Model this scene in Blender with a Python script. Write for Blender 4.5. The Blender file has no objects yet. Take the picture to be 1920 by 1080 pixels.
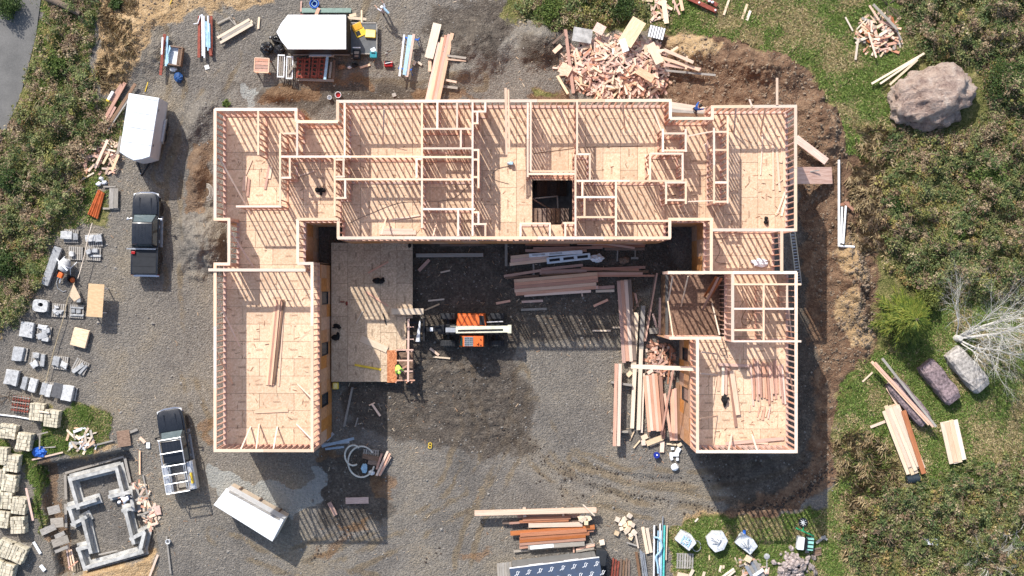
import bpy, bmesh, math, random
import numpy as np
from mathutils import Vector, Matrix
random.seed(7)
rng = np.random.default_rng(11)
R = math.radians
scene = bpy.context.scene

# ------------------------------------------------------------------ camera, sky, sun, exposure
CAM_H = 88.0          # drone height over the yard
GSD = 0.04            # metres per photograph pixel on the yard
cam_d = bpy.data.cameras.new('camera')
cam_d.sensor_width = 36.0
cam_d.lens = 18.0 / (960 * GSD / CAM_H)
cam_d.clip_end = 4000
cam = bpy.data.objects.new('camera', cam_d)
scene.collection.objects.link(cam)
cam.location = (0, 0, CAM_H)
scene.camera = cam

SUN_EL, SUN_AZ = R(41.5), R(-27.5)        # azimuth from +Y towards +X: the light comes from upper left
world = bpy.data.worlds.new('World'); scene.world = world; world.use_nodes = True
wn = world.node_tree
sky = wn.nodes.new('ShaderNodeTexSky'); sky.sky_type = 'NISHITA'; sky.sun_disc = False
sky.sun_elevation = SUN_EL; sky.sun_rotation = SUN_AZ
sky.air_density = 1.0; sky.dust_density = 2.0; sky.ozone_density = 1.0
bg = wn.nodes['Background']; bg.inputs['Strength'].default_value = 0.15
wn.links.new(sky.outputs[0], bg.inputs[0])
sun_d = bpy.data.lights.new('sun', 'SUN'); sun_d.energy = 4.0; sun_d.angle = R(0.53); sun_d.color = (1.0, 0.955, 0.89)
sun = bpy.data.objects.new('sun', sun_d); scene.collection.objects.link(sun)
sdir = Vector((math.sin(SUN_AZ) * math.cos(SUN_EL), math.cos(SUN_AZ) * math.cos(SUN_EL), math.sin(SUN_EL)))
sun.rotation_euler = sdir.to_track_quat('Z', 'Y').to_euler()
sun.location = sdir * 120
scene.view_settings.view_transform = 'Standard'; scene.view_settings.look = 'None'
scene.view_settings.gamma = 1.0; scene.view_settings.exposure = 0.5
scene.view_settings.use_curve_mapping = False

# ------------------------------------------------------------------ helpers
COL = scene.collection
def P(px, py, z=0.0):
    "plan position of something that stands z above the yard"
    f = GSD * (1 - z / CAM_H)
    return Vector(((px - 960) * f, (540 - py) * f, z))
def W(px, z=0.0): return px * GSD * (1 - z / CAM_H)
def srgb(r, g, b):
    t = lambda c: (c / 255 / 12.92) if c / 255 <= 0.04045 else ((c / 255 + 0.055) / 1.055) ** 2.4
    return (t(r), t(g), t(b), 1.0)

class NT:
    "small helper for material node trees"
    def __init__(s, name, rough=0.8, spec=0.3):
        s.m = bpy.data.materials.new(name); s.m.use_nodes = True
        s.t = s.m.node_tree; s.b = s.t.nodes['Principled BSDF']
        s.b.inputs['Roughness'].default_value = rough
        s.b.inputs['Specular IOR Level'].default_value = spec
    def n(s, typ, **kw):
        o = s.t.nodes.new('ShaderNode' + typ)
        for k, v in kw.items():
            if k in o.inputs: s.put(o.inputs[k], v)
            else: setattr(o, k, v)
        return o
    def put(s, sock, v):
        if isinstance(v, bpy.types.NodeSocket): s.t.links.new(v, sock)
        else: sock.default_value = v
    def math(s, op, a, b=0.0, clamp=False):
        o = s.t.nodes.new('ShaderNodeMath'); o.operation = op; o.use_clamp = clamp
        s.put(o.inputs[0], a); s.put(o.inputs[1], b); return o.outputs[0]
    def mix(s, f, a, b, mode='MIX'):
        o = s.t.nodes.new('ShaderNodeMix'); o.data_type = 'RGBA'; o.blend_type = mode
        s.put(o.inputs[0], f); s.put(o.inputs[6], a); s.put(o.inputs[7], b); return o.outputs[2]
    def noise(s, vec, scale, detail=4, rough=0.6, dist=0.0):
        o = s.n('TexNoise', Scale=scale, Detail=detail, Roughness=rough, Distortion=dist)
        if vec is not None: s.put(o.inputs['Vector'], vec)
        return o.outputs['Fac']
    def vor(s, vec, scale, feature='F1', rnd=1.0):
        o = s.t.nodes.new('ShaderNodeTexVoronoi'); o.feature = feature
        o.inputs['Scale'].default_value = scale; o.inputs['Randomness'].default_value = rnd
        if vec is not None: s.put(o.inputs['Vector'], vec)
        return o
    def ramp(s, f, stops):
        o = s.t.nodes.new('ShaderNodeValToRGB'); e = o.color_ramp.elements
        while len(e) < len(stops): e.new(0.5)
        for el, (p, c) in zip(e, stops): el.position = p; el.color = c if len(c) == 4 else (*c, 1)
        s.put(o.inputs[0], f); return o.outputs[0]
    def step(s, f, lo, hi):
        o = s.t.nodes.new('ShaderNodeMapRange'); o.interpolation_type = 'SMOOTHSTEP'
        s.put(o.inputs[0], f); o.inputs[1].default_value = lo; o.inputs[2].default_value = hi; return o.outputs[0]
    def bump(s, h, strength=0.5, dist=0.05):
        o = s.t.nodes.new('ShaderNodeBump'); o.inputs['Strength'].default_value = strength
        o.inputs['Distance'].default_value = dist; s.put(o.inputs['Height'], h)
        s.t.links.new(o.outputs[0], s.b.inputs['Normal'])
    def color(s, c): s.put(s.b.inputs['Base Color'], c)
    def pos(s): return s.n('NewGeometry').outputs['Position']
    def rand(s): return s.n('ObjectInfo').outputs['Random']

MATS = {}
def plain(name, col, rough=0.6, var=0.12, scale=3.0, metal=0.0, spec=0.3, rnd=0.0, coat=0.0):
    "painted or moulded surface with slight dirt and wear"
    if name in MATS: return MATS[name]
    t = NT(name, rough, spec); p = t.pos()
    f = t.noise(p, scale, 5, 0.65)
    dark = tuple(max(0, c * (1 - 1.6 * var)) for c in col[:3]) + (1,)
    lite = tuple(min(1, c * (1 + var)) for c in col[:3]) + (1,)
    c = t.ramp(f, [(0.3, dark), (0.62, lite)])
    if rnd:
        hs = t.n('HueSaturation', Color=c)
        t.put(hs.inputs['Value'], t.math('MULTIPLY_ADD', t.rand(), 2 * rnd)); hs.inputs['Value'].links[0].from_node.inputs[2].default_value = 1 - rnd
        c = hs.outputs[0]
    t.color(c); t.b.inputs['Metallic'].default_value = metal
    if coat: t.b.inputs['Coat Weight'].default_value = coat; t.b.inputs['Coat Roughness'].default_value = 0.08
    t.put(t.b.inputs['Roughness'], t.math('MULTIPLY_ADD', f, 0.25)); t.b.inputs['Roughness'].links[0].from_node.inputs[2].default_value = rough - 0.12
    MATS[name] = t.m; return t.m
def wood(name, col, col2, val=0.16, rough=0.75):
    "sawn timber: grain along the piece, every piece a little different"
    if name in MATS: return MATS[name]
    t = NT(name, rough, 0.2); tc = t.n('TexCoord'); r = t.rand()
    mp = t.n('Mapping'); t.put(mp.inputs['Vector'], tc.outputs['Generated']); mp.inputs['Scale'].default_value = (1.6, 9, 4)
    off = t.n('CombineXYZ'); t.put(off.inputs[0], t.math('MULTIPLY', r, 37)); t.put(off.inputs[1], t.math('MULTIPLY', r, 91)); t.put(mp.inputs['Location'], off.outputs[0])
    g = t.noise(mp.outputs[0], 2.2, 5, 0.65, 0.6)
    c = t.mix(t.step(g, 0.35, 0.68), col2, col)
    pz = t.noise(t.pos(), 1.3, 3, 0.6)
    c = t.mix(t.math('MULTIPLY', t.step(pz, 0.5, 0.75), 0.25), c, col2)
    hs = t.n('HueSaturation'); t.put(hs.inputs['Color'], c)
    v = t.math('MULTIPLY_ADD', r, 2 * val); v.node.inputs[2].default_value = 1 - val; t.put(hs.inputs['Value'], v)
    r2 = t.math('FRACT', t.math('MULTIPLY', r, 17.3)); s = t.math('MULTIPLY_ADD', r2, 0.4); s.node.inputs[2].default_value = 0.6; t.put(hs.inputs['Saturation'], s)
    t.color(hs.outputs[0]); MATS[name] = t.m; return t.m

def link(o, parent=None):
    COL.objects.link(o)
    if parent is not None: o.parent = parent
    return o
def tag(o, label, cat, group=None):
    o['label'] = label; o['category'] = cat
    if group: o['group'] = group
    return o
def thing(name, label, cat, loc=(0, 0, 0), rz=0.0, group=None):
    o = bpy.data.objects.new(name, None); o.empty_display_size = 0.2
    o.location = loc; o.rotation_euler = (0, 0, rz); link(o); return tag(o, label, cat, group)

class MB:
    "collects solids and links them as one mesh"
    def __init__(s): s.v = []; s.f = []
    def add(s, vs, fs):
        k = len(s.v); s.v += [tuple(v) for v in vs]; s.f += [tuple(i + k for i in f) for f in fs]; return s
    def box(s, c, d, rz=0.0, taper=1.0):
        x, y, z = d[0] / 2, d[1] / 2, d[2] / 2; vs = []
        for sz in (-1, 1):
            k = taper if sz > 0 else 1
            for sx, sy in ((-1, -1), (1, -1), (1, 1), (-1, 1)):
                vx, vy = sx * x * k, sy * y * k
                vs.append((c[0] + vx * math.cos(rz) - vy * math.sin(rz), c[1] + vx * math.sin(rz) + vy * math.cos(rz), c[2] + sz * z))
        return s.add(vs, [(3, 2, 1, 0), (4, 5, 6, 7), (0, 1, 5, 4), (1, 2, 6, 5), (2, 3, 7, 6), (3, 0, 4, 7)])
    def bar(s, p0, p1, w, h, up=(0, 0, 1)):
        p0, p1 = Vector(p0), Vector(p1); d = (p1 - p0).normalized(); u = Vector(up)
        if abs(d.dot(u)) > 0.98: u = Vector((1, 0, 0))
        sd = d.cross(u).normalized(); u = sd.cross(d)
        vs = [p + sd * (a * w / 2) + u * (b * h / 2) for p in (p0, p1) for a, b in ((-1, -1), (1, -1), (1, 1), (-1, 1))]
        return s.add(vs, [(3, 2, 1, 0), (4, 5, 6, 7), (0, 1, 5, 4), (1, 2, 6, 5), (2, 3, 7, 6), (3, 0, 4, 7)])
    def prism(s, poly, z0, z1):
        "plan outline (counter-clockwise) pulled up from z0 to z1; z1 may be a list"
        n = len(poly); zt = z1 if isinstance(z1, (list, tuple)) else [z1] * n
        a = sum(poly[i][0] * poly[(i + 1) % n][1] - poly[(i + 1) % n][0] * poly[i][1] for i in range(n))
        if a < 0: poly = poly[::-1]; zt = zt[::-1]
        vs = [(p[0], p[1], z0) for p in poly] + [(p[0], p[1], z) for p, z in zip(poly, zt)]
        return s.add(vs, [tuple(range(n))[::-1], tuple(range(n, 2 * n))] + [(i, (i + 1) % n, n + (i + 1) % n, n + i) for i in range(n)])
    def profile(s, pts, w, axis='y'):
        "side outline in (x, z) pulled sideways by w, centred"
        n = len(pts); vs = [(p[0], -w / 2, p[1]) for p in pts] + [(p[0], w / 2, p[1]) for p in pts]
        return s.add(vs, [tuple(range(n)), tuple(range(n, 2 * n))[::-1]] + [(i, n + i, n + (i + 1) % n, (i + 1) % n) for i in range(n)])
    def tube(s, pts, r, seg=8, cap=True):
        pts = [Vector(p) for p in pts]; rr = r if isinstance(r, (list, tuple)) else [r] * len(pts); vs = []; fs = []; n = len(pts)
        u = None
        for i, p in enumerate(pts):
            d = (pts[min(i + 1, n - 1)] - pts[max(i - 1, 0)]).normalized()
            if u is None: u = Vector((0, 0, 1)) if abs(d.z) < 0.9 else Vector((1, 0, 0))
            sd = d.cross(u)
            if sd.length < 1e-4: sd = d.cross(Vector((0.3, 1, 0.2)))
            sd.normalize(); u = sd.cross(d)
            for k in range(seg):
                a = 2 * math.pi * k / seg; vs.append(p + (sd * math.cos(a) + u * math.sin(a)) * rr[i])
        for i in range(n - 1):
            for k in range(seg):
                a, b = i * seg + k, i * seg + (k + 1) % seg; fs.append((a, b, b + seg, a + seg))
        if cap: fs.append(tuple(range(seg))[::-1]); fs.append(tuple(range((n - 1) * seg, n * seg)))
        return s.add(vs, fs)
    def lathe(s, prof, c=(0, 0, 0), axis='z', seg=20):
        "profile of (radius, height)"
        vs = []; n = len(prof); fs = []
        for r_, h in prof:
            for k in range(seg):
                a = 2 * math.pi * k / seg; x, y = r_ * math.cos(a), r_ * math.sin(a)
                q = (x, y, h) if axis == 'z' else ((x, h, y) if axis == 'y' else (h, x, y))
                vs.append((c[0] + q[0], c[1] + q[1], c[2] + q[2]))
        for i in range(n - 1):
            for k in range(seg):
                a, b = i * seg + k, i * seg + (k + 1) % seg; fs.append((a, b, b + seg, a + seg))
        fs.append(tuple(range(seg))[::-1]); fs.append(tuple(range((n - 1) * seg, n * seg)))
        return s.add(vs, fs)
    def blob(s, c, r, seg=10, rings=7, rough=0.0, rnd=random):
        vs = [(c[0], c[1], c[2] + r[2])]; fs = []
        for i in range(1, rings):
            t = math.pi * i / rings
            for k in range(seg):
                a = 2 * math.pi * k / seg; j = 1 + rough * (rnd.random() * 2 - 1)
                vs.append((c[0] + r[0] * j * math.sin(t) * math.cos(a), c[1] + r[1] * j * math.sin(t) * math.sin(a), c[2] + r[2] * j * math.cos(t)))
        vs.append((c[0], c[1], c[2] - r[2])); m = len(vs) - 1
        for k in range(seg): fs.append((0, 1 + k, 1 + (k + 1) % seg)); fs.append((m, m - 1 - k, m - 1 - (k + 1) % seg))
        for i in range(rings - 2):
            for k in range(seg):
                a, b = 1 + i * seg + k, 1 + i * seg + (k + 1) % seg; fs.append((a, a + seg, b + seg, b))
        return s.add(vs, fs)
    def mesh(s, name, mat, smooth=False, bevel=0.0, segs=2):
        me = bpy.data.meshes.new(name); me.from_pydata(s.v, [], s.f)
        bm = bmesh.new(); bm.from_mesh(me); bmesh.ops.recalc_face_normals(bm, faces=bm.faces)
        if bevel: bmesh.ops.bevel(bm, geom=list(bm.edges), offset=bevel, segments=segs, affect='EDGES', profile=0.6)
        if smooth:
            for f in bm.faces: f.smooth = True
            for e in bm.edges:
                if len(e.link_faces) == 2 and e.calc_face_angle(0) > R(38): e.smooth = False
        bm.to_mesh(me); bm.free()
        if mat is not None: me.materials.append(mat)
        return me
    def build(s, name, mat, parent=None, smooth=False, bevel=0.0, segs=2):
        return link(bpy.data.objects.new(name, s.mesh(name, mat, smooth, bevel, segs)), parent)

_unit = {}
def unit(mat, name='board'):
    if (mat.name, name) not in _unit:
        _unit[(mat.name, name)] = MB().box((0, 0, 0), (1, 1, 1)).mesh(name, mat)
    return _unit[(mat.name, name)]
def place(name, me, p0, p1, w, t, parent=None, up=(0, 0, 1)):
    "a sawn piece (unit solid) from p0 to p1, w wide, t thick, its centre line on p0-p1"
    p0, p1 = Vector(p0), Vector(p1); d = p1 - p0; L = d.length; d.normalize(); u = Vector(up)
    if abs(d.dot(u)) > 0.98: u = Vector((1, 0, 0))
    sd = u.cross(d).normalized(); u = d.cross(sd); c = (p0 + p1) / 2
    o = bpy.data.objects.new(name, me)
    m = Matrix(((d.x, sd.x, u.x, c.x), (d.y, sd.y, u.y, c.y), (d.z, sd.z, u.z, c.z), (0, 0, 0, 1)))
    link(o, parent); o.matrix_basis = m @ Matrix.Diagonal((L, w, t, 1)); return o
def slab(name, me, c, d, rz=0.0, parent=None):
    o = bpy.data.objects.new(name, me); link(o, parent); o.location = c; o.rotation_euler = (0, 0, rz); o.scale = d; return o

# ------------------------------------------------------------------ materials
M_FIR = wood('fir_lumber', srgb(232, 200, 168), srgb(205, 158, 124))
M_FIRP = wood('pink_fir', srgb(226, 180, 152), srgb(190, 132, 104))
M_RED = wood('red_fir', srgb(205, 150, 120), srgb(160, 104, 78))
M_CEDAR = wood('cedar', srgb(190, 118, 66), srgb(140, 78, 40))
M_CREAM = wood('cream_pine', srgb(228, 206, 174), srgb(204, 176, 142))
M_GREYW = wood('weathered_wood', srgb(176, 168, 156), srgb(128, 120, 110))
M_BROWNW = wood('brown_wood', srgb(150, 118, 92), srgb(98, 72, 54))
M_PLATE = wood('plate_lumber', srgb(238, 212, 182), srgb(214, 174, 140), 0.2)
M_PLY = wood('sheathing_ply', srgb(205, 142, 74), srgb(172, 110, 52), 0.08)
def osb(name, base, dark, stamp=None):
    t = NT(name, 0.8, 0.2); p = t.pos(); r = t.rand()
    v = t.vor(p, 11); bw = t.n('RGBToBW'); t.put(bw.inputs[0], v.outputs['Color'])
    n2 = t.noise(p, 0.7, 4, 0.6)
    c = t.mix(t.step(bw.outputs[0], 0.15, 0.9), dark, base)
    c = t.mix(t.math('MULTIPLY', t.step(n2, 0.48, 0.72), 0.45), c, dark)
    st = t.noise(p, 2.6, 5, .75, .4); c = t.mix(t.math('MULTIPLY', t.step(st, .55, .72), .4), c, tuple(k * .55 for k in dark[:3]) + (1,))
    hs = t.n('HueSaturation'); t.put(hs.inputs['Color'], c)
    vv = t.math('MULTIPLY_ADD', r, 0.26); vv.node.inputs[2].default_value = 0.85; t.put(hs.inputs['Value'], vv); c = hs.outputs[0]
    if stamp:
        tc = t.n('TexCoord'); sx = t.n('SeparateXYZ'); t.put(sx.inputs[0], tc.outputs['Generated'])
        # ink stamp of short illegible lines in the sheet's middle
        a, b = sx.outputs[0], sx.outputs[1]
        inx = t.math('LESS_THAN', t.math('ABSOLUTE', t.math('SUBTRACT', a, 0.5)), 0.11)
        iny = t.math('LESS_THAN', t.math('ABSOLUTE', t.math('SUBTRACT', b, 0.5)), 0.055)
        nn = t.n('TexNoise', Scale=1.0, Detail=2.0); mp = t.n('Mapping'); t.put(mp.inputs['Vector'], tc.outputs['Generated']); mp.inputs['Scale'].default_value = (70, 40, 1)
        t.put(nn.inputs['Vector'], mp.outputs[0])
        ink = t.math('MULTIPLY', t.math('MULTIPLY', inx, iny), t.step(nn.outputs['Fac'], 0.42, 0.55))
        c = t.mix(t.math('MULTIPLY', ink, 0.75), c, stamp)
    t.color(c); t.bump(bw.outputs[0], 0.15, 0.01); return t.m
M_OSB = osb('floor_osb', srgb(224, 196, 167), srgb(207, 174, 144), srgb(110, 82, 64))
M_OSBD = osb('deck_osb', srgb(212, 190, 162), srgb(182, 158, 132), srgb(96, 78, 62))
M_OSBSH = osb('shaded_osb', srgb(150, 120, 100), srgb(112, 88, 74))  # sunken room sheets: shade put into the colour, darker than the other floors
M_OSBR = osb('red_osb', srgb(205, 140, 98), srgb(165, 100, 66))
M_DARK = plain('dark_void', (0.02, 0.02, 0.02, 1), 0.9)
M_GLASS = plain('window_glass', (0.03, 0.035, 0.04, 1), 0.15, 0.1, spec=0.6)
M_WHITE = plain('white_paint', (0.8, 0.81, 0.82, 1), 0.4, 0.05)
M_WHITEP = plain('white_plastic', (0.74, 0.76, 0.78, 1), 0.35, 0.1, 6)
M_BLACK = plain('black_plastic', (0.015, 0.015, 0.017, 1), 0.45, 0.3)
M_STEEL = plain('grey_steel', (0.42, 0.43, 0.44, 1), 0.4, 0.15, metal=0.6)
M_ALU = plain('aluminium', (0.62, 0.63, 0.64, 1), 0.38, 0.1, metal=0.7)
M_RUBBER = plain('tyre_rubber', (0.03, 0.031, 0.034, 1), 0.85, 0.3, 9)
M_BLUE = plain('blue_plastic', (0.03, 0.13, 0.5, 1), 0.4, 0.2, 8)
M_LBLUE = plain('pale_blue_plastic', (0.36, 0.55, 0.68, 1), 0.45, 0.15, 5)
M_TEAL = plain('teal_pipe', (0.1, 0.5, 0.46, 1), 0.4, 0.15)
M_YEL = plain('yellow_plastic', (0.75, 0.52, 0.05, 1), 0.45, 0.15)
M_ORANGE = plain('orange_paint', (0.72, 0.15, 0.035, 1), 0.4, 0.12, 4)
M_RUST = plain('rust_red_paint', (0.24, 0.06, 0.04, 1), 0.7, 0.3, 5)
M_GREEN = plain('green_paint', (0.03, 0.35, 0.14, 1), 0.4, 0.2)
M_CONC = plain('concrete', (0.42, 0.415, 0.395, 1), 0.9, 0.26, 2.2, spec=0.15, rnd=0.1)
# ------------------------------------------------------------------ ground
def hashgrid(n, seed): return np.random.default_rng(seed).random((n, n))
def vnoise(x, y, seed=0, n=256):
    g = hashgrid(n, seed); xi = np.floor(x).astype(int); yi = np.floor(y).astype(int); fx = x - xi; fy = y - yi
    fx = fx * fx * (3 - 2 * fx); fy = fy * fy * (3 - 2 * fy); a = xi % n; b = yi % n; a1 = (a + 1) % n; b1 = (b + 1) % n
    return (g[a, b] * (1 - fx) + g[a1, b] * fx) * (1 - fy) + (g[a, b1] * (1 - fx) + g[a1, b1] * fx) * fy
def fbm(x, y, seed=0, oct=4):
    s = 0; a = 0.5; t = 0
    for i in range(oct): s = s + a * vnoise(x * 2 ** i, y * 2 ** i, seed + i); t += a; a *= 0.5
    return s / t
def sdf(px, py, poly):
    "signed distance in photograph pixels, positive inside"
    d = np.full(px.shape, 1e9); ins = np.zeros(px.shape, bool); n = len(poly)
    for i in range(n):
        x1, y1 = poly[i]; x2, y2 = poly[(i + 1) % n]; ex, ey = x2 - x1, y2 - y1
        t = np.clip(((px - x1) * ex + (py - y1) * ey) / (ex * ex + ey * ey + 1e-9), 0, 1)
        d = np.minimum(d, np.hypot(px - x1 - t * ex, py - y1 - t * ey))
        c = ((y1 > py) != (y2 > py)) & (px < (x2 - x1) * (py - y1) / (y2 - y1 + 1e-12) + x1); ins ^= c
    return np.where(ins, d, -d)
def smooth(a, lo, hi): t = np.clip((a - lo) / (hi - lo), 0, 1); return t * t * (3 - 2 * t)

STEP = 3
gx = np.arange(-90, 2010 + STEP, STEP, dtype=float); gy = np.arange(-90, 1170 + STEP, STEP, dtype=float)
PX, PY = np.meshgrid(gx, gy)
wx = PX + (fbm(PX / 28, PY / 28, 3) - .5) * 44; wy = PY + (fbm(PX / 28, PY / 28, 31) - .5) * 44
Z_GRASS = [
    [(905, -90), (950, 20), (1000, 45), (1060, 60), (1110, 62), (1180, 50), (1250, 62), (1330, 62), (1400, 85), (1470, 100), (1530, 150), (1572, 220), (1590, 290), (1630, 300), (1640, 480), (1640, 660), (1570, 720), (1562, 800), (1575, 880), (1555, 950), (1480, 962), (1400, 970), (1330, 968), (1258, 985), (1252, 1200), (2100, 1200), (2100, -90)],
    [(90, 765), (198, 770), (206, 828), (150, 850), (60, 850), (-90, 790), (-90, 640), (20, 600), (60, 560), (90, 450), (150, 420), (200, 330), (240, 280), (225, 190), (165, 180), (175, 90), (180, -90), (90, -90), (40, 160), (-90, 330), (-90, 900), (40, 880), (60, 860)],
    [(50, 850), (68, 850), (85, 1000), (70, 1000)],
    [(165, 360), (215, 360), (210, 425), (150, 420)],
    [(1000, 165), (1050, 165), (1052, 180), (1000, 180)], [(950, 10), (995, 40), (960, 40), (935, 25)]]
Z_DIRT = [
    [(1245, 190), (1255, 110), (1240, 75), (1290, 60), (1345, 75), (1400, 92), (1480, 108), (1530, 160), (1570, 225), (1585, 300), (1560, 340), (1600, 400), (1625, 480), (1640, 560), (1635, 650), (1600, 700), (1572, 720), (1566, 850), (1550, 905), (1480, 940), (1400, 968), (1380, 962), (1470, 930), (1530, 880), (1545, 800), (1545, 690), (1530, 560), (1515, 400), (1500, 340), (1495, 200), (1350, 190)],
    [(1010, 178), (1060, 178), (1060, 188), (1000, 188)], [(1570, 300), (1640, 300), (1660, 350), (1660, 500), (1600, 500), (1560, 420)]]
Z_CLOD = [(770, 655), (900, 640), (960, 690), (1010, 800), (985, 860), (900, 840), (850, 830), (760, 800), (740, 730)]
Z_SAND = [
    [(180, -90), (520, -90), (500, 5), (440, 10), (380, 12), (340, 28), (290, 60), (262, 120), (240, 165), (200, 175), (185, 130), (195, 80), (180, 40)],
    [(1255, 65), (1310, 62), (1350, 85), (1330, 110), (1260, 110)],
    [(1570, 560), (1590, 540), (1610, 560), (1625, 600), (1638, 650), (1600, 650), (1580, 610)],
    [(1560, 480), (1600, 430), (1625, 480), (1630, 540), (1590, 530)],
    [(1258, 985), (1300, 965), (1370, 962), (1365, 975), (1290, 990), (1262, 1100), (1252, 1100)],
    [(1340, 1040), (1385, 1030), (1380, 1060), (1340, 1060)], [(1580, 1020), (1615, 1015), (1610, 1060), (1585, 1060)],
    [(130, 850), (240, 830), (245, 838), (140, 862)], [(150, 1062), (290, 1045), (300, 1100), (150, 1100)]]
Z_CLAY = [
    [(478, 172), (500, 158), (560, 165), (600, 160), (598, 182), (540, 195), (480, 195)], [(560, 140), (700, 142), (690, 160), (560, 158)],
    [(362, 275), (400, 262), (402, 330), (385, 395), (352, 405), (350, 340)], [(556, 205), (590, 215), (590, 228), (558, 228)], [(770, 165), (800, 160), (805, 190), (775, 190)],
    [(830, 172), (905, 176), (900, 188), (830, 188)], [(66, 868), (92, 868), (110, 960), (120, 1080), (104, 1080), (86, 960)], [(690, 890), (745, 890), (735, 935), (712, 930)],
    [(590, 1040), (640, 1005), (660, 1010), (610, 1045)], [(640, 985), (700, 975), (690, 998), (640, 1000)], [(870, 1030), (920, 1025), (910, 1045), (870, 1045)], [(590, 820), (640, 855), (600, 870)],
    [(375, 780), (402, 775), (402, 830), (385, 830)]]
Z_WASH = [[(385, 868), (440, 882), (470, 900), (515, 905), (565, 915), (588, 905), (590, 880), (604, 882), (612, 905), (604, 945), (585, 962), (550, 975), (480, 960), (420, 950), (400, 905)], [(455, 160), (472, 158), (474, 205), (458, 205)]]
Z_MUD = [
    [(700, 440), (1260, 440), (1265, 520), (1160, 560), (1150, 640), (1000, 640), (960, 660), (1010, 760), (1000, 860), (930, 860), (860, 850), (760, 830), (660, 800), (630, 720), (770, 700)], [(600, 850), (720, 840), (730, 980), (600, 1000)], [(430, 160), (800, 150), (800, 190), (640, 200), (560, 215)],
    [(800, 10), (960, 0), (965, 40), (930, 110), (860, 120), (800, 60)], [(980, 60), (1050, 70), (1045, 130), (985, 110)], [(1490, 340), (1530, 380), (1540, 600), (1545, 860), (1480, 960), (1380, 960), (1300, 830), (1490, 850)]]
def zone(polys, soft=9, warp=True, off=0):
    m = np.zeros(PX.shape)
    for p in polys: m = np.maximum(m, smooth(sdf(wx if warp else PX, wy if warp else PY, p) + off, -soft, soft))
    return m
zg = zone(Z_GRASS, 22); zd = zone(Z_DIRT, 24, off=16); zs = zone(Z_SAND, 20); zc = zone(Z_CLAY, 16); zw = zone(Z_WASH, 5); zm = zone(Z_MUD, 36)
# compacted wheel tracks with mud carried along
TRK = np.zeros(PX.shape)
for pts in ([(1000, 760), (1040, 840), (1100, 890), (1200, 925), (1300, 940), (1400, 955), (1490, 930), (1550, 870), (1556, 780)], [(960, 800), (1020, 880), (1100, 925), (1200, 955), (1300, 968), (1380, 975)], [(1080, 860), (1180, 892), (1290, 900), (1400, 890), (1490, 860)], [(350, -20), (440, 60), (430, 130), (350, 230), (325, 330), (325, 600), (380, 800)], [(300, 60), (330, 150), (320, 280), (300, 330)], [(900, 700), (930, 820), (880, 940), (760, 1010), (600, 1080)], [(850, 690), (880, 800), (830, 920), (700, 990), (560, 1040)], [(400, 1000), (520, 1060), (700, 1090)], [(980, 700), (960, 860), (880, 1000), (860, 1100)], [(700, 10), (640, 160), (760, 170), (900, 150)]):
    dist = np.full(PX.shape, 1e9)
    for (x1, y1), (x2, y2) in zip(pts[:-1], pts[1:]):
        ex, ey = x2 - x1, y2 - y1; t_ = np.clip(((wx * .35 + PX * .65 - x1) * ex + (wy * .35 + PY * .65 - y1) * ey) / (ex * ex + ey * ey), 0, 1); dist = np.minimum(dist, np.hypot(wx * .35 + PX * .65 - x1 - t_ * ex, wy * .35 + PY * .65 - y1 - t_ * ey))
    TRK = np.maximum(TRK, np.exp(-((dist - 14) / 7) ** 2))
TRK *= np.clip(fbm(PX / 40, PY / 40, 88, 3) * 2.4 - .55, 0, 1)
# relief
GZ = (fbm(PX / 60, PY / 60, 5) - .5) * 0.10 + (fbm(PX / 9, PY / 9, 8, 3) - .5) * 0.055
def mound(cx, cy, rx, ry, h, rough=0.35, seed=0, rot=0):
    a = R(rot); dx, dy = PX - cx, PY - cy; u = (dx * math.cos(a) + dy * math.sin(a)) / rx; v = (-dx * math.sin(a) + dy * math.cos(a)) / ry
    q = np.clip(1 - np.hypot(u, v) * (1 + (fbm(PX / 20, PY / 20, 40 + seed) - .5) * 0.7), 0, 1)
    return h * (q * q * (3 - 2 * q)) * (1 + rough * (fbm(PX / 7, PY / 7, 50 + seed, 3) - .5))
GZ += mound(385, 455, 62, 78, 1.5, .5, 1) + mound(370, 335, 24, 72, 0.8, .8, 2, 4) + mound(375, 225, 30, 60, .7, .6, 21, 20)
GZ += mound(890, 90, 85, 70, 1.1, .4, 3) + mound(1010, 85, 60, 55, 1.2, .4, 4) + mound(860, 140, 60, 30, .5, .5, 22)
GZ += mound(1300, 95, 70, 40, .7, .8, 5) + mound(1420, 125, 110, 40, .9, .9, 6, 12) + mound(1545, 240, 45, 90, .9, .9, 7, -20) + mound(1600, 540, 34, 140, 1.2, .9, 8, -8)
GZ += mound(260, 80, 70, 110, .8, .7, 9, 15) + mound(520, 178, 60, 22, .5, .8, 10)
rough = np.clip(zd + zs * .6 + zc * .5, 0, 1)
GZ += rough * ((fbm(PX / 12, PY / 12, 60, 4) - .5) * 0.42)
mudr = np.clip(sdf(PX, PY, Z_CLOD) / 30, 0, 1); GZ += mudr * ((fbm(PX / 14 + PY / 60, PY / 9, 70, 5) - .5) * 0.3)
GZ += zg * (fbm(PX / 16, PY / 16, 80, 4) - .4) * 0.25
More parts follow.
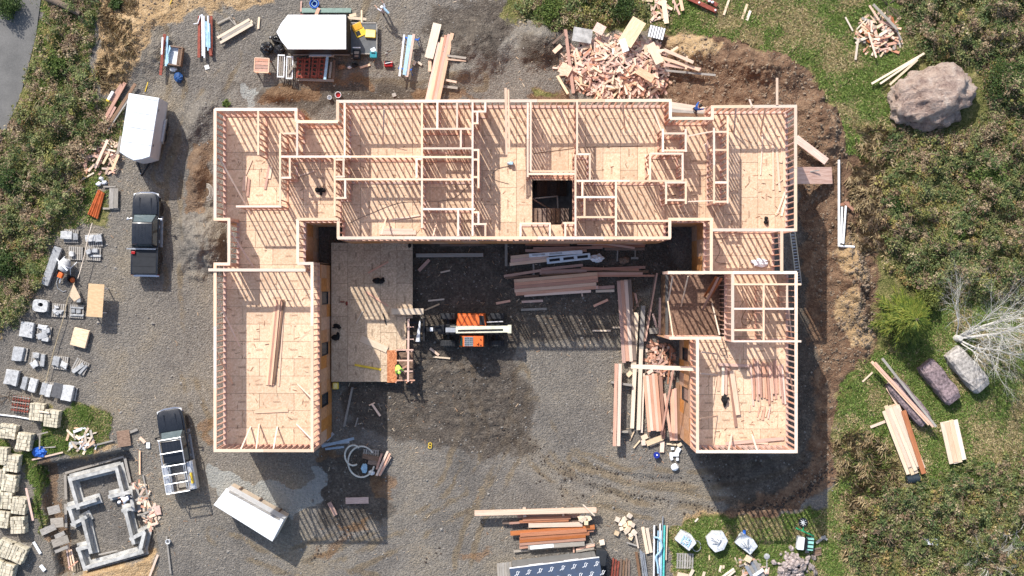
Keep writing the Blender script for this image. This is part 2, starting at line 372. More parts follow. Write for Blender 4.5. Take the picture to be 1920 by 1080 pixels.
# wheel ruts
def rut(pts, w, d):
    global GZ
    dist = np.full(PX.shape, 1e9)
    for (x1, y1), (x2, y2) in zip(pts[:-1], pts[1:]):
        ex, ey = x2 - x1, y2 - y1; t = np.clip(((PX - x1) * ex + (PY - y1) * ey) / (ex * ex + ey * ey), 0, 1)
        dist = np.minimum(dist, np.hypot(PX - x1 - t * ex, PY - y1 - t * ey))
    d = d * np.clip(.2 + 1.6 * fbm(PX / 18, PY / 18, 77, 2) - .4, 0, 1.2)
    GZ = GZ - d * np.exp(-(dist / w) ** 2) + d * .7 * np.exp(-((dist - 2.1 * w) / (w * .8)) ** 2)
rut([(1075, 870), (1200, 900), (1290, 905), (1400, 900), (1490, 870), (1540, 800)], 5, .07)
rut([(1060, 905), (1180, 935), (1290, 950), (1400, 962), (1500, 935), (1562, 870)], 6, .08)
rut([(1150, 890), (1260, 897), (1340, 890)], 4, .05); rut([(590, 1035), (650, 1000), (730, 970), (800, 900)], 5, .04)
rut([(280, 120), (330, 200), (310, 310)], 8, .06); rut([(440, 120), (420, 200), (340, 300), (330, 420)], 8, .08)
# the pit dug for the small foundation
PIT = [(66, 872), (240, 842), (262, 880), (290, 985), (300, 1044), (150, 1082), (108, 1085), (84, 970)]
GZ -= 1.0 * smooth(sdf(PX, PY, PIT), -1, 7)
GZ[sdf(PX, PY, PIT) > 7] = -1.0 + (fbm(PX / 9, PY / 9, 8, 3)[sdf(PX, PY, PIT) > 7] - .5) * .05
hard = smooth(np.maximum.reduce([sdf(PX, PY, [(0 - 90, -90), (88, -90), (85, 0), (55, 110), (30, 190), (-5, 260), (-90, 400)]), sdf(PX, PY, [(420, 215), (1480, 215), (1480, 830), (1290, 830), (1290, 470), (620, 470), (620, 830), (420, 830)])]), -6, 6)
GZ = GZ * (1 - hard) + hard * (-0.06)
def ground_z(px, py):
    i = np.clip((np.asarray(py) - gy[0]) / STEP, 0, len(gy) - 1.001); j = np.clip((np.asarray(px) - gx[0]) / STEP, 0, len(gx) - 1.001)
    return GZ[i.astype(int), j.astype(int)]
def build_ground():
    X = (PX - 960) * GSD; Y = (540 - PY) * GSD; Z = GZ.copy()
    for A, c in ((X, 1), (Y, 1)):
        pass
    X[:, 0] = -1500; X[:, -1] = 1500; Y[0, :] = 1500; Y[-1, :] = -1500
    ny, nx = X.shape; co = np.stack([X, Y, Z], -1).reshape(-1, 3)
    idx = np.arange(ny * nx).reshape(ny, nx)
    q = np.stack([idx[1:, :-1], idx[1:, 1:], idx[:-1, 1:], idx[:-1, :-1]], -1).reshape(-1, 4)
    me = bpy.data.meshes.new('ground'); me.vertices.add(len(co)); me.vertices.foreach_set('co', co.ravel())
    me.loops.add(q.size); me.loops.foreach_set('vertex_index', q.ravel().astype(np.int32))
    me.polygons.add(len(q)); me.polygons.foreach_set('loop_start', np.arange(0, q.size, 4, dtype=np.int32))
    me.polygons.foreach_set('use_smooth', np.ones(len(q), bool))
    me.update(calc_edges=True)
    for nm, chans in (('zone_a', (zg, zd, zs, zc)), ('zone_b', (zw, zm, TRK, zg))):
        at = me.attributes.new(nm, 'FLOAT_COLOR', 'POINT'); at.data.foreach_set('color', np.stack(chans, -1).reshape(-1).astype(np.float32))
    t = NT('ground_surface', 0.95, 0.12); p = t.pos()
    def att(nm):
        a = t.n('Attribute'); a.attribute_name = nm; s = t.n('SeparateColor'); t.put(s.inputs[0], a.outputs['Color']); return s.outputs[0], s.outputs[1], s.outputs[2], a.outputs['Alpha']
    g, d, s_, c_ = att('zone_a'); w_, m_, r_, _ = att('zone_b')
    big = t.noise(p, 0.16, 5, .6); mid = t.noise(p, 1.1, 5, .65); fine = t.noise(p, 5.5, 5, .7); vf = t.noise(p, 22, 3, .7)
    v = t.vor(p, 9.0); bw = t.n('RGBToBW'); t.put(bw.inputs[0], v.outputs['Color'])
    v2 = t.vor(p, 17.0); bw2 = t.n('RGBToBW'); t.put(bw2.inputs[0], v2.outputs['Color'])
    stone = t.math('MULTIPLY_ADD', bw.outputs[0], 0.55); t.put(stone.node.inputs[2], t.math('MULTIPLY', bw2.outputs[0], 0.45))
    grav = t.ramp(stone, [(0.12, srgb(67, 64, 61)), (0.42, srgb(116, 111, 105)), (0.62, srgb(141, 135, 128)), (0.88, srgb(200, 194, 186))])
    fines = t.ramp(fine, [(0.3, srgb(94, 90, 85)), (0.7, srgb(138, 131, 121))])
    grav = t.mix(t.math('MULTIPLY', t.step(t.math('MULTIPLY_ADD', mid, 0.7, ), 0.26, 0.46), 0.75), grav, fines)
    tint = t.ramp(big, [(0.28, (0.55, 0.56, 0.58, 1)), (0.42, (0.86, 0.86, 0.87, 1)), (0.53, (1.03, 1.02, 1.0, 1)), (0.64, (1.2, 1.13, 1.0, 1)), (0.78, (1.28, 1.16, 0.96, 1))])
    grav = t.mix(1.0, grav, tint, 'MULTIPLY')
    def edge(mk, amt=.55, lo=.38, hi=.62):
        e = t.math('ADD', mk, t.math('MULTIPLY', t.math('SUBTRACT', t.math('MULTIPLY_ADD', fine, .5), 0.0), 0)); return e
    def msk(mk, amt=1.3, lo=.36, hi=.66):
        nz = t.math('SUBTRACT', t.math('ADD', t.math('MULTIPLY', mid, .55), t.math('MULTIPLY', fine, .45)), .5)
        return t.step(t.math('ADD', mk, t.math('MULTIPLY', nz, amt)), lo, hi)
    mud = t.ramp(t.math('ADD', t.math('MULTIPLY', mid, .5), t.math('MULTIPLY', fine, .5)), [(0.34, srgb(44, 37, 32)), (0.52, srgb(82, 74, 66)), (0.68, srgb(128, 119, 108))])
    dirt = t.ramp(t.math('ADD', t.math('MULTIPLY', mid, .55), t.math('MULTIPLY', fine, .45)), [(0.32, srgb(72, 54, 43)), (0.48, srgb(110, 87, 70)), (0.6, srgb(138, 114, 92)), (0.74, srgb(174, 151, 126))])
    sand = t.ramp(t.math('ADD', t.math('MULTIPLY', mid, .4), t.math('MULTIPLY', fine, .6)), [(0.3, srgb(128, 102, 72)), (0.5, srgb(166, 140, 106)), (0.72, srgb(196, 174, 142))])
    clay = t.ramp(t.math('ADD', t.math('MULTIPLY', mid, .6), t.math('MULTIPLY', fine, .4)), [(0.3, srgb(80, 58, 40)), (0.5, srgb(122, 92, 64)), (0.7, srgb(158, 126, 92))])
    gras = t.ramp(t.math('ADD', t.math('MULTIPLY', mid, .5), t.math('MULTIPLY', fine, .5)), [(0.3, srgb(58, 62, 36)), (0.46, srgb(90, 94, 52)), (0.57, srgb(126, 120, 78)), (0.7, srgb(172, 156, 118))])
    wash = t.ramp(fine, [(0.3, srgb(128, 130, 128)), (0.7, srgb(164, 164, 158))])
    trk = t.ramp(t.math('ADD', t.math('MULTIPLY', mid, .5), t.math('MULTIPLY', fine, .5)), [(0.36, srgb(84, 72, 58)), (0.62, srgb(138, 124, 102))])
    c = t.mix(t.math('MULTIPLY', t.step(t.math('ADD', r_, t.math('MULTIPLY', t.math('SUBTRACT', fine, .5), .9)), .25, .8), .75), grav, trk)
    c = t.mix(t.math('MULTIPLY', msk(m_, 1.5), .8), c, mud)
    c = t.mix(msk(d), c, dirt); c = t.mix(msk(s_), c, sand); c = t.mix(t.math('MULTIPLY', msk(c_), .6), c, clay)
    c = t.mix(msk(g), c, gras); c = t.mix(t.math('MULTIPLY', msk(w_, .7), .9), c, wash)
    t.color(c)
    hb = t.math('ADD', t.math('MULTIPLY', v.outputs['Distance'], -.9), t.math('ADD', t.math('MULTIPLY', fine, .9), t.math('MULTIPLY', vf, .25)))
    t.bump(hb, 0.85, 0.09)
    me.materials.append(t.m)
    o = link(bpy.data.objects.new('ground', me)); o['kind'] = 'structure'; o['label'] = 'grey gravel yard with brown dirt, sand and grass'
build_ground()

# asphalt road in the corner
def build_road():
    t = NT('asphalt', .9, .2); p = t.pos(); n1 = t.noise(p, .5, 4); n2 = t.noise(p, 14, 3, .7)
    c = t.ramp(t.math('ADD', t.math('MULTIPLY', n1, .5), t.math('MULTIPLY', n2, .5)), [(.35, srgb(94, 93, 91)), (.65, srgb(120, 118, 115))]); t.color(c); t.bump(n2, .3, .01)
    cl = [(40, -240), (28, -60), (12, 60), (-14, 160), (-60, 270), (-140, 400)]; mb = MB(); L = []; Rr = []
    for i, (x, y) in enumerate(cl):
        a = Vector(cl[max(i - 1, 0)]); b = Vector(cl[min(i + 1, len(cl) - 1)]); d = (b - a).normalized(); n = Vector((-d.y, d.x)); h = 56
        L.append(P(x + n.x * -h, y + n.y * -h, 0)); Rr.append(P(x + n.x * h, y + n.y * h, 0))
    vs = []; fs = []
    for a, b in zip(L, Rr): vs += [(a.x, a.y, .03), (b.x, b.y, .03), (a.x, a.y, -.3), (b.x, b.y, -.3)]
    for i in range(len(cl) - 1):
        k = 4 * i; fs += [(k, k + 1, k + 5, k + 4), (k, k + 4, k + 6, k + 2), (k + 1, k + 3, k + 7, k + 5)]
    mb.add(vs, fs); o = mb.build('road', t.m); o['kind'] = 'structure'; o['label'] = 'grey asphalt road crossing the corner'
build_road()
# ------------------------------------------------------------------ the timber-framed house
Z1, ZT = 5.3, 8.05        # upper floor, top of upper walls
house = thing('house_frame', 'large U-shaped timber house frame with open stud walls and no roof', 'house')
WALLS_E = [  # exterior upper walls, ends at plate height
    (403, 205, 557, 205), (555, 205, 555, 228), (555, 228, 633, 228), (633, 190, 633, 228), (631, 190, 1259, 188), (1257, 188, 1257, 222),
    (1257, 222, 1338, 222), (1336, 200, 1336, 224), (1334, 200, 1494, 199), (1492, 199, 1492, 433), (1337, 431, 1494, 431), (1466, 433, 1466, 509),
    (1253, 511, 1494, 511), (1493, 511, 1493, 849), (1306, 847, 1495, 847), (1308, 634, 1308, 847), (1256, 634, 1352, 634),
    (1374, 511, 1374, 641), (1334, 411, 1334, 511), (1254, 411, 1337, 411), (1256, 411, 1256, 446), (633, 446, 1257, 446), (634, 411, 634, 446), (558, 411, 634, 411),
    (558, 411, 558, 494), (558, 494, 587, 494), (585, 494, 585, 846), (401, 845, 588, 845), (403, 495, 403, 845), (401, 495, 431, 495), (429, 411, 429, 495), (401, 411, 431, 411), (403, 205, 403, 411)]
WALLS_I = [
    (484, 206, 484, 290), (525, 250, 525, 386), (443, 387, 527, 387), (533, 250, 557, 250), (557, 229, 557, 293), (527, 293.5, 792, 293.5), (792, 294.5, 885, 294.5), (646, 192, 646, 293),
    (627.5, 295, 627.5, 405), (644, 296, 644, 332), (628, 299, 646, 299), (628, 331, 646, 331), (627, 336, 885, 336.5), (647, 338, 647, 371), (628, 371, 649, 371), (528, 333, 545, 333), (543, 295, 543, 333),
    (791, 190, 791, 427), (781, 298, 781, 333), (780, 298, 791, 298), (820, 191, 820, 241), (792, 241.5, 885, 241.5), (857, 191, 857, 241), (886, 190, 886, 442), (887, 209, 911, 209), (910, 192, 910, 210), (895, 210, 895, 231), (887, 231, 897, 231),
    (897, 281, 897, 352), (887, 281, 898, 281), (887, 299, 898, 299), (887, 332, 898, 332), (794, 278, 885, 278), (864, 243, 864, 278), (794, 392, 890, 392), (859, 393, 859, 442), (887, 398, 898, 398), (897, 398, 897, 420), (887, 420, 912, 420), (910, 420, 910, 443),
    (989.5, 190, 989.5, 331), (995, 190, 995, 321), (1082, 189, 1082, 290), (1079, 290, 1079, 442), (995, 321, 1079, 321), (992, 326, 1079, 326), (1106, 289, 1106, 337), (1081, 289, 1107, 289), (1081, 339, 1281, 339), (1155, 338, 1155, 442), (1092, 342, 1092, 369), (1081, 369.5, 1155, 369.5), (1096, 371, 1096, 406), (1081, 407, 1155, 407), (1157, 414, 1253, 414),
    (975, 419, 1032, 419), (976, 419, 976, 443), (1031, 419, 1031, 443), (1060, 418, 1060, 443), (1056, 418, 1079, 418),
    (1243, 242, 1243, 284), (1286, 242, 1286, 284), (1244, 250, 1286, 250), (1244, 282, 1288, 282), (1219, 288, 1281, 288), (1219, 288, 1219, 338), (1280, 288, 1280, 338), (1249, 341, 1249, 382), (1286, 341, 1286, 382), (1247, 342, 1288, 342), (1250, 375, 1286, 375), (1339, 240, 1339, 381), (1364.5, 217, 1364.5, 381), (1340, 247, 1364, 247), (1340, 281, 1364, 281), (1340, 342, 1364, 342), (1340, 378, 1364, 378),
    (395, 506, 573, 506), (1374, 533, 1502, 533), (1376, 640, 1502, 640), (1432, 534, 1432, 640), (1376, 619, 1432, 619), (1374, 579, 1488, 579), (1476, 534, 1476, 578)]
HOLE = (P(998, 338, Z1), P(1073, 421, Z1))
u_plate = unit(M_PLATE, 'top_plate'); u_bot = unit(M_FIRP, 'bottom_plate'); u_stud = unit(M_FIRP, 'stud')
stud_count = 0; rest = MB()
def in_hole(p): return HOLE[0].x - .05 < p.x < HOLE[1].x + .05 and HOLE[1].y - .05 < p.y < HOLE[0].y + .05
def wall(k, x1, y1, x2, y2, ext):
    global stud_count
    wd = .2 if ext else .135; jig = (k % 23) * .0016
    a, b = P(x1, y1, ZT), P(x2, y2, ZT); d = (b - a).normalized(); L = (b - a).length
    if abs(d.x) > abs(d.y): d2 = 1
    a = a - d * (.02 + jig * .3); b = b + d * (.02 + jig * .3); L = (b - a).length
    lo = Z1 + .012
    wp = place('wall_frame', u_bot, (a.x, a.y, lo + .022 + jig * .1), (b.x, b.y, lo + .022 + jig * .1), wd * .96, .045, house)
    inv = wp.matrix_basis.inverted()
    def sub(o): o.parent = wp; o.matrix_parent_inverse = inv; return o
    n = max(1, int(math.ceil(L / 4.9)))                      # double top plate, butted lengths
    for i in range(n):
        p, q = a + d * (L * i / n + (.006 if i else 0)), a + d * (L * (i + 1) / n - .006)
        sub(place('top_plate', u_plate, (p.x, p.y, ZT - .045 - jig), (q.x, q.y, ZT - .045 - jig), wd, .09))
    m = max(1, int(round(L / .41)))
    for i in range(m + 1):
        if not ext and (i * 7 + k * 3) % 11 == 0 and 0 < i < m: continue
        s = a + d * (.03 + (L - .06) * i / m); st = wd * .93
        z0, z1 = lo + .05, ZT - .1 - jig
        if stud_count < 300 and ext:
            sub(place('stud', u_stud, (s.x, s.y, z0), (s.x, s.y, z1), st if abs(d.y) > .5 else .055, .055 if abs(d.y) > .5 else st, up=(0, 1, 0) )); stud_count += 1
        else:
            rest.box((s.x, s.y, (z0 + z1) / 2), (.055 if abs(d.x) > .5 else st, st if abs(d.x) > .5 else .055, z1 - z0))
    return wp
for k, w in enumerate(WALLS_E): wall(k, *w, True)
for k, w in enumerate(WALLS_I): wall(k + 5, *w, False)
o = rest.build('studs', M_FIRP, house); o['kind'] = 'stuff'
# floor sheets
u_osb = unit(M_OSB, 'floor_sheet')
def cut(r, h):
    x0, y0, x1, y1 = r; a, b, c, d = h
    if c <= x0 or a >= x1 or d <= y0 or b >= y1: return [r]
    out = []
    if x0 < a: out.append((x0, y0, a, y1))
    if c < x1: out.append((c, y0, x1, y1))
    m0, m1 = max(x0, a), min(x1, c)
    if y0 < b: out.append((m0, y0, m1, b))
    if d < y1: out.append((m0, d, m1, y1))
    return out
def floor(rect, z, vertical, holes=(), me=u_osb, name='floor_sheet', parent=house, pz=None, ox=0, oy=0):
    p, q = P(rect[0], rect[3], pz or ZT), P(rect[2], rect[1], pz or ZT); x0, y0, x1, y1 = p.x, p.y, q.x, q.y
    sx, sy = (1.22, 2.44) if vertical else (2.44, 1.22)
    i = 0; gxs = x0 - ox
    while gxs < x1 - .02:
        gyy = y0 - oy - ((1.22 if i % 2 else 0) if vertical else 0); j = 0
        while gyy < y1 - .02:
            st = gxs - ((1.22 if j % 2 else 0) if not vertical else 0)
            rs = [(max(st, x0), max(gyy, y0), min(st + sx, x1), min(gyy + sy, y1))]
            if not vertical and gxs == x0 - ox and st < x0 - ox - .1: pass
            for h in holes: rs = [s for r_ in rs for s in cut(r_, h)]
            for r_ in rs:
                if r_[2] - r_[0] < .05 or r_[3] - r_[1] < .05: continue
                ln, wdt = (r_[3] - r_[1], r_[2] - r_[0]) if vertical else (r_[2] - r_[0], r_[3] - r_[1])
                slab(name, me, ((r_[0] + r_[2]) / 2, (r_[1] + r_[3]) / 2, z - .012 + random.uniform(-.002, .001)), (ln - .022, wdt - .022, .022), math.pi / 2 if vertical else 0, parent)
            gyy += sy; j += 1
        gxs += sx; i += 1
    if not vertical:                                          # close the stagger at the far end
        gyy = y0 - oy; j = 0
        while gyy < y1 - .02:
            if j % 2:
                st = gxs - 1.22
                r_ = (max(st, x0), max(gyy, y0), x1, min(gyy + sy, y1))
                if r_[2] - r_[0] > .05 and r_[3] - r_[1] > .05:
                    for s in cut(r_, holes[0]) if holes else [r_]:
                        slab(name, me, ((s[0] + s[2]) / 2, (s[1] + s[3]) / 2, z - .012), (s[2] - s[0] - .012, s[3] - s[1] - .012, .022), 0, parent)
            gyy += sy; j += 1
hl = (HOLE[0].x, HOLE[1].y, HOLE[1].x, HOLE[0].y)
RECTS = [((403, 205, 555, 411), 0), ((555, 228, 633, 411), 0), ((633, 189, 1257, 446), 1), ((1257, 222, 1336, 411), 0), ((1336, 200, 1492, 431), 1), ((429, 411, 558, 495), 0), ((403, 495, 585, 845), 0), ((1334, 431, 1466, 511), 0), ((1374, 511, 1493, 634), 1), ((1308, 634, 1493, 847), 0)]
for r_, v_ in RECTS: floor(r_, Z1, v_, [hl] if r_[0] == 633 else ())
# joist deck under the sheets and the storey below
u_ply = unit(M_PLY, 'sheathing_panel'); u_rim = unit(M_FIRP, 'rim_joist')
for r_, v_ in RECTS:
    p, q = P(r_[0], r_[3], ZT), P(r_[2], r_[1], ZT); rs = [(p.x, p.y, q.x, q.y)]
    if r_[0] == 633: rs = cut(rs[0], hl)
    mb = MB()
    for s in rs: mb.box(((s[0] + s[2]) / 2, (s[1] + s[3]) / 2, Z1 - .19), (s[2] - s[0] - .02, s[3] - s[1] - .02, .3))
    mb.build('joist_deck', M_BROWNW, house)
def lower_wall(x1, y1, x2, y2, outward, wins=()):
    "sheathed storey under an exterior wall; panels with window openings (start, end, sill, head in metres along the wall)"
    a, b = P(x1, y1, ZT), P(x2, y2, ZT); d = (b - a).normalized(); L = (b - a).length; n = Vector((outward[0], outward[1], 0)) * .105
    top = Z1 - .03; cuts = []; s = 0.0
    edges = sorted([0, L] + [e for w in wins for e in (w[0], w[1])]); spans = list(zip(edges[:-1], edges[1:]))
    for e0, e1 in spans:
        w = next((w for w in wins if abs(w[0] - e0) < 1e-6 and abs(w[1] - e1) < 1e-6), None)
        bands = [(0.0, 2.44), (2.44, 4.88), (4.88, top)] if not w else [(0, w[2]), (w[3], top)]
        m = max(1, int(math.ceil((e1 - e0) / 1.23)))
        for i in range(m):
            for z0, z1 in bands:
                p, q = a + d * (e0 + (e1 - e0) * i / m) + n, a + d * (e0 + (e1 - e0) * (i + 1) / m) + n; zc = (z0 + z1) / 2
                o = place('sheathing_panel', u_ply, (p.x, p.y, zc), (q.x, q.y, zc), .018, z1 - z0 - .008, house)
                o.scale.x -= .008
        if w:
            p, q = a + d * e0, a + d * e1; zc = (w[2] + w[3]) / 2; fr = MB()
            for z in (w[2] + .04, w[3] - .04): fr.bar((p.x + n.x * .8, p.y + n.y * .8, z), (q.x + n.x * .8, q.y + n.y * .8, z), .07, .075)
            for t_ in (p + d * .04, q - d * .04): fr.bar((t_.x + n.x * .8, t_.y + n.y * .8, w[2] + .08), (t_.x + n.x * .8, t_.y + n.y * .8, w[3] - .08), .075, .07)
            win = fr.build('window', M_BLACK, house)
            MB().bar((p.x + d.x * .08 + n.x * .5, p.y + d.y * .08 + n.y * .5, zc), (q.x - d.x * .08 + n.x * .5, q.y - d.y * .08 + n.y * .5, zc), .012, w[3] - w[2] - .16).build('pane', M_GLASS, win)
    MB().bar((a.x - n.x * .6, a.y - n.y * .6, top / 2), (b.x - n.x * .6, b.y - n.y * .6, top / 2), .03, top - .1).build('inner_wall', M_BROWNW, house)
k_ = GSD * (1 - ZT / CAM_H)
def seg(yc, h, y0): return ((yc - h - y0) * k_, (yc + h - y0) * k_)
lower_wall(585, 494, 585, 846, (1, 0), [(*seg(560, 13, 494), 1.7, 4.6), (*seg(661, 13, 494), 1.7, 4.6), (*seg(762, 13, 494), 1.7, 4.6)])
lower_wall(1308, 634, 1308, 847, (-1, 0), [(*seg(672, 13, 634), 1.7, 4.4), (*seg(752, 14, 634), 1.5, 4.4)])
lower_wall(633, 446, 1257, 446, (0, -1)); lower_wall(558, 411, 558, 494, (1, 0)); lower_wall(1334, 411, 1334, 511, (-1, 0)); lower_wall(558, 411, 634, 411, (0, -1)); lower_wall(1254, 411, 1337, 411, (0, -1))
lower_wall(634, 411, 634, 446, (-1, 0)); lower_wall(1256, 411, 1256, 446, (1, 0)); lower_wall(558, 494, 587, 494, (0, 1))
for w, n_ in (((403, 205, 555, 205), (0, 1)), ((555, 205, 555, 228), (1, 0)), ((555, 228, 633, 228), (0, 1)), ((633, 189, 633, 228), (-1, 0)), ((633, 189, 1257, 188), (0, 1)), ((1257, 188, 1257, 222), (1, 0)), ((1257, 222, 1336, 222), (0, 1)), ((1336, 200, 1336, 222), (-1, 0)), ((1336, 200, 1492, 199), (0, 1)), ((1492, 199, 1492, 431), (1, 0)), ((1466, 431, 1492, 431), (0, -1)), ((1466, 431, 1466, 511), (1, 0)), ((1466, 511, 1493, 511), (0, 1)), ((1493, 511, 1493, 847), (1, 0)), ((1308, 847, 1493, 847), (0, -1)), ((403, 845, 585, 845), (0, -1)), ((403, 495, 403, 845), (-1, 0)), ((403, 495, 429, 495), (0, 1)), ((429, 411, 429, 495), (-1, 0)), ((403, 411, 429, 411), (0, -1)), ((403, 205, 403, 411), (-1, 0))):
    lower_wall(*w, n_)
# sunken room beside the right wing
ZL = 3.1
mid_osb = unit(M_OSBSH, 'floor_sheet')
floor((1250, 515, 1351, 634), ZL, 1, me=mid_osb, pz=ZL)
p, q = P(1250, 634, ZL), P(1351, 515, ZL)
MB().box(((p.x + q.x) / 2, (p.y + q.y) / 2, ZL - .2), (q.x - p.x, q.y - p.y, .33)).build('joist_deck', M_BROWNW, house)
for x1, y1, x2, y2 in ((1250, 515, 1250, 632),):
    a, b = P(x1, y1, ZL), P(x2, y2, ZL)
    MB().bar((a.x, a.y, ZL / 2), (b.x, b.y, ZL / 2), .1, ZL - .4).build('inner_wall', M_BROWNW, house)
    MB().bar((a.x, a.y, ZL + .09), (b.x, b.y, ZL + .09), .2, .18).build('edge_beam', plain('dark_beam', (.09, .085, .08, 1), .6), house)
a, b = P(1374, 513, ZT), P(1374, 634, ZT)
for i in range(14):
    s = a.lerp(b, (i + .5) / 14); place('stud', u_stud, (s.x - .02, s.y, ZL + .05), (s.x - .02, s.y, Z1 - .4), .12, .055, house, up=(0, 1, 0))
MB().bar((a.x + .12, a.y, ZL / 2 + 1.1), (b.x + .12, b.y, ZL / 2 + 1.1), .03, 4.0).build('inner_wall', M_BROWNW, house)
a, b = P(1256, 634, ZT), P(1306, 634, ZT)
MB().bar((a.x, a.y - .1, 2.6), (b.x, b.y - .1, 2.6), .03, 5.1).build('inner_wall', M_PLY, house)
MB().box((0, 0, 0), (1, 1, 1))
# stair flight seen through the opening
mb = MB(); tr = unit(M_BROWNW, 'stair_tread')
for i in range(8):
    c = P(1003 + i * 8.5, 405, 4.9 - i * .18); slab('stair_tread', tr, (c.x, c.y, 4.95 - i * .19), (.3, 1.1, .05), 0, house)
for i in range(9):
    c = P(1010 + i * 6, 352, 2.6 - i * .19); slab('stair_tread', tr, (c.x, c.y, 2.5 - i * .19), (.28, 1.2, .05), 0, house)
a = P(999, 340, Z1 - 1.6); place('stair_rail', unit(M_GREYW, 'stair_rail'), P(1002, 372, 4.4), P(1045, 368, 3.4), .09, .14, house); place('stair_rail', unit(M_GREYW, 'stair_rail'), P(1045, 370, 3.4), P(1046, 393, 3.4), .09, .14, house)
a, b = P(940, 330, .15), P(1130, 440, .15)
MB().box(((a.x + b.x) / 2, (a.y + b.y) / 2, .1), (b.x - a.x, a.y - b.y, .1)).build('basement_slab', M_CONC, house)
place('loose_rail', unit(M_BROWNW, 'loose_rail'), P(991, 368, Z1 + .05), P(1030, 392, 3.6), .1, .06, house)
# porch deck inside the U
ZD = .85
dk = unit(M_OSBD, 'deck_sheet')
pa, pb = P(762, 656, ZD), P(775, 597, ZD)
hole1 = (P(762, 656, ZD).x, P(762, 656, ZD).y, P(780, 590, ZD).x, P(775, 597, ZD).y); hole2 = (P(744, 720, ZD).x, P(744, 720, ZD).y, P(780, 590, ZD).x, P(775, 657, ZD).y)
floor((621, 455, 774, 716), ZD, 1, [hole1, hole2], dk, 'deck_sheet', house, ZD)
mb = MB(); c0, c1 = P(624, 714, ZD), P(742, 457, ZD); mb.box(((c0.x + c1.x) / 2, (c0.y + c1.y) / 2, ZD - .2), (c1.x - c0.x, c1.y - c0.y, .34)); c0, c1 = P(742, 595, ZD), P(772, 457, ZD); mb.box(((c0.x + c1.x) / 2 + .01, (c0.y + c1.y) / 2, ZD - .2), (c1.x - c0.x, c1.y - c0.y, .334)); mb.build('deck_joists', M_BROWNW, house)
slab('deck_strip', unit(M_OSBR, 'deck_strip'), P(735, 687, ZD + .03), (W(18), W(60), .022), 0, house)
# braces, headers and loose rails nailed to the frame: (x1, y1, z1, x2, y2, z2, width)
u_br = unit(M_FIR, 'brace')
T = ZT - .25; F = Z1 + .06
for x1, y1, z1, x2, y2, z2, w_ in [
    (408, 290, T, 470, 400, F, .11), (408, 345, T, 440, 460, F, .1), (430, 430, T, 475, 500, F, .1), (407, 560, T, 450, 650, F, .1), (406, 660, T, 436, 720, F, .1), (480, 846, T, 486, 795, F, .1), (512, 846, T, 520, 800, F, .1), (450, 846, T, 470, 800, F, .1), (560, 640, T, 583, 618, T, .1), (556, 795, F, 583, 822, T, .1), (558, 720, F, 583, 745, T, .1),
    (720, 205, T, 718, 270, F, .1), (590, 320, F, 553, 332, F, .1), (715, 440, T, 725, 405, F, .1), (733, 412, F, 790, 403, F, .12), (812, 442, T, 822, 405, F, .1), (1048, 200, T, 1066, 245, F, .09), (1168, 195, T, 1172, 245, F, .09), (1225, 205, T, 1240, 245, T, .12), (1210, 290, F, 1218, 335, T, .1), (1322, 270, T, 1336, 320, F, .12), (1435, 200, T, 1426, 252, F, .1), (1380, 200, T, 1376, 250, F, .1), (1430, 250, F, 1426, 328, F, .08), (1455, 345, F, 1475, 330, F, .1), (1290, 255, T, 1338, 246, T, .1), (1286, 378, T, 1338, 376, T, .08),
    (1372, 815, F, 1366, 846, T, .13), (1410, 815, F, 1420, 846, T, .13), (1480, 700, T, 1490, 745, F, .1), (1475, 545, T, 1485, 640, F, .1), (1460, 440, T, 1464, 500, F, .1), (1390, 545, T, 1410, 600, F, .1), (1313, 700, T, 1345, 703, F, .1), (1313, 785, T, 1345, 780, F, .1), (1315, 660, T, 1345, 664, F, .1),
    (948, 165, ZT + .03, 950, 290, ZT + .03, .16), (953, 168, ZT + .03, 955, 285, ZT + .03, .12), (1457, 146, ZT + .02, 1457, 197, ZT + .02, .16), (1405, 186, ZT + .02, 1410, 200, ZT + .02, .12)]:
    place('brace', u_br, P(x1, y1, z1), P(x2, y2, z2), w_, .045, house)
place('header_beam', u_plate, P(391, 506, ZT + .05), P(573, 506.5, ZT + .05), .2, .1, house)
place('header_beam', u_plate, P(1183, 687, 5.9), P(1312, 692, 5.9), .3, .12, house)
# ------------------------------------------------------------------ vehicles and trailers
def plate(mb, pts, t):
    pts = [Vector(p) for p in pts]; n = (pts[1] - pts[0]).cross(pts[2] - pts[0]).normalized() * t; k = len(pts)
    return mb.add(pts + [p + n for p in pts], [tuple(range(k))[::-1], tuple(range(k, 2 * k))] + [(i, (i + 1) % k, k + (i + 1) % k, k + i) for i in range(k)])
def wheel(parent, c, r, w, axis='x', rim=M_STEEL, name='wheel'):
    "tyre with a rim, the axle along axis, centred on c"
    prof = [(r * .55, -w / 2), (r * .9, -w / 2), (r, -w * .36), (r, w * .36), (r * .9, w / 2), (r * .55, w / 2)]
    t = MB().lathe(prof, c, axis, 22).build(name, M_RUBBER, parent, True)
    MB().lathe([(r * .2, -w * .42), (r * .54, -w * .46), (r * .56, -w * .3), (r * .56, w * .3), (r * .54, w * .46), (r * .2, w * .42)], c, axis, 16).build('rim', rim, t, True)
    return t
M_CARP = plain('black_car_paint', (.012, .014, .018, 1), .28, .1, 2, spec=.5, coat=.6)
M_CGLASS = plain('car_glass', (.10, .13, .14, 1), .08, .1, spec=.9)
M_CHROME = plain('chrome', (.7, .7, .72, 1), .22, .08, metal=.9)
M_LAMP = plain('lamp_lens', (.7, .72, .72, 1), .15, .05, spec=.7); M_TAIL = plain('tail_lens', (.35, .02, .02, 1), .2, .1)
M_SEAT = plain('dark_interior', (.02, .02, .02, 1), .8)
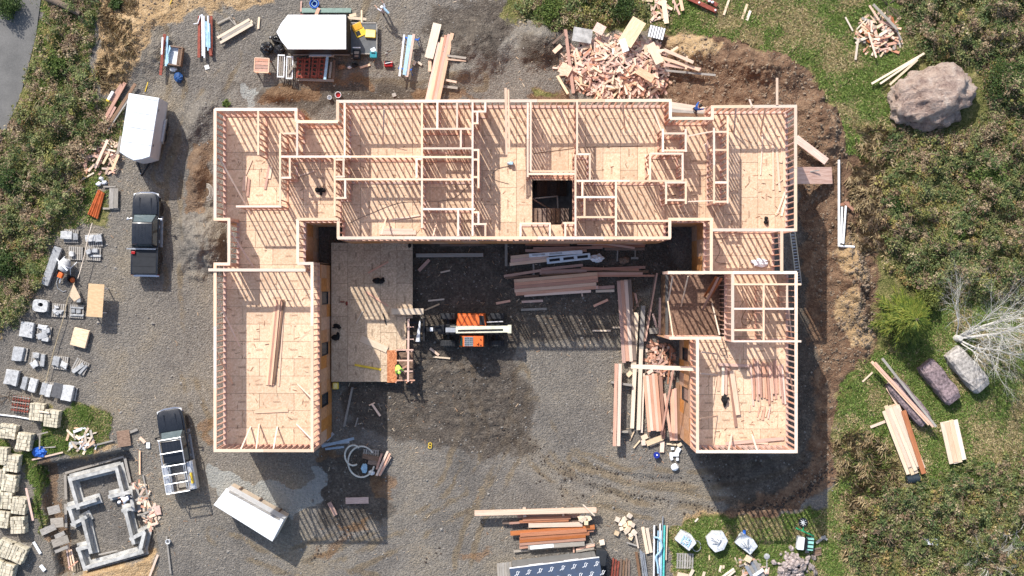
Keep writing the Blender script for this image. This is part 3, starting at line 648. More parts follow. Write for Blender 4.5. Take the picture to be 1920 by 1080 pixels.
def pickup(label, px, py, rz, rack):
    g = thing('pickup_truck', label, 'pickup truck', P(px, py, .05), rz)
    hw, fl, rl = 1.0, 3.05, -3.05
    # lower body with rounded nose
    pl = [(-.96, rl), (.96, rl), (hw, rl + .15), (hw, 2.1), (.95, 2.75), (.8, fl - .08), (.4, fl), (-.4, fl), (-.8, fl - .08), (-.95, 2.75), (-hw, 2.1), (-hw, rl + .15)]
    body = MB(); body.prism([p for p in pl if p[1] > -1.2 or True][:0] or [(-hw, -1.0), (hw, -1.0), (hw, 2.1), (.95, 2.75), (.8, fl - .08), (.4, fl), (-.4, fl), (-.8, fl - .08), (-.95, 2.75), (-hw, 2.1)], .48, 1.12)
    body.build('body', M_CARP, g, True, .05)
    h = MB(); h.prism([(-.88, 1.45), (.88, 1.45), (.86, 2.4), (.72, 2.92), (.35, 3.0), (-.35, 3.0), (-.72, 2.92), (-.86, 2.4)], 1.1, [1.27, 1.27, 1.24, 1.17, 1.17, 1.17, 1.17, 1.24])
    hood = h.build('hood', M_CARP, g, True, .03)
    for s in (-.42, .42): MB().box((s, 2.1, 1.262), (.07, 1.2, .022)).build('hood_crease', M_CARP, hood)
    c = MB(); b0, b1, r0, r1 = -.95, 1.5, -.78, .78; wb, wr = .93, .74; z0, z1 = 1.1, 1.92
    c.add([(-wb, b0, z0), (wb, b0, z0), (wb, b1, z0), (-wb, b1, z0), (-wr, r0, z1), (wr, r0, z1), (wr, r1, z1), (-wr, r1, z1)], [(3, 2, 1, 0), (4, 5, 6, 7), (0, 1, 5, 4), (1, 2, 6, 5), (2, 3, 7, 6), (3, 0, 4, 7)])
    cab = c.build('cab', M_CARP, g, True, .05)
    for s in (-.5, -.25, 0, .25, .5): MB().box((s, 0, 1.926), (.03, 1.3, .014)).build('roof_rib', M_CARP, cab)
    def lerp(a, b, t): return tuple(a[i] + (b[i] - a[i]) * t for i in range(3))
    def pane(name, A, B, C, D, i0=.08, i1=.9, j=.06):   # A,B bottom, C,D top
        l0, l1, t0, t1 = lerp(A, D, i0), lerp(B, C, i0), lerp(A, D, i1), lerp(B, C, i1)
        plate(MB(), [0] * 0 or [lerp(l0, l1, j), lerp(l0, l1, 1 - j), lerp(t0, t1, 1 - j), lerp(t0, t1, j)], .012).build(name, M_CGLASS, cab)
    V = lambda s, y, z, w: (s * w, y, z)
    pane('windscreen', (wb, b1, z0), (-wb, b1, z0), (-wr, r1, z1), (wr, r1, z1)); pane('rear_window', (-wb, b0, z0), (wb, b0, z0), (wr, r0, z1), (-wr, r0, z1), .15, .85, .12)
    for s in (1, -1):
        for ya, yb, ua, ub in ((b0, .25, r0, .05), (.32, b1, .1, r1)):
            q = [(s * wb, ya, z0), (s * wb, yb, z0), (s * wr, ub, z1), (s * wr, ua, z1)]
            pane('side_window', *(q if s > 0 else [q[1], q[0], q[3], q[2]]), .12, .85, .07)
        for y in (-.55, .55): MB().box((s * 1.012, y, .98), (.03, .2, .04)).build('door_handle', M_CHROME, g, False)
        m = MB().bar((s * .95, 1.15, 1.18), (s * 1.2, 1.1, 1.2), .07, .06); m.box((s * 1.24, 1.08, 1.24), (.14, .14, .22)); m.build('mirror', M_CHROME if not rack else M_BLACK, g, False, .015)
        MB().box((s * 1.05, .2, .5), (.16, 2.3, .06)).build('running_board', M_STEEL, g, False, .015)
        MB().box((s * .78, 2.9, .95), (.3, .2, .2)).build('headlight', M_LAMP, g, False, .03)
        for y in (1.95, -1.75): wheel(g, (s * .87, y, .42), .42, .29, 'x')
    bp = MB(); bp.prism([(-1.0, 2.75), (-.85, 3.02), (-.4, 3.14), (.4, 3.14), (.85, 3.02), (1.0, 2.75), (.93, 2.72), (.78, 2.95), (.38, 3.05), (-.38, 3.05), (-.78, 2.95), (-.93, 2.72)], .5, .86)
    bp.build('front_bumper', M_CHROME, g, False)
    MB().box((0, 1.25, .98), (.01, .01, .01))
    if not rack:
        bd = MB()
        for s in (-1, 1): bd.box((s * .93, -2.0, .86), (.14, 2.0, .76))
        bd.box((0, -2.97, .86), (1.98, .1, .74)); bd.box((0, -1.03, .86), (1.72, .06, .74)); bd.box((0, -2.0, .62), (1.72, 1.88, .08)); bd.build('bed', M_CARP, g, True, .02)
        cv = MB().box((0, -1.98, 1.25), (1.76, 1.86, .04)).build('bed_cover', plain('vinyl_cover', (.02, .022, .026, 1), .55), g, False, .012)
        for y in (-1.7, -2.4): MB().box((0, y, 1.274), (1.7, .025, .012)).build('cover_seam', M_BLACK, cv)
        MB().bar((-1.25, -1.12, 1.42), (.9, -1.12, 1.42), .1, .06).build('rack_bar', M_STEEL, g)
        MB().box((0, -3.08, .58), (1.9, .16, .16)).build('rear_bumper', M_CHROME, g, False, .03)
        for s in (-1, 1): MB().box((s * .94, -3.02, .95), (.12, .06, .36)).build('tail_light', M_TAIL, g)
        MB().box((-.78, -1.4, 1.34), (.28, .22, .14)).build('red_bag', M_TAIL, g, False, .04)
    else:
        bd = MB().box((0, -2.0, .62), (1.3, 2.1, .12)); bd.box((0, -3.04, .9), (1.3, .06, .6)); bd.build('bed', M_GREYW, g)
        for s in (-1, 1):
            bx = MB().box((s * .93, -2.0, .95), (.46, 2.1, .78)).build('side_box', M_WHITE if s < 0 else M_ALU, g, False, .02)
            MB().box((s * .93, -2.0, 1.352), (.4, 1.9, .018)).build('box_lid', M_ALU, bx)
            for y0, y1 in ((-3.05, 1.0),): MB().tube([(s * .84, y0, 2.1), (s * .8, y1, 2.1)], .045, 8).build('rack_rail', M_ALU, g, True)
            for y in (-2.95, -1.95, -.98, .9): MB().tube([(s * .85, y, 1.3 if y < -.9 else 1.5), (s * .83, y, 2.1)], .035, 8).build('rack_post', M_ALU, g, True)
            MB().tube([(s * .52, -3.0, 1.55), (s * .52, -1.0, 1.55)], .035, 8).build('rack_rail', M_ALU, g, True)
        for y in (-3.0, -2.3, -1.65, -1.0, -.05, .95): MB().tube([(-.85, y, 2.13), (.85, y, 2.13)], .04, 8).build('rack_crossbar', M_ALU, g, True)
        MB().box((.95, -2.2, 1.46), (.16, .8, .14)).build('yellow_level', M_YEL, g, False, .02)
        MB().box((0, -2.0, .8), (.72, 1.7, .2)).build('bed_load', M_GREYW, g, False, .03)
        MB().box((0, -3.16, .58), (1.7, .14, .14)).build('rear_bumper', M_BLACK, g, False, .03)
    return g
pickup('black crew-cab pickup truck with covered bed parked beside the stone pallets', 281, 440, R(-1), False)
pickup('black work pickup truck with silver ladder rack parked beside the small foundation', 337, 840, R(9.5), True)

def enclosed_trailer(label, px, py, rz, L, Wd, zt, body_mat, roof_mat, nose, seams):
    g = thing('cargo_trailer', label, 'trailer', P(px, py, .05), rz); h = Wd / 2
    pl = [(-h, -L / 2), (h, -L / 2), (h, L / 2), (h * .5, L / 2 + nose * .6), (0, L / 2 + nose), (-h * .5, L / 2 + nose * .6), (-h, L / 2)]
    MB().prism(pl, .5, zt).build('body', body_mat, g, False, .03)
    k = .985; r = MB().prism([(x * k, y * k) for x, y in pl], zt, zt + .06).build('roof', roof_mat, g, False, .025)
    for s in seams: MB().box((0, s, zt + .064), (Wd * .95, .045, .014)).build('roof_seam', M_STEEL, r)
    for s in (-1, 1):
        f = MB().profile([(-.95, .62), (-.8, .95), (.8, .95), (.95, .62)], .16)
        f.v = [(s * (h + .1) + y, x, z) for x, y, z in f.v]; f.build('fender', M_ALU, g, False, .02)
        for y in (-.42, .42): wheel(g, (s * (h + .06), y, .36), .36, .2, 'x')
        MB().box((s * (h + .008), 0, .62), (.02, L * .98, .22)).build('skirt', M_ALU, g)
        for y in (-L * .3, L * .3): MB().box((s * (h + .01), y, zt - .25), (.03, .18, .06)).build('marker_lamp', M_BLACK, g)
    t = MB(); t.bar((-.5, L / 2 + nose * .4, .48), (0, L / 2 + nose + .9, .48), .1, .12); t.bar((.5, L / 2 + nose * .4, .48), (0, L / 2 + nose + .9, .48), .1, .12); t.build('drawbar', M_BLACK, g)
    MB().tube([(0, L / 2 + nose + .75, .05), (0, L / 2 + nose + .75, .85)], .05).build('jack', M_STEEL, g)
    return g
M_SIDE = plain('trailer_side', (.55, .57, .6, 1), .4, .08, 1.2); M_ROOFW = plain('trailer_roof', (.74, .78, .8, 1), .35, .14, 1.4)
tr1 = enclosed_trailer('white enclosed cargo trailer with seamed roof beside the bramble bank', 283, 244, R(171) , 4.35, 2.25, 2.7, M_SIDE, M_ROOFW, .45, (-1.95, -.85, .25, 1.35))
tr2 = enclosed_trailer('black enclosed cargo trailer with white roof and rear ramp let down', 605, 74, R(90), 4.3, 2.55, 2.5, M_BLACK, plain('trailer_roof_clean', (.8, .81, .82, 1), .4, .06), .85, ())
# ramp door let down behind the second trailer (a part of it)
rp = MB().box((0, -3.15, .36), (2.35, 1.95, .07)).build('ramp_door', plain('ramp_tread', (.13, .135, .14, 1), .8), tr2, False, .01)
for s in (-1, 1): MB().box((s * 1.15, -3.15, .41), (.09, 1.95, .06)).build('ramp_edge', M_GREYW, rp)
MB().box((0, -4.1, .41), (2.35, .09, .06)).build('ramp_edge', M_GREYW, rp)
MB().box((0, -2.16, 1.5), (2.2, .02, 1.8)).build('doorway', M_SEAT, tr2)

# telehandler
th = thing('telehandler', 'orange telehandler with cream boom standing in the muddy courtyard', 'telehandler', P(886, 617, .04))
M_BOOM = plain('cream_paint', (.72, .69, .52, 1), .45, .1, 3)
for x in (-1.78, 1.8):
    for y in (.98, -1.02):
        w_ = wheel(th, (x, y, .56), .58, .46, 'y', M_ORANGE)
        for i in range(18):
            a = i * math.pi / 9; MB().box((x + .575 * math.cos(a), y, .56 + .575 * math.sin(a)), (.05, .44, .05)).build('tread_lug', M_RUBBER, w_)
c = MB(); c.box((0, 0, .72), (4.4, .75, .42)); c.box((-1.78, 0, .56), (.2, 1.7, .2)); c.box((1.8, 0, .56), (.2, 1.7, .2)); c.box((-2.3, 0, .85), (.5, .7, .6)); c.build('chassis', M_BLACK, th, False, .03)
hd = MB(); hd.add([(-1.2, .22, .6), (1.1, .22, .6), (1.0, 1.2, .6), (-1.1, 1.2, .6), (-1.14, .26, 1.5), (1.06, .26, 1.5), (.84, 1.12, 1.45), (-.94, 1.12, 1.45)], [(3, 2, 1, 0), (4, 5, 6, 7), (0, 1, 5, 4), (1, 2, 6, 5), (2, 3, 7, 6), (3, 0, 4, 7)])
hood = hd.build('engine_hood', M_ORANGE, th, False, .05)
plate(MB(), [(.55, .34, 1.505), (.98, .34, 1.505), (.86, 1.04, 1.458), (.55, 1.04, 1.458)], .015).build('grille', M_BLACK, hood)
MB().bar((-.7, .4, 1.52), (-.4, 1.05, 1.475), .02, .02).build('panel_line', M_RUST, hood)
cb = MB(); cb.add([(-.95, -1.3, .6), (.9, -1.3, .6), (.9, -.42, .6), (-.95, -.42, .6), (-.62, -1.2, 2.3), (.86, -1.2, 2.3), (.86, -.46, 2.3), (-.62, -.46, 2.3)], [(3, 2, 1, 0), (4, 5, 6, 7), (0, 1, 5, 4), (1, 2, 6, 5), (2, 3, 7, 6), (3, 0, 4, 7)])
cab = cb.build('cab', M_ORANGE, th, False, .04)
plate(MB(), [(-.9, -.5, .95), (-.9, -1.22, .95), (-.66, -1.15, 2.2), (-.66, -.52, 2.2)][::-1], -.012).build('windscreen', plain('tinted_glass', (.03, .1, .09, 1), .1, spec=.8), cab)
MB().box((-.2, -.83, 2.3), (.62, .68, .03)).build('roof_window', M_CGLASS, cab)
gd = MB()
for i in range(6): gd.box((-.5 + i * .12, -.83, 2.33), (.03, .68, .03))
for i in range(5): gd.box((-.2, -1.13 + i * .15, 2.33), (.62, .03, .028))
gd.build('roof_guard', M_STEEL, cab)
MB().lathe([(.09, 2.3), (.1, 2.36), (.05, 2.46)], (.45, -.95, 0), 'z', 12).build('beacon', M_ORANGE, cab)
for y in (-.7, -1.1): MB().lathe([(.05, 2.3), (.05, 2.345)], (.68, y, 0), 'z', 10).build('roof_bolt', M_BLACK, cab)
bm_ = MB(); bm_.bar((-1.15, .0, 1.75), (2.75, .07, 1.95), .5, .42); bm = bm_.build('boom', M_BOOM, th, False, .03)
MB().bar((-1.0, -.05, 1.985), (2.3, .02, 2.155), .13, .02).build('hose_channel', M_BLACK, bm)
MB().box((2.78, .07, 1.95), (.28, .62, .5)).build('boom_pivot', M_BOOM, th, False, .03)
MB().bar((-1.9, .0, 1.65), (-1.15, .0, 1.75), .34, .3).build('boom_tip', M_STEEL, bm)
MB().tube([(-1.6, .25, 1.6), (.4, .27, 1.65)], .05).build('boom_hose', M_BOOM, bm)
MB().tube([(1.1, .55, 1.55), (2.3, .6, 1.5)], .06).build('lift_cylinder', M_CHROME, th)
fc = MB(); fc.box((-3.55, 0, .9), (.15, 1.7, .9)); fc.box((-3.0, 0, 1.0), (.9, .3, .3)); fc.box((-2.55, .25, 1.2), (.5, .12, .2)); car = fc.build('fork_carriage', M_BLACK, th, False, .02)
for y in (-.5, .5): MB().box((-4.15, y, .5), (1.15, .13, .06)).build('fork', M_BLACK, car)
MB().box((-3.0, .02, 1.18), (.22, .28, .08)).build('light_box', M_WHITE, car)
# white sheet bundle on the forks
tp = MB(); tp.add([(-4.1, -.95, .55), (-3.7, -.95, .55), (-3.62, .62, .55), (-3.75, .75, .55), (-4.02, -.9, .98), (-3.74, -.9, 1.02), (-3.66, .6, .95), (-3.76, .66, .9)], [(3, 2, 1, 0), (4, 5, 6, 7), (0, 1, 5, 4), (1, 2, 6, 5), (2, 3, 7, 6), (3, 0, 4, 7)])
o = tp.build('white_tarp', M_WHITEP, None, True, .05); o.location = P(882, 617, .04); tag(o, 'folded white tarp bundle on the telehandler forks', 'tarp')

# long white-topped storage box
bx = thing('storage_container', 'long white-topped box with plywood side by the pale concrete spill', 'container')
zt = 2.5; top = [P(x, y, zt) for x, y in ((425, 916), (401, 947), (510, 1015), (531, 975))]
cx = sum(p.x for p in top) / 4; cy = sum(p.y for p in top) / 4; bx.location = (cx, cy, 0); loc = [(p.x - cx, p.y - cy) for p in top]
MB().prism(loc, .12, 1.2).build('side_wall', M_CREAM, bx); MB().prism([(x * 1.004, y * 1.004) for x, y in loc], 1.2, zt - .055).build('upper_wall', M_WHITE, bx)
rf = MB().prism([(x * 1.01, y * 1.01) for x, y in loc], zt - .05, zt).build('roof', M_WHITE, bx, False, .02)
d = Vector(loc[2]) - Vector(loc[1]); d.normalize()
a0 = Vector(loc[0]) * .9; a1 = Vector(loc[3]) * .9
MB().bar((a0.x, a0.y, zt + .02), (a1.x, a1.y, zt + .02), .18, .03).build('roof_strip', M_GREYW, rf)
for s in (.15, .5, .85):
    p = Vector(loc[0]).lerp(Vector(loc[3]), s); MB().box((p.x * 1.02, p.y * 1.02, .65), (.12, .12, 1.0), math.atan2(d.y, d.x)).build('batten', M_BROWNW, bx)
for s in (0.02, .98):
    p = Vector(loc[1]).lerp(Vector(loc[2]), s) * .8; MB().box((p.x, p.y, .06), (.5, .3, .12)).build('skid', M_BROWNW, bx)

# small shed at the lower edge
sh = thing('shed', 'small grey shed with two windows and a navy underlayment roof', 'shed')
M_SIDING = plain('grey_siding', (.17, .17, .165, 1), .7, .08, 2); M_NAVY = plain('navy_underlay', (.022, .042, .085, 1), .6, .15, 3)
a, b = P(960, 1051, 0), P(1114, 1032, 0); ax = (b - a).normalized(); nn = Vector((ax.y, -ax.x, 0)); L = (b - a).length; hz = 3.6; dep = 4.2
rz = math.atan2(ax.y, ax.x); sh.location = a; sh.rotation_euler = (0, 0, rz)
MB().box((L / 2, -.06, hz / 2), (L, .12, hz)).build('wall', M_SIDING, sh); MB().box((L / 2, -dep, hz / 2), (L, .12, hz)).build('wall', M_SIDING, sh)
for x in (.06, L - .06): MB().box((x, -dep / 2, hz / 2 + .3), (.1, dep - .2, hz - .6)).build('wall', M_SIDING, sh)
u_bat = unit(M_SIDING, 'batten')
for i in range(8): slab('batten', u_bat, (.3 + i * (L - .6) / 7, .012, hz / 2), (.05, .03, hz - .1), 0, sh)
for x in (1.75, 4.35):
    w_ = MB(); w_.box((x, .03, 3.25), (1.05, .07, .07)); w_.box((x, .03, 2.25), (1.05, .07, .07))
    for dx in (-.49, 0, .49): w_.box((x + dx, .03, 2.75), (.08, .07, .93))
    win = w_.build('window', M_WHITE, sh)
    for dx in (-.245, .245): MB().box((x + dx, .02, 2.75), (.4, .02, .9)).build('pane', M_GLASS, win)
rf = MB(); rf.add([(-.15, .28, hz + .02), (L + .15, .28, hz + .02), (L + .15, -dep / 2, hz + 1.0), (-.15, -dep / 2, hz + 1.0), (-.15, -dep - .25, hz + .02), (L + .15, -dep - .25, hz + .02)] + [(-.15, .28, hz - .1), (L + .15, .28, hz - .1), (L + .15, -dep / 2, hz + .85), (-.15, -dep / 2, hz + .85), (-.15, -dep - .25, hz - .1), (L + .15, -dep - .25, hz - .1)], [(0, 1, 2, 3), (3, 2, 5, 4), (6, 9, 8, 7), (9, 10, 11, 8), (0, 6, 7, 1), (4, 5, 11, 10), (1, 7, 8, 2), (2, 8, 11, 5), (0, 3, 9, 6), (3, 4, 10, 9)])
rf = rf.build('roof', M_NAVY, sh)
MB().box((L / 2, .3, hz - .03), (L + .3, .05, .16)).build('fascia', M_WHITE, rf)
sl = (1.0 - .02) / (dep / 2 + .28)
for row in range(3):
    for i in range(8):
        x = .35 + i * .82 + (row % 2) * .35; y = -.1 - row * .62; mk = MB()
        q = lambda u, v: (x + u, y + v, hz + .03 + (.28 - (y + v)) * sl)
        mk.tube([q(-.2, -.14), q(-.02, -.05), q(.0, .12), q(.12, .14)], .022, 5); mk.tube([q(-.02, -.14), q(.1, -.04), q(.12, .06), q(.22, .1)], .022, 5); mk.build('roof_mark', M_WHITE, rf)
slab('lean_to_panel', unit(M_GREYW, 'lean_to_panel'), (0, 0, 0), (.01, .01, .01)) if False else None
fp = thing('plank_platform', 'weathered plank platform standing against the grey shed', 'platform')
for i in range(6): place('plank', unit(M_GREYW, 'plank'), P(933.5 + i * 4.6, 1056 - i * .5, 2.2), P(936 + i * 4.6, 1100, 2.2), .16, .04, fp)
for x in (934, 956): place('post', unit(M_GREYW, 'post'), P(x, 1060, 0), P(x, 1060, 0) + Vector((0, 0, 2.15)), .1, .1, fp)
# ------------------------------------------------------------------ lumber, pipes, pallets and loose things in the yard
def gz1(px, py): return float(ground_z(px, py))
def plank(x1, y1, x2, y2, w, z, mat, label=None, cat='plank', group=None, name='plank', t=.045, dz=0.0, parent=None):
    "a sawn piece lying with its top z above the ground; ends and width given as seen"
    g = max(0, gz1((x1 + x2) / 2, (y1 + y2) / 2)) if z < 2.5 and parent is None else 0
    o = place(name, unit(mat, name), P(x1, y1, z + g - t / 2), P(x2, y2, z + g + dz - t / 2), W(w), t, parent)
    if label: tag(o, label, cat, group)
    return o
def stack(rows, mats, label, group, name='plank', cat='plank', z=.1, t=.05):
    for i, r in enumerate(rows):
        m = mats[i % len(mats)] if isinstance(mats, (list, tuple)) else mats
        zz = r[5] if len(r) > 5 else z
        plank(*r[:5], zz + (i % 5) * .006, m, label, cat, group, name, t)
def fan(x1, y1, x2, y2, n, w, mats, label, group, z=.25, layers=1, name='plank', cat='plank', t=.05, jit=4, skew=0.0):
    "n planks side by side; the centre line of the lowest layer runs (x1,y1)-(x2,y2)"
    dx, dy = x2 - x1, y2 - y1; L = math.hypot(dx, dy); nx, ny = -dy / L, dx / L; k = 0
    for l in range(layers):
        for i in range(n):
            o = (i - (n - 1) / 2) * w * 1.05; a, b = random.uniform(-jit, jit) / L, 1 + random.uniform(-jit, jit) / L; s = skew * (i - (n - 1) / 2)
            plank(x1 + nx * (o - s) + dx * a, y1 + ny * (o - s) + dy * a, x1 + nx * (o + s) + dx * b, y1 + ny * (o + s) + dy * b, w, z + l * (t + .006) + (k % 4) * .004, mats[k % len(mats)], label, cat, group, name, t); k += 1
def pipe(pts, r, z, mat, label, cat='pipe', group=None, name='pipe', seg=8):
    o = MB().tube([P(x, y, z + r) if len(q) == 0 else P(x, y, q[0]) for x, y, *q in pts], r, seg).build(name, mat, None, True); return tag(o, label, cat, group)
F5 = [M_FIR, M_FIRP, M_RED, M_FIR, M_FIRP]; C3 = [M_CREAM, M_FIR, M_CREAM]; RD = [M_RED, M_FIRP, M_RED, M_BROWNW]

# --- scrap piles: loose offcuts heaped up
def scrap(poly, n, h, lab, grp, mats, lmin=.3, lmax=1.3, fill=0, base=0.0, wmin=.08, wmax=.22):
    xs = [p[0] for p in poly]; ys = [p[1] for p in poly]; pts = []
    while len(pts) < n + fill:
        q = np.stack([rng.uniform(min(xs), max(xs), 400), rng.uniform(min(ys), max(ys), 400)], 1); d = sdf(q[:, 0], q[:, 1], poly)
        pts += [(a, b, c) for (a, b), c in zip(q, d) if c > 0]
    dm = max(p[2] for p in pts); fl = MB(); hx, hy = sum(xs) / len(xs), sum(ys) / len(ys)
    heap = thing('scrap_heap', lab, 'scrap heap', P(hx, hy)); o0 = heap.location.copy()
    for i, (x, y, d) in enumerate(pts[:n + fill]):
        top = h * min(1, (d / dm) ** .7) * random.uniform(.75, 1.05) + .05 + base + max(0, gz1(x, y)) * .5
        L = random.uniform(lmin, lmax) * (.7 if random.random() < .5 else 1); w = random.uniform(wmin, wmax); t = random.choice((.04, .04, .09, .02)); a = random.uniform(0, math.pi); tl = random.uniform(-.28, .28)
        dd = Vector((math.cos(a) * math.cos(tl), math.sin(a) * math.cos(tl), math.sin(tl))) * (L / 2)
        up = Vector((random.uniform(-.3, .3), random.uniform(-.3, .3), 1))
        if i < n:
            c = P(x, y, top) - o0; place('offcut', unit(random.choice(mats), 'offcut'), c - dd, c + dd, w, t, heap, up)
        else:
            c = P(x, y, max(.03, top - .12 - random.random() * .2)) - o0; fl.bar(c - dd, c + dd, w, t, up)
    if fill:
        o = fl.build('scrap_wood', M_FIRP, heap); o['kind'] = 'stuff'
SM = [M_FIR, M_FIRP, M_CREAM, M_RED, M_FIR, M_CREAM]
scrap([(1062, 88), (1110, 72), (1180, 62), (1240, 85), (1256, 120), (1252, 165), (1215, 180), (1130, 186), (1075, 165), (1045, 130)], 290, 1.0, 'big heap of pale wood offcuts behind the house', 'offcuts in the big scrap heap', SM, fill=420)
scrap([(1608, 40), (1640, 22), (1680, 35), (1692, 75), (1670, 105), (1630, 100), (1606, 75)], 90, .55, 'round heap of wood offcuts on the grass near the boulder', 'offcuts in the grass heap', SM + [M_GREYW, M_CEDAR], .3, 1.1, fill=60)
scrap([(150, 285), (172, 268), (205, 258), (222, 270), (218, 318), (190, 328), (160, 322)], 60, .35, 'heap of wood offcuts beside the seamed-roof trailer', 'offcuts beside the trailer', SM, .3, 1.0, fill=30)
scrap([(1210, 650), (1232, 638), (1262, 650), (1266, 690), (1240, 712), (1212, 700)], 80, .7, 'heap of small reddish offcuts beside the sunken room', 'offcuts beside the sunken room', [M_FIRP, M_RED, M_FIR, M_BROWNW], .2, .8, fill=80)
scrap([(1215, 0), (1235, -6), (1280, -4), (1275, 20), (1250, 38), (1222, 42)], 36, .3, 'small heap of pale boards at the top edge', 'offcuts at the grass edge', SM, .3, 1.2)
scrap([(120, 812), (150, 800), (185, 812), (180, 845), (135, 848)], 34, .3, 'heap of whitish boards on grass above the foundation pit', 'offcuts beside the pit', [M_GREYW, M_CREAM, M_FIR, M_WHITEP], .3, 1.2)
scrap([(248, 905), (268, 900), (290, 940), (300, 985), (285, 1000), (262, 960)], 70, .2, 'strewn splintered wood scraps along the foundation pit edge', 'splinters along the trench', [M_FIR, M_GREYW, M_RED, M_CREAM], .15, .7)
scrap([(1375, 1050), (1420, 1045), (1445, 1070), (1440, 1082), (1370, 1082)], 26, .25, 'low heap of greyish boards beside the rubble stones', 'offcuts beside the rubble', [M_GREYW, M_CREAM, M_FIRP], .3, 1.1)

# sheets and long members on the big heap
for x, y, w, h, a, z, m, lb in [
    (1185, 60, 55, 28, -58, .9, M_CREAM, 'cream plywood strip lying across the top of the scrap heap'), (1092, 66, 36, 26, 8, .5, M_CONC, 'grey cement board on the upper left of the scrap heap'), (1124, 54, 20, 18, 30, .6, M_FIRP, 'small square pinkish panel at the top of the scrap heap'),
    (1228, 100, 40, 16, 62, 1.1, M_CREAM, 'cream board leaning on the right flank of the scrap heap'), (1210, 140, 34, 14, 30, .9, M_FIR, 'pale short board near the lower right of the scrap heap'), (1060, 130, 22, 20, 30, .5, M_FIR, 'square pale panel at the left foot of the scrap heap'), (1170, 85, 24, 12, 70, 1.25, M_WHITEP, 'white board near the crest of the scrap heap')]:
    o = slab('panel', unit(m, 'panel'), P(x, y, z + .3), (W(w), W(h), .025), R(-a)); o.rotation_euler = (random.uniform(-.12, .12), random.uniform(-.12, .12), R(-a)); tag(o, lb, 'panel')
sp = thing('slatted_panel', 'white slatted metal panel above the scrap heap', 'panel', P(1231, 61, .6), R(-14))
MB().box((0, 0, 0), (1.22, .86, .03)).build('backing', M_BLACK, sp)
for i in range(6): MB().box((-.5 + i * .2, 0, .03), (.14, .88, .025)).build('slat', M_WHITE, sp)
for i, (a, lb) in enumerate([((1060, 55, 1075, 175, 6), 'long reddish beam along the left flank of the scrap heap'), ((1045, 142, 1065, 176, 5), 'short cream plank at the lower left foot of the scrap heap'), ((1052, 85, 1038, 98, 8), 'pale plank stub beside the dark gravel and the scrap heap'),
    ((1058, 62, 1036, 82, 4), 'thin brown stick at the upper left of the scrap heap'), ((1245, 93, 1300, 117, 6), 'cream stud on the dirt, upper one of the nailed frame'), ((1240, 108, 1312, 131, 6), 'cream stud on the dirt, middle one crossing the nailed frame'), ((1245, 121, 1314, 130, 6), 'pinkish stud on the dirt under the crossing one'), ((1246, 132, 1342, 141, 4), 'long thin grey batten on the brown dirt'), ((1288, 105, 1286, 130, 4), 'short upright stud closing the nailed frame'), ((1271, 88, 1250, 102, 5), 'short cream board between the heap and the dirt'), ((1230, 95, 1233, 165, 4), 'thin pinkish batten down the right side of the heap'), ((1224, 100, 1236, 165, 4), 'second thin batten beside the pinkish one on the heap')]):
    plank(*a, .55, [M_RED, M_CREAM, M_FIR, M_BROWNW, M_FIR, M_FIR, M_FIRP, M_GREYW, M_FIR, M_CREAM, M_FIRP, M_FIR][i], lb, dz=.1)

# --- top edge
stack([(1368, -4, 1357, 28, 4), (1401, 8, 1391, 37, 4.5), (1407, 20, 1400, 38, 5)], M_CREAM, 'pale board lying on the grass near the red beam', 'boards on the grass')
plank(1244, 0, 1250, 44, 9, .4, M_CREAM, 'wide cream plank on the heap at the top edge'); plank(1275, -5, 1280, 20, 6, .3, M_FIR, 'narrow pale plank at the right of the top-edge heap'); plank(1204, 1, 1224, 2, 3, .2, M_CREAM, 'thin pale stick in the brush at the top edge')
rb = thing('steel_beam', 'rust-red steel beam with white bolts on the grass at the top edge', 'beam', P(1315, 10, .1))
a, b = P(1288, -4, .2) - rb.location, P(1343, 22, .2) - rb.location
mb = MB(); mb.bar(a, b, .3, .03); mb.bar(a + Vector((0, 0, .2)), b + Vector((0, 0, .2)), .3, .03); mb.bar(a + Vector((0, 0, .1)), b + Vector((0, 0, .1)), .03, .17); mb.build('web', M_RUST, rb)
for s in (.4, .95): c = a.lerp(b, s); MB().lathe([(.07, .215), (.07, .3), (.03, .32)], (c.x, c.y, c.z), 'z', 10).build('bolt', M_WHITE, rb)
plank(1325, -2, 1345, 10, 7, .3, M_RUST, 'short rust-red post crossing the steel beam', 'post', name='post')
for i, (x, y) in enumerate(((1330, 2), (1336, 4))): tag(MB().blob(P(x, y, .4), (.12, .1, .08), 8, 5, .1).build('pipe_fitting', M_WHITEP), 'white plastic pipe fitting on the rust-red post', 'fitting', 'fittings on the post')
for i, a in enumerate([(1634, 157, 1733, 100, 4), (1650, 157, 1722, 108, 3.5), (1668, 159, 1720, 112, 4)]): plank(*a, .45 + i * .05, M_CREAM, ['pale pole beside the boulder, the longest of three', 'pale pole beside the boulder, middle of three', 'pale pole leaning nearest onto the boulder'][i], 'pole', name='pole', t=.09)
plank(1585, 32, 1599, 58, 3, .2, M_CREAM, 'thin pale stick on the grass left of the heap'); plank(1609, 72, 1604, 112, 4, .2, M_CREAM, 'pale stick pointing down from the grass heap'); plank(1637, 8, 1682, 55, 5, .6, M_GREYW, 'long grey plank across the top of the grass heap'); plank(1630, 10, 1648, 38, 4, .6, M_FIR, 'shorter pale plank beside the grey one on the grass heap'); plank(1678, 48, 1690, 75, 3, .5, M_GREYW, 'grey batten at the right of the grass heap'); plank(1628, 60, 1643, 108, 3.5, .55, M_FIR, 'pale batten down the middle of the grass heap')

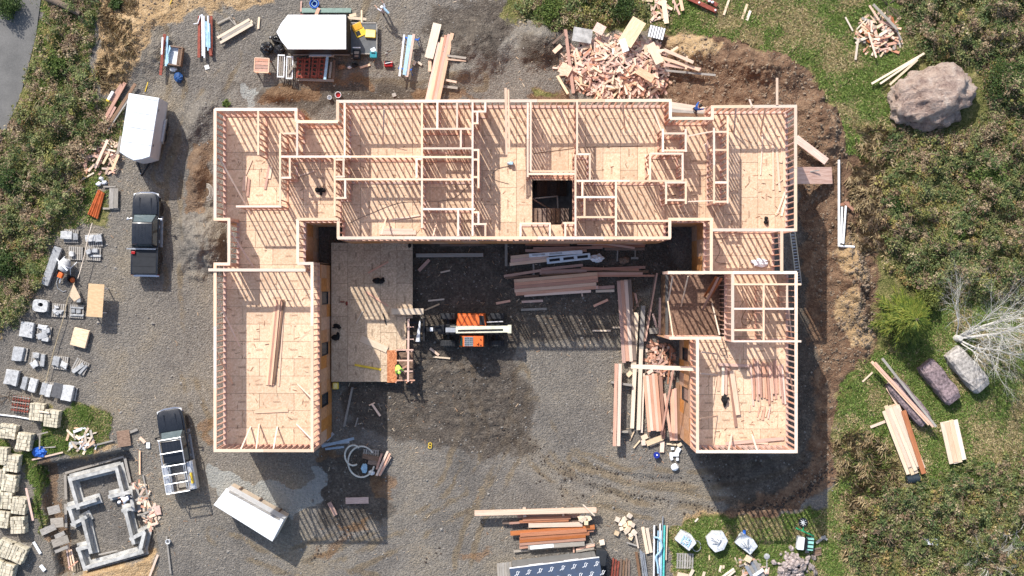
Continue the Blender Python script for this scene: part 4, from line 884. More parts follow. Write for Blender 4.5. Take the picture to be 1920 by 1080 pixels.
# --- timber beside the upper wall and the second trailer
plank(820, 44, 804, 109, 16, .45, M_CREAM, 'cream plywood sheet on the lumber stack behind the house', 'plywood', name='plywood_sheet', t=.02)
stack([(848, 62, 822, 187, 6.5, .5), (842, 64, 816, 188, 6, .5), (836, 66, 811, 186, 6, .42), (830, 70, 806, 188, 6, .42), (824, 80, 800, 188, 6, .35), (806, 112, 806, 134, 6, .25)], F5, 'long plank in the stack leaning towards the upper wall', 'planks behind the upper wall')
stack([(838, 104, 874, 109, 4, .2), (836, 150, 856, 154, 4, .2), (830, 162, 858, 165, 4.5, .2), (838, 111, 874, 114, 3, .15)], [M_GREYW, M_FIR], 'short sticker board under the long plank stack', 'stickers under the stack')
pr = []
for i, (a, m, w) in enumerate([((758, 65, 749, 143), M_WHITEP, 3.5), ((767, 66, 757, 140), M_LBLUE, 4), ((771, 66, 761, 142), M_LBLUE, 4), ((776, 64, 763, 144), M_FIRP, 5)]):
    if m is M_FIRP: plank(*a, w, .85, m, 'pinkish board on the sawhorses beside the blue boards', t=.06)
    else: plank(*a, w, .85, m, 'long trim board on the sawhorses' if m is M_WHITEP else 'pale blue trim board on the sawhorses', 'board', None if m is M_WHITEP else 'blue boards on the sawhorses', 'trim_board', .05)
for i, (x1, y1, x2, y2) in enumerate(((757, 70, 785, 75), (747, 128, 772, 131))):
    sh_ = thing('sawhorse', ('blue sawhorse at the upper end of the trim boards', 'blue sawhorse at the lower end of the trim boards')[i], 'sawhorse', P((x1 + x2) / 2, (y1 + y2) / 2)); a, b = P(x1, y1, .75) - P((x1 + x2) / 2, (y1 + y2) / 2), P(x2, y2, .75) - P((x1 + x2) / 2, (y1 + y2) / 2)
    MB().bar(a, b, .1, .1).build('beam', M_BLUE, sh_)
    for e, s in ((a, -1), (b, 1)):
        for k in (-1, 1): MB().bar((e.x - s * .1, e.y, .7), (e.x, e.y + k * .3, .0), .05, .05).build('leg', M_BLUE, sh_)
stack([(775, 122, 779, 115, 5), (783, 116, 791, 122, 4), (773, 120, 777, 113, 4)], M_CREAM, 'small cream block beside the sawhorses', 'blocks beside the sawhorses', 'block', 'block', z=.12, t=.1)
tb = thing('tool_box', 'small red tool box beside the trailer ramp', 'tool box', P(729, 121)); MB().box((0, 0, .16), (.62, .4, .32)).build('case', M_TAIL, tb, False, .03); MB().box((-.05, .1, .36), (.4, .2, .08)).build('tray', M_BLACK, tb); MB().bar((-.25, 0, .42), (.3, .1, .42), .04, .04).build('handle', M_WHITE, tb)
# beams and boards above the trailer
bm_ = thing('green_beam', 'grey-green steel beam lying beside the black trailer', 'beam', P(613, 21, .05)); MB().box((0, 0, .05), (W(92), .34, .04)).build('flange', plain('green_grey_steel', (.2, .28, .24, 1), .6), bm_); MB().box((0, 0, .27), (W(92), .34, .04)).build('flange', plain('green_grey_steel', (.2, .28, .24, 1), .6), bm_); MB().box((0, 0, .16), (W(92), .05, .18)).build('web', plain('green_grey_steel', (.2, .28, .24, 1), .6), bm_)
plank(563, 28, 645, 31, 4, .15, M_RUST, 'rust-red bar between the green beam and the trailer', 'bar', name='steel_bar'); plank(598, 15, 592, 30, 6, .45, M_FIRP, 'short pinkish board laid over the green beam'); plank(650, 33, 687, 36, 5, .3, M_CREAM, 'cream board beside the trailer doorway'); plank(678, 19, 678, 45, 3, .35, M_CREAM, 'thin cream stick crossing the board by the trailer'); plank(655, 30, 668, 27, 6, .3, M_CREAM, 'stubby cream board at the trailer corner'); plank(486, 32, 484, 54, 4, .12, M_CREAM, 'short pale stick on the gravel left of the trailer'); plank(565, 2, 564, 22, 3, .12, M_RED, 'thin reddish stick beside the blue tub')
tub = thing('blue_tub', 'round blue tub of cable above the green beam', 'tub', P(591, 9)); MB().lathe([(.26, 0), (.34, .4), (.36, .42), (.31, .42), (.25, .08), (.02, .06)], (0, 0, 0), 'z', 20).build('shell', M_BLUE, tub, True)
MB().tube([(.2 * math.cos(a * .5), .2 * math.sin(a * .5), .15 + a * .008) for a in range(30)], .03, 6).build('cable', M_LBLUE, tub, True)
# ramp goods
for x, y, a, lb, op in ((695, 64, -4, 'flat yellow case on the trailer ramp', False), (676, 62, 24, 'open yellow tool case beside the trailer ramp', True)):
    g = thing('tool_case', lb, 'case', P(x, y, .45 if not op else .3), R(a)); MB().box((0, 0, .1), (.78, .6, .2)).build('shell', M_YEL, g, False, .04)
    if op: MB().box((-.05, .5, .2), (.76, .5, .08)).build('lid', plain('amber_plastic', (.7, .35, .03, 1), .4), g, False, .03); MB().box((-.15, 0, .205), (.3, .35, .02)).build('tool', M_BLACK, g)
    else: MB().box((0, 0, .205), (.7, .52, .015)).build('label_plate', plain('pale_yellow', (.8, .7, .3, 1), .5), g)
g = thing('table_saw', 'small machine with white rail on the lower ramp corner', 'machine', P(670, 101, .42)); MB().box((0, -.1, .22), (.55, .7, .44)).build('case', M_BLACK, g, False, .03); MB().box((0, .38, .42), (.58, .08, .06)).build('fence', M_WHITE, g); MB().box((0, 0, .46), (.36, .2, .05)).build('table', M_GREYW, g); MB().box((0, -.25, .46), (.3, .14, .06)).build('motor', M_BROWNW, g)
g = thing('tool_box', 'teal power tool box on the lower right ramp corner', 'tool box', P(701, 104, .42)); MB().box((0, 0, .18), (.52, .46, .36)).build('case', plain('teal_case', (.03, .25, .3, 1), .4), g, False, .04); MB().box((0, .12, .38), (.3, .06, .06)).build('handle', M_BLACK, g); MB().box((-.05, .42, .03), (.36, .3, .02), .5).build('clear_lid', M_WHITEP, g)
for i, (x, y, r_) in enumerate(((500, 90, .48), (518, 74, .3), (524, 93, .4))):
    o = MB().blob(P(x, y, r_ * .6), (r_, r_, r_ * .75), 16, 11, .16).build('trash_bag', plain('bag_film', (.012, .012, .014, 1), .25, .2, spec=.6)); tag(o, ['large black trash bag at the trailer nose', 'small black trash bag tucked above the others', 'black trash bag against the trailer nose'][i], 'trash bag')
cr = thing('wooden_crate', 'square open wooden crate below the trash bags', 'crate', P(496, 127), R(-3))
for i in range(4): place('slat', unit(M_RED, 'slat'), (-.5, -.39 + i * .26, 1.0), (.5, -.39 + i * .26, 1.0), .22, .03, cr)
for sx in (-1, 1):
    place('side_board', unit(M_FIR, 'side_board'), (sx * .53, -.52, .98), (sx * .53, .52, .98), .06, .12, cr)
    for sy in (-1, 1): place('leg', unit(M_RED, 'leg'), (sx * .48, sy * .46, 0), (sx * .48, sy * .46, .92), .08, .08, cr)
for sy in (-1, 1): place('side_board', unit(M_FIR, 'side_board'), (-.5, sy * .53, .96), (.5, sy * .53, .96), .06, .12, cr)
# racks below the trailer
for i, (x, w, lb) in enumerate(((527, 13, 'left white slatted rack below the black trailer'), (543, 12, 'right white slatted rack below the black trailer'))):
    g = thing('slat_rack', lb, 'rack', P(x, 124 + i * 3, .7), R(-2))
    for k in range(4): MB().box((W(w) * (-.45 + k * .3), 0, 0), (.075, W(42), .05)).build('slat', M_GREYW if k in (1, 2) else M_WHITEP, g)
    for s in (-1, 1): MB().box((0, s * W(20), .04), (W(w), .1, .05)).build('crossbar', M_WHITEP, g)
    for s in (-1, 1):
        for s2 in (-1, 1): MB().box((s * W(w) * .4, s2 * W(18), -.36), (.05, .05, .66)).build('leg', M_GREYW, g)
for i, x in enumerate((562, 575, 590, 603)):
    g = thing('scaffold_rack', ['first', 'second', 'third', 'fourth'][i] + ' rust-red perforated rack counted from the white racks', 'rack', P(x, 127, .5 + i * .01), R(-3 - i), 'rust-red frames')
    for s in (-1, 1): MB().box((s * W(4.4), 0, 0), (.13, W(38), .06)).build('rail', M_RUST, g)
    for k in range(5): MB().box((0, -W(15) + k * W(7.5), .0), (W(7), .1, .05)).build('rung', M_RUST, g)
    for s in (-1, 1): MB().box((0, s * W(17), -.27), (W(9), .08, .46)).build('foot', M_RUST, g)
plank(614, 106, 609, 149, 5, .85, M_LBLUE, 'pale blue board laid over the rust-red frames', 'board', name='trim_board'); plank(621, 116, 618, 146, 4, .6, M_GREYW, 'grey batten right of the pale blue board'); plank(558, 149, 626, 151, 5, .2, M_GREYW, 'grey skid board under the rust-red frames'); plank(540, 138, 556, 115, 3.5, .85, M_GREYW, 'grey stick leaning between racks and frames'); plank(627, 112, 625, 148, 4, .5, M_BROWNW, 'brown board closing the rack row')
for i, (x, y, r_) in enumerate(((665, 122, .25), (655, 126, .15), (640, 125, .3))): tag(MB().blob(P(x, y, .12), (r_, r_ * .7, .14), 10, 6, .3).build('tarp_heap', [M_BLACK, M_WHITEP, M_BROWNW][i]), ['black plastic heap under the trailer ramp', 'white rag beside the black heap', 'brown paper heap beside the rust-red frames'][i], 'heap')
plank(675, 127, 694, 121, 4, .12, M_FIR, 'short pale board under the trailer ramp')
g = thing('bucket', 'white bucket by the upper house wall', 'bucket', P(619, 184)); MB().lathe([(.14, 0), (.17, .36), (.15, .36), (.12, .04), (.01, .04)], (0, 0, 0), 'z', 16).build('shell', M_WHITEP, g, True)
g = thing('bucket', 'reddish bucket beside the white one at the upper wall', 'bucket', P(635, 179)); MB().lathe([(.2, 0), (.24, .36), (.21, .36), (.18, .04), (.01, .04)], (0, 0, 0), 'z', 16).build('shell', M_WHITEP, g, True); MB().lathe([(.19, .2), (.01, .22)], (0, 0, 0), 'z', 14).build('contents', M_TAIL, g)
tag(MB().box(P(739, 178, .05), (.3, .28, .1), .4).build('paver', M_GREYW, None, False, .02), 'small pinkish paver on the gravel above the upper wall', 'paver')

# --- pipe bundles and crate at upper left
stack([(309, 64, 301, 141, 5, .3), (314, 68, 311, 124, 3.5, .35)], [M_RUST, M_LBLUE], 'post in the bundle leaning on the small crate', 'posts by the crate', 'post', 'post', t=.1)
plank(305, 70, 303, 102, 3, .4, M_WHITEP, 'white trim in the bundle by the small crate', 'trim', name='trim_board')
pipe([(286, 107), (296, 98), (304, 90)], .05, .2, M_YEL, 'short yellow pipe left of the small crate')
g = thing('wooden_crate', 'brown wooden crate with white sides beside the blue bag', 'crate', P(333, 108), R(-8))
MB().box((0, 0, .4), (.9, 1.35, .06)).build('tray', M_WHITEP, g); 
for s in (-1, 1): MB().box((s * .48, 0, .5), (.08, 1.4, .5)).build('side_board', M_BROWNW if s > 0 else M_LBLUE, g)
for s in (-1, 1): MB().box((0, s * .68, .5), (.9, .08, .46)).build('end_board', M_BROWNW, g)
for k in range(3): MB().box((.2 + k * .09, 0, .56), (.06, 1.2, .2)).build('slat', M_BROWNW, g)
MB().tube([(-.4, -.6, .7), (-.5, 0, .76), (-.4, .55, .7)], .05, 8).build('hose', M_LBLUE, g, True)
o = MB().blob(P(335, 145, .2), (.34, .4, .24), 14, 8, .14).build('bag', plain('dark_blue_cloth', (.02, .07, .2, 1), .6)); tag(o, 'dark blue bag on the gravel below the small crate', 'bag')
o = MB().blob(P(325, 130, .15), (.28, .16, .15), 10, 7, .2).build('plastic_sheet', M_WHITEP); tag(o, 'crumpled white plastic between crate and blue bag', 'plastic')
stack([(374, 30, 373, 108, 5, .3), (396, 30, 396, 106, 5, .3), (393, 92, 396, 104, 5, .4)], M_RUST, 'rust-red post in the upright pipe bundle', 'red posts in the bundle', 'post', 'post', t=.1)
for i, (x, a, b, m) in enumerate(((379, 27, 105, M_WHITEP), (382.5, 30, 109, M_WHITEP), (386.5, 40, 88, M_LBLUE), (389.5, 42, 95, M_LBLUE), (392.5, 44, 90, M_LBLUE), (390, 30, 60, M_WHITEP))):
    pipe([(x, a), (x + 1, b)], .07, .32, m, ('white' if m is M_WHITEP else 'pale blue') + ' plastic pipe in the bundle of red posts', 'pipe', ('white' if m is M_WHITEP else 'blue') + ' pipes in the bundle')
pipe([(376, 28), (371, 44), (363, 45)], .04, .35, M_WHITEP, 'bent white pipe at the top of the bundle')
fan(413, 74, 470, 41, 3, 5, [M_GREYW, M_CREAM], 'pale board in the small stack below the sand bank', 'boards below the sand bank', .3, 2)
stack([(408, 60, 415, 78, 2.5), (408, 44, 432, 32, 3), (438, 38, 448, 56, 2), (430, 34, 442, 48, 2)], M_GREYW, 'thin grey batten round the small board stack', 'battens round the board stack', z=.15)
tag(MB().box(P(388, 126, .03), (.32, .3, .02), .3).build('paper_sheet', M_WHITE), 'white sheet of paper on the gravel below the pipes', 'paper')
pipe([(322, 0), (300, 50), (294, 75), (288, 100), (285, 130), (272, 172)], .035, .04, M_YEL, 'thin yellow hose running down the gravel bank', 'hose', name='hose', seg=6)

# --- beams and pipes left of the first trailer
stack([(235, 155, 197, 223, 6, .35), (228, 158, 208, 190, 5, .3), (216, 200, 196, 236, 6, .3)], M_RED, 'rusty brown beam beside the seamed-roof trailer', 'brown beams by the trailer', 'beam', 'beam', t=.14)
stack([(254, 157, 194, 250, 5.5, .4), (240, 186, 200, 245, 5.5, .35), (190, 236, 184, 260, 4, .15)], [M_BROWNW, M_GREYW], 'weathered brown plank beside the seamed-roof trailer', 'brown planks by the trailer', t=.1)
g = thing('wrapped_bundle', 'small white wrapped bundle with yellow strap among brown beams', 'bundle', P(208, 180, .35), R(60)); MB().box((0, 0, .08), (.75, .2, .16)).build('wrap', M_WHITE, g, False, .03); MB().box((-.4, 0, .08), (.14, .22, .18)).build('strap', M_YEL, g, False, .02)
plank(227, 255, 217, 305, 5, .3, M_GREYW, 'grey plank against the trailer flank'); plank(202, 262, 178, 315, 5, .5, M_FIR, 'long pale board over the heap beside the trailer'); plank(222, 290, 210, 320, 5, .45, M_FIR, 'pale board end at the lower right of the trailer heap'); plank(153, 337, 176, 324, 3, .15, M_CREAM, 'thin pale stick at the lower left of the trailer heap'); plank(112, 373, 136, 350, 2.5, .2, M_GREYW, 'thin grey stick in the brush left of the orange pipes')
for i in range(5): pipe([(190 - i * 2.2 + i * 4.4 - 4, 356 + i * 1.4), (168 + i * 4 - 2, 402 + i * 2)], .085, .08 + (i % 2) * .05, plain('orange_pvc', (.42, .1, .03, 1), .45, .2), 'orange drain pipe in the bundle above the stone pallets', 'pipe', 'orange drain pipes')
fan(213.5, 353, 213, 391, 2, 8, [M_GREYW], 'grey weathered plank beside the orange pipes', 'grey planks by the pipes', .25, jit=1); stack([(194, 350, 217, 350, 3), (193, 391, 223, 391, 3.5)], M_GREYW, 'grey crossbar under the weathered planks', 'crossbars by the pipes', z=.16)
for i, (x, y) in enumerate(((190, 335), (185, 345), (196, 342))): tag(MB().blob(P(x, y, .12), (.22, .16, .12), 8, 6, .3).build('plastic_scrap', [M_STEEL, M_WHITEP, M_WHITEP][i]), ['grey', 'white', 'pale'][i] + ' plastic scrap between heap and orange pipes', 'plastic scrap')
g = thing('coiled_pipe', 'pale coiled drain pipe beside the left house wall', 'coil', P(389, 361, .3))
for k in range(3): MB().tube([((.42 - k * .1) * math.cos(a), (.62 - k * .12) * math.sin(a), .06 + k * .04) for a in np.linspace(-1.7, 1.7, 16)], .06, 7).build('turn', M_GREYW, g, True)
# ------------------------------------------------------------------ pallets of stone
M_STONE = plain('grey_stone', (.33, .335, .34, 1), .85, .2, 5, rnd=.18); M_STONEL = plain('pale_stone', (.44, .44, .435, 1), .85, .25, 5, rnd=.2); M_STONED = plain('dark_stone', (.1, .1, .105, 1), .85, .2, 6)
M_BUFF = plain('buff_stone', (.55, .49, .37, 1), .9, .2, 4, rnd=.14); M_PAL = wood('pallet_wood', srgb(176, 170, 160), srgb(140, 132, 122))
u_pb = unit(M_PAL, 'deck_board'); u_ps = unit(M_PAL, 'stringer')
def pallet(px, py, a, label, w=1.1, d=1.0, group=None, z=None, mat=None):
    g = thing('pallet', label, 'pallet', P(px, py, max(0, gz1(px, py)) if z is None else z), R(a), group)
    for i in range(7): slab('deck_board', u_pb, (-w / 2 + (i + .5) * w / 7, 0, .135), (w / 7 * .68, d, .025), 0, g)
    for y in (-.45, 0, .45): slab('stringer', u_ps, (0, y * d, .065), (w, .08, .1), 0, g)
    return g
def stone(px, py, w, d, h, a, mat, label, group=None, z=.15, irregular=0.0, name='stone_block'):
    "cut stone with slightly uneven outline"
    pl = [(-w / 2, -d / 2), (0, -d / 2), (w / 2, -d / 2), (w / 2, 0), (w / 2, d / 2), (0, d / 2), (-w / 2, d / 2), (-w / 2, 0)]
    k = max(irregular * 1.4, .07); pl = [(x * (1 + random.uniform(-k, k)), y * (1 + random.uniform(-k, k))) for x, y in pl]
    o = MB().prism(pl, 0, [h * (1 + random.uniform(-.06, .06)) for _ in pl]).build(name, mat, None, False, .018, 1); c = P(px, py, z + max(0, gz1(px, py))); o.location = c; o.rotation_euler = (0, 0, R(a)); return tag(o, label, 'stone', group)
S_ = lambda n: None
PALS = [  # x, y, angle, where, stones: (dx, dy in px, w, d, h, angle, mat, irregular)
    (135, 443, -2, 'the upper left pallet below the brush', [(-9, -2, .85, .6, .4, -2, M_STONEL, .05), (8, 1, .35, .5, .3, 0, M_STONE, .05)]),
    (180, 450, 3, 'the upper right pallet under the thin cable', [(-8, -3, .75, .5, .45, 4, M_STONEL, .05), (6, -3, .5, .55, .4, 8, M_STONE, .06)]),
    (143, 475, -2, 'the small pallet beside the long stone post', [(-7, 1, .35, .35, .35, 0, M_STONEL, .2)]),
    (177, 476, -4, 'the pallet below the cabled one', [(-10, -3, .4, .4, .35, 20, M_STONE, .2), (2, -6, .45, .3, .3, 0, M_STONE, .05), (3, 4, .8, .16, .12, 0, M_STONEL, .05)]),
    (112, 582, -4, 'the pallet of broken rocks beside the pale slab', [(-8, 0, .4, .35, .3, 30, M_STONEL, .3), (-2, 4, .4, .3, .25, 70, M_STONE, .3), (-4, -6, .35, .3, .3, 10, M_STONEL, .3), (3, 1, .3, .3, .25, 50, M_STONEL, .3)]),
    (145, 584, -4, 'the pallet of stone frames beside the plywood table', [(0, -7, 1.0, .14, .14, -3, M_STONE, .03), (0, 7, 1.0, .16, .14, -3, M_STONEL, .03), (-7, -1, .28, .28, .2, 0, M_STONE, .05), (3, 0, .36, .3, .22, 0, M_STONE, .05)]),
    (54, 618, -8, 'the single-slab pallet left of the jagged flagstones', [(-2, 0, .95, 1.15, .4, -8, M_STONEL, .06)]),
    (84, 624, -8, 'the pallet of jagged flagstones', [(-3, -11, .7, .32, .35, -12, M_STONEL, .15), (4, -4, .6, .4, .32, 10, M_STONE, .18), (-3, 4, .75, .45, .35, 20, M_STONE, .2), (2, 12, .5, .3, .3, -5, M_STONEL, .12)]),
    (39, 663, -10, 'the leftmost pallet of the middle row', [(-4, 0, .8, 1.05, .35, -10, M_STONE, .07)]),
    (73, 674, -8, 'the second pallet of the middle row', [(-3, -8, .45, .4, .45, -6, M_STONEL, .06), (-7, 9, .5, .5, .35, 30, M_STONEL, .12), (8, 2, .3, .9, .25, -6, M_STONE, .05)]),
    (115, 680, -8, 'the third pallet of the middle row', [(-8, -3, .5, .75, .3, -15, M_STONE, .1), (6, 4, .5, .42, .3, -25, M_STONEL, .1)]),
    (152, 687, -28, 'the tilted pallet at the right end of the middle row', [(-5, 3, 1.0, .32, .2, 35, M_STONEL, .06), (4, 6, .9, .2, .15, 48, M_STONE, .05)]),
    (25, 707, -12, 'the left pallet of the lower row', [(-1, 0, .95, 1.15, .55, -12, M_STONEL, .06)]),
    (57, 720, -14, 'the pallet with twin blocks in the lower row', [(-9, -2, .38, .95, .5, -14, M_STONE, .04), (7, 2, .55, 1.0, .5, -14, M_STONEL, .05)]),
    (95, 729, -10, 'the pallet half covered with a dark mat', [(-11, 0, .42, .9, .35, -14, M_STONE, .05), (-2, 3, .4, .95, .35, -14, M_STONEL, .05)]),
    (132, 737, -10, 'the right pallet of the lower row', [(-3, 0, .8, 1.15, .55, -10, M_STONEL, .07)])]
for x, y, a, where, st in PALS:
    pallet(x, y, a, 'grey wooden pallet carrying stones, ' + where)
    for i, (dx, dy, w, d, h, sa, m, ir) in enumerate(st):
        stone(x + dx, y + dy, w, d, h * .62, sa, m, ('large ' if w * d > .8 else '') + 'grey cut stone lying on ' + where, ('stones on ' + where) if len(st) > 1 else None, .15, ir)
o = slab('rubber_mat', unit(M_STONED, 'rubber_mat'), P(107, 732, .5), (.72, 1.1, .03), R(-12)); tag(o, 'dark mat draped over the right half of a stone pallet', 'mat')
o = MB().prism([(-.28, -1.5), (.28, -1.5), (.3, 1.5), (-.3, 1.5)], 0, .35).build('stone_post', M_STONE, None, False, .03); o.location = P(99, 499, .03); o.rotation_euler = (0, 0, R(-20)); tag(o, 'long grey stone post lying beside the brush', 'stone post')
# pale slab with a hole
g = thing('stone_sink', 'pale square stone slab with an oval hole on a pallet', 'stone slab', P(80, 573, .02), R(-6))
ol = [(.56 * math.copysign(abs(math.cos(t)) ** .5, math.cos(t)), .46 * math.copysign(abs(math.sin(t)) ** .5, math.sin(t))) for t in np.linspace(0, 2 * math.pi, 24, endpoint=False)]; il = [(.02 + .2 * math.cos(t), .08 + .15 * math.sin(t)) for t in np.linspace(0, 2 * math.pi, 24, endpoint=False)]
vs = [(x, y, z) for z in (.2, .5) for L_ in (ol, il) for x, y in L_]; fs = []
for i in range(24):
    j = (i + 1) % 24; fs += [(48 + i, 48 + j, 72 + j, 72 + i), (i, j, 48 + j, 48 + i), (24 + j, 24 + i, 72 + i, 72 + j), (j, i, 24 + i, 24 + j)]
MB().add(vs, fs).build('slab', M_STONEL, g); MB().box((0, 0, .1), (1.1, .9, .16)).build('pallet_base', M_PAL, g); MB().box((.02, .08, .19), (.5, .4, .01)).build('basin', M_BLACK, g)
# rusty rebar mats
g = thing('rebar_stack', 'rusty stack of wire mats above the cream block pallets', 'rebar', P(41, 757, .02), R(-8))
for k in range(7): MB().bar((-.6 + k * .2, -.6, .2 + (k % 3) * .05), (-.6 + k * .2, .6, .2 + (k % 2) * .05), .05, .05).build('bar', M_RUST, g)
for k in range(6): MB().bar((-.65, -.5 + k * .2, .28), (.65, -.5 + k * .2, .26), .06, .04).build('bar', M_GREYW if k % 2 else M_RUST, g)
# cream block pallets: strapped bundles
BUFF = [(76, 771, -6, 'the upper one with a stick, beside the wire mats'), (103, 783, -8, 'right of the one beside the wire mats'), (22, 807, 82, 'lying crosswise beside the white pipe'), (52, 826, -10, 'beside the blue tarp'), (8, 853, -4, 'at the left edge below the crosswise one'), (29, 866, -8, 'second below the blue tarp'), (4, 893, -6, 'at the left edge in the middle of the group'), (25, 903, -10, 'in the middle, third below the blue tarp'), (17, 935, -5, 'left of the leaning stick'), (43, 945, -8, 'under the leaning stick'), (11, 970, -8, 'at the left edge below the leaning stick'), (41, 981, 2, 'the squarest one right of the lower group'), (16, 1025, -22, 'in the lower pair, the left one'), (41, 1035, -24, 'in the lower pair, the right one beside the pit'), (20, 1068, -14, 'at the bottom edge, the right one'), (-2, 1062, -10, 'at the bottom left corner'), (-4, 930, -6, 'cut by the left edge in the middle')]
for n_, (x, y, a, where) in enumerate(BUFF):
    g = thing('block_pallet', 'cream block pallet ' + where, 'block pallet', P(x, y, max(0, gz1(x, y))), R(a), 'cream block pallets')
    slab('pallet_base', u_ps, (0, 0, .06), (1.0, 1.25, .11), 0, g)
    for iz in range(2):
        yy = -.62
        while yy < .6:
            d = random.uniform(.16, .34); d = min(d, .64 - yy); xx = -.52
            while xx < .5:
                w = random.uniform(.25, .55); w = min(w, .54 - xx)
                if w > .12: slab('stone', unit(M_BUFF, 'stone'), (xx + w / 2 + random.uniform(-.03, .03), yy + d / 2, .12 + .34 * (iz + .5) + random.uniform(0, .05) * iz), (w - .025, d - .02, .33), random.uniform(-.03, .03), g)
                xx += w
            yy += d
    for s in (-.3, .3): slab('strap', unit(M_BLACK, 'strap'), (s, 0, .86), (.015, 1.2, .012), 0, g)
plank(196 / 4, 915, 248 / 4, 976, 4, .9, M_FIRP, 'pinkish stick leaning on the cream blocks'); pipe([(-5, 777), (30, 781), (63, 787)], .06, .05, M_WHITEP, 'long white pipe above the cream block pallets'); plank(73, 771, 92, 774, 3, 1.0, M_CREAM, 'short stick lying over two cream block pallets')
# things among the pallets
g = thing('concrete_mixer', 'grey drum concrete mixer with orange motor among stone pallets', 'concrete mixer', P(127, 500, .02), R(-25))
prof = [(.1, -.5), (.34, -.42), (.44, -.1), (.44, .12), (.28, .45), (.22, .5), (.2, .46)]
dr = MB().lathe(prof, (0, .1, .72), 'y', 20).build('drum', M_STONEL, g, True); MB().lathe([(.45, -.04), (.47, 0), (.45, .04)], (0, .1, .72), 'y', 20).build('ring', M_WHITE, dr, True)
for s in (-1, 1): MB().tube([(s * .5, -.5, .05), (s * .48, .05, .75), (s * .5, .6, .05)], .035, 7).build('frame', M_WHITEP, g, True)
MB().bar((-.6, .35, 1.16), (.5, -.1, 1.16), .1, .05).build('yoke', M_WHITE, g); MB().box((-.02, -.72, .5), (.34, .4, .4)).build('motor', M_ORANGE, g, False, .04); MB().bar((.0, -.9, .4), (.0, -1.35, .1), .06, .06).build('tow_arm', M_WHITEP, g); wheel(g, (.45, -.7, .22), .22, .1, 'x', M_ORANGE); wheel(g, (-.45, -.5, .22), .22, .1, 'x', M_ORANGE)
pipe([(112, 515), (106, 528), (108, 540), (118, 547), (124, 545)], .03, .03, M_STEEL, 'thin grey hose looping below the concrete mixer', 'hose', name='hose', seg=6)
g = thing('tub', 'round tub with orange contents beside the concrete mixer', 'tub', P(137, 525)); MB().lathe([(.24, 0), (.3, .3), (.27, .3), (.2, .05), (.01, .05)], (0, 0, 0), 'z', 18).build('shell', M_BLACK, g, True); MB().lathe([(.2, .14), (.01, .18)], (0, 0, 0), 'z', 12).build('contents', M_ORANGE, g)
g = thing('work_table', 'tan plywood table standing on the gravel beside stone frames', 'table', P(190, 563, .03), R(-4)); zt_ = 1.25
MB().box((0, 0, zt_), (1.18, 2.44, .03)).build('table_top', M_CREAM if False else wood('tan_ply', srgb(208, 176, 132), srgb(190, 156, 114), .05), g)
for s in (-1, 1):
    for s2 in (-1, 1): MB().box((s * .45, s2 * .9, zt_ / 2), (.07, .07, zt_ - .03)).build('leg', M_WHITEP, g)
    MB().box((0, s * .9, zt_ - .06), (.9, .07, .08)).build('crossbar', M_FIR, g)
MB().prism([(-.1, .75), (.42, -.3), (-.05, -.6), (-.4, -.2)], .6, .62).build('plywood_offcut', wood('tan_ply', srgb(208, 176, 132), srgb(190, 156, 114), .05)).location = P(146, 550, 0)
tag(bpy.data.objects['plywood_offcut'], 'kite-shaped plywood offcut propped above the stone frames', 'plywood')
tag(MB().box(P(150, 563, .3), (.3, .3, .58)).build('support_block', M_STONE, None, False, .02), 'grey stone block propping the plywood offcut', 'stone')
g = thing('panel_stack', 'stack of cream cement panels below the plywood table', 'panel stack', P(153, 633, .02), R(-14))
for i in range(5): slab('panel', unit(M_CREAM, 'panel'), (random.uniform(-.03, .03), random.uniform(-.03, .03), .2 + i * .05), (1.15, 1.3, .045), random.uniform(-.02, .02), g)
for s in (-1, 1): slab('skid', u_ps, (0, s * .45, .08), (1.1, .1, .15), 0, g)
pipe([(173, 418), (165, 445), (158, 480), (150, 510), (146, 522)], .03, .75, M_CREAM, 'pale cable sagging across the stone pallets', 'cable', name='cable', seg=6)
pipe([(140, 530), (127, 560), (118, 600), (100, 660), (85, 720), (74, 752)], .03, .3, plain('tan_rope', (.4, .32, .2, 1), .8), 'tan rope running down between the stone pallets', 'rope', name='rope', seg=6)
# ------------------------------------------------------------------ courtyard lumber
G1 = 'reddish boards in the shade along the courtyard wall'
stack([(985, 457, 1068, 459, 6), (1082, 457, 1210, 456, 5), (1110, 462, 1209, 461, 5), (1134, 467, 1209, 467, 5), (1000, 466, 1130, 464, 5), (985, 470, 1100, 470, 5)], RD, 'reddish board lying close along the courtyard wall', G1, z=.2)
plank(1135, 457, 1190, 465, 4, .35, M_FIRP, 'thin diagonal board over the boards at the courtyard wall')
stack([(1158, 468, 1157, 490, 2.5), (1191, 469, 1191, 485, 2.5), (1183, 484, 1197, 484, 4), (1000, 495, 1001, 515, 3)], M_GREYW, 'short grey stick below the boards at the courtyard wall', 'grey sticks in the courtyard', z=.15)
plank(949, 452, 949, 499, 5, .2, M_GREYW, 'grey board standing out from the courtyard wall'); plank(780, 479, 906, 478, 7, .2, M_GREYW, 'long grey plank in the shaded courtyard beside the deck'); plank(825, 460, 912, 459, 4, .2, M_BROWNW, 'brown plank under the courtyard wall beside the deck'); plank(785, 508, 805, 487, 6, .15, M_RED, 'reddish board on the dark gravel beside the deck'); plank(826, 511, 844, 507, 3, .12, M_CREAM, 'small pale stick on the dark gravel beside the deck')
fan(958, 489, 1030, 481, 3, 6, F5, 'pinkish board in the strapped bundle beside the wrapped packs', 'boards beside the wrapped packs', .35, 2)
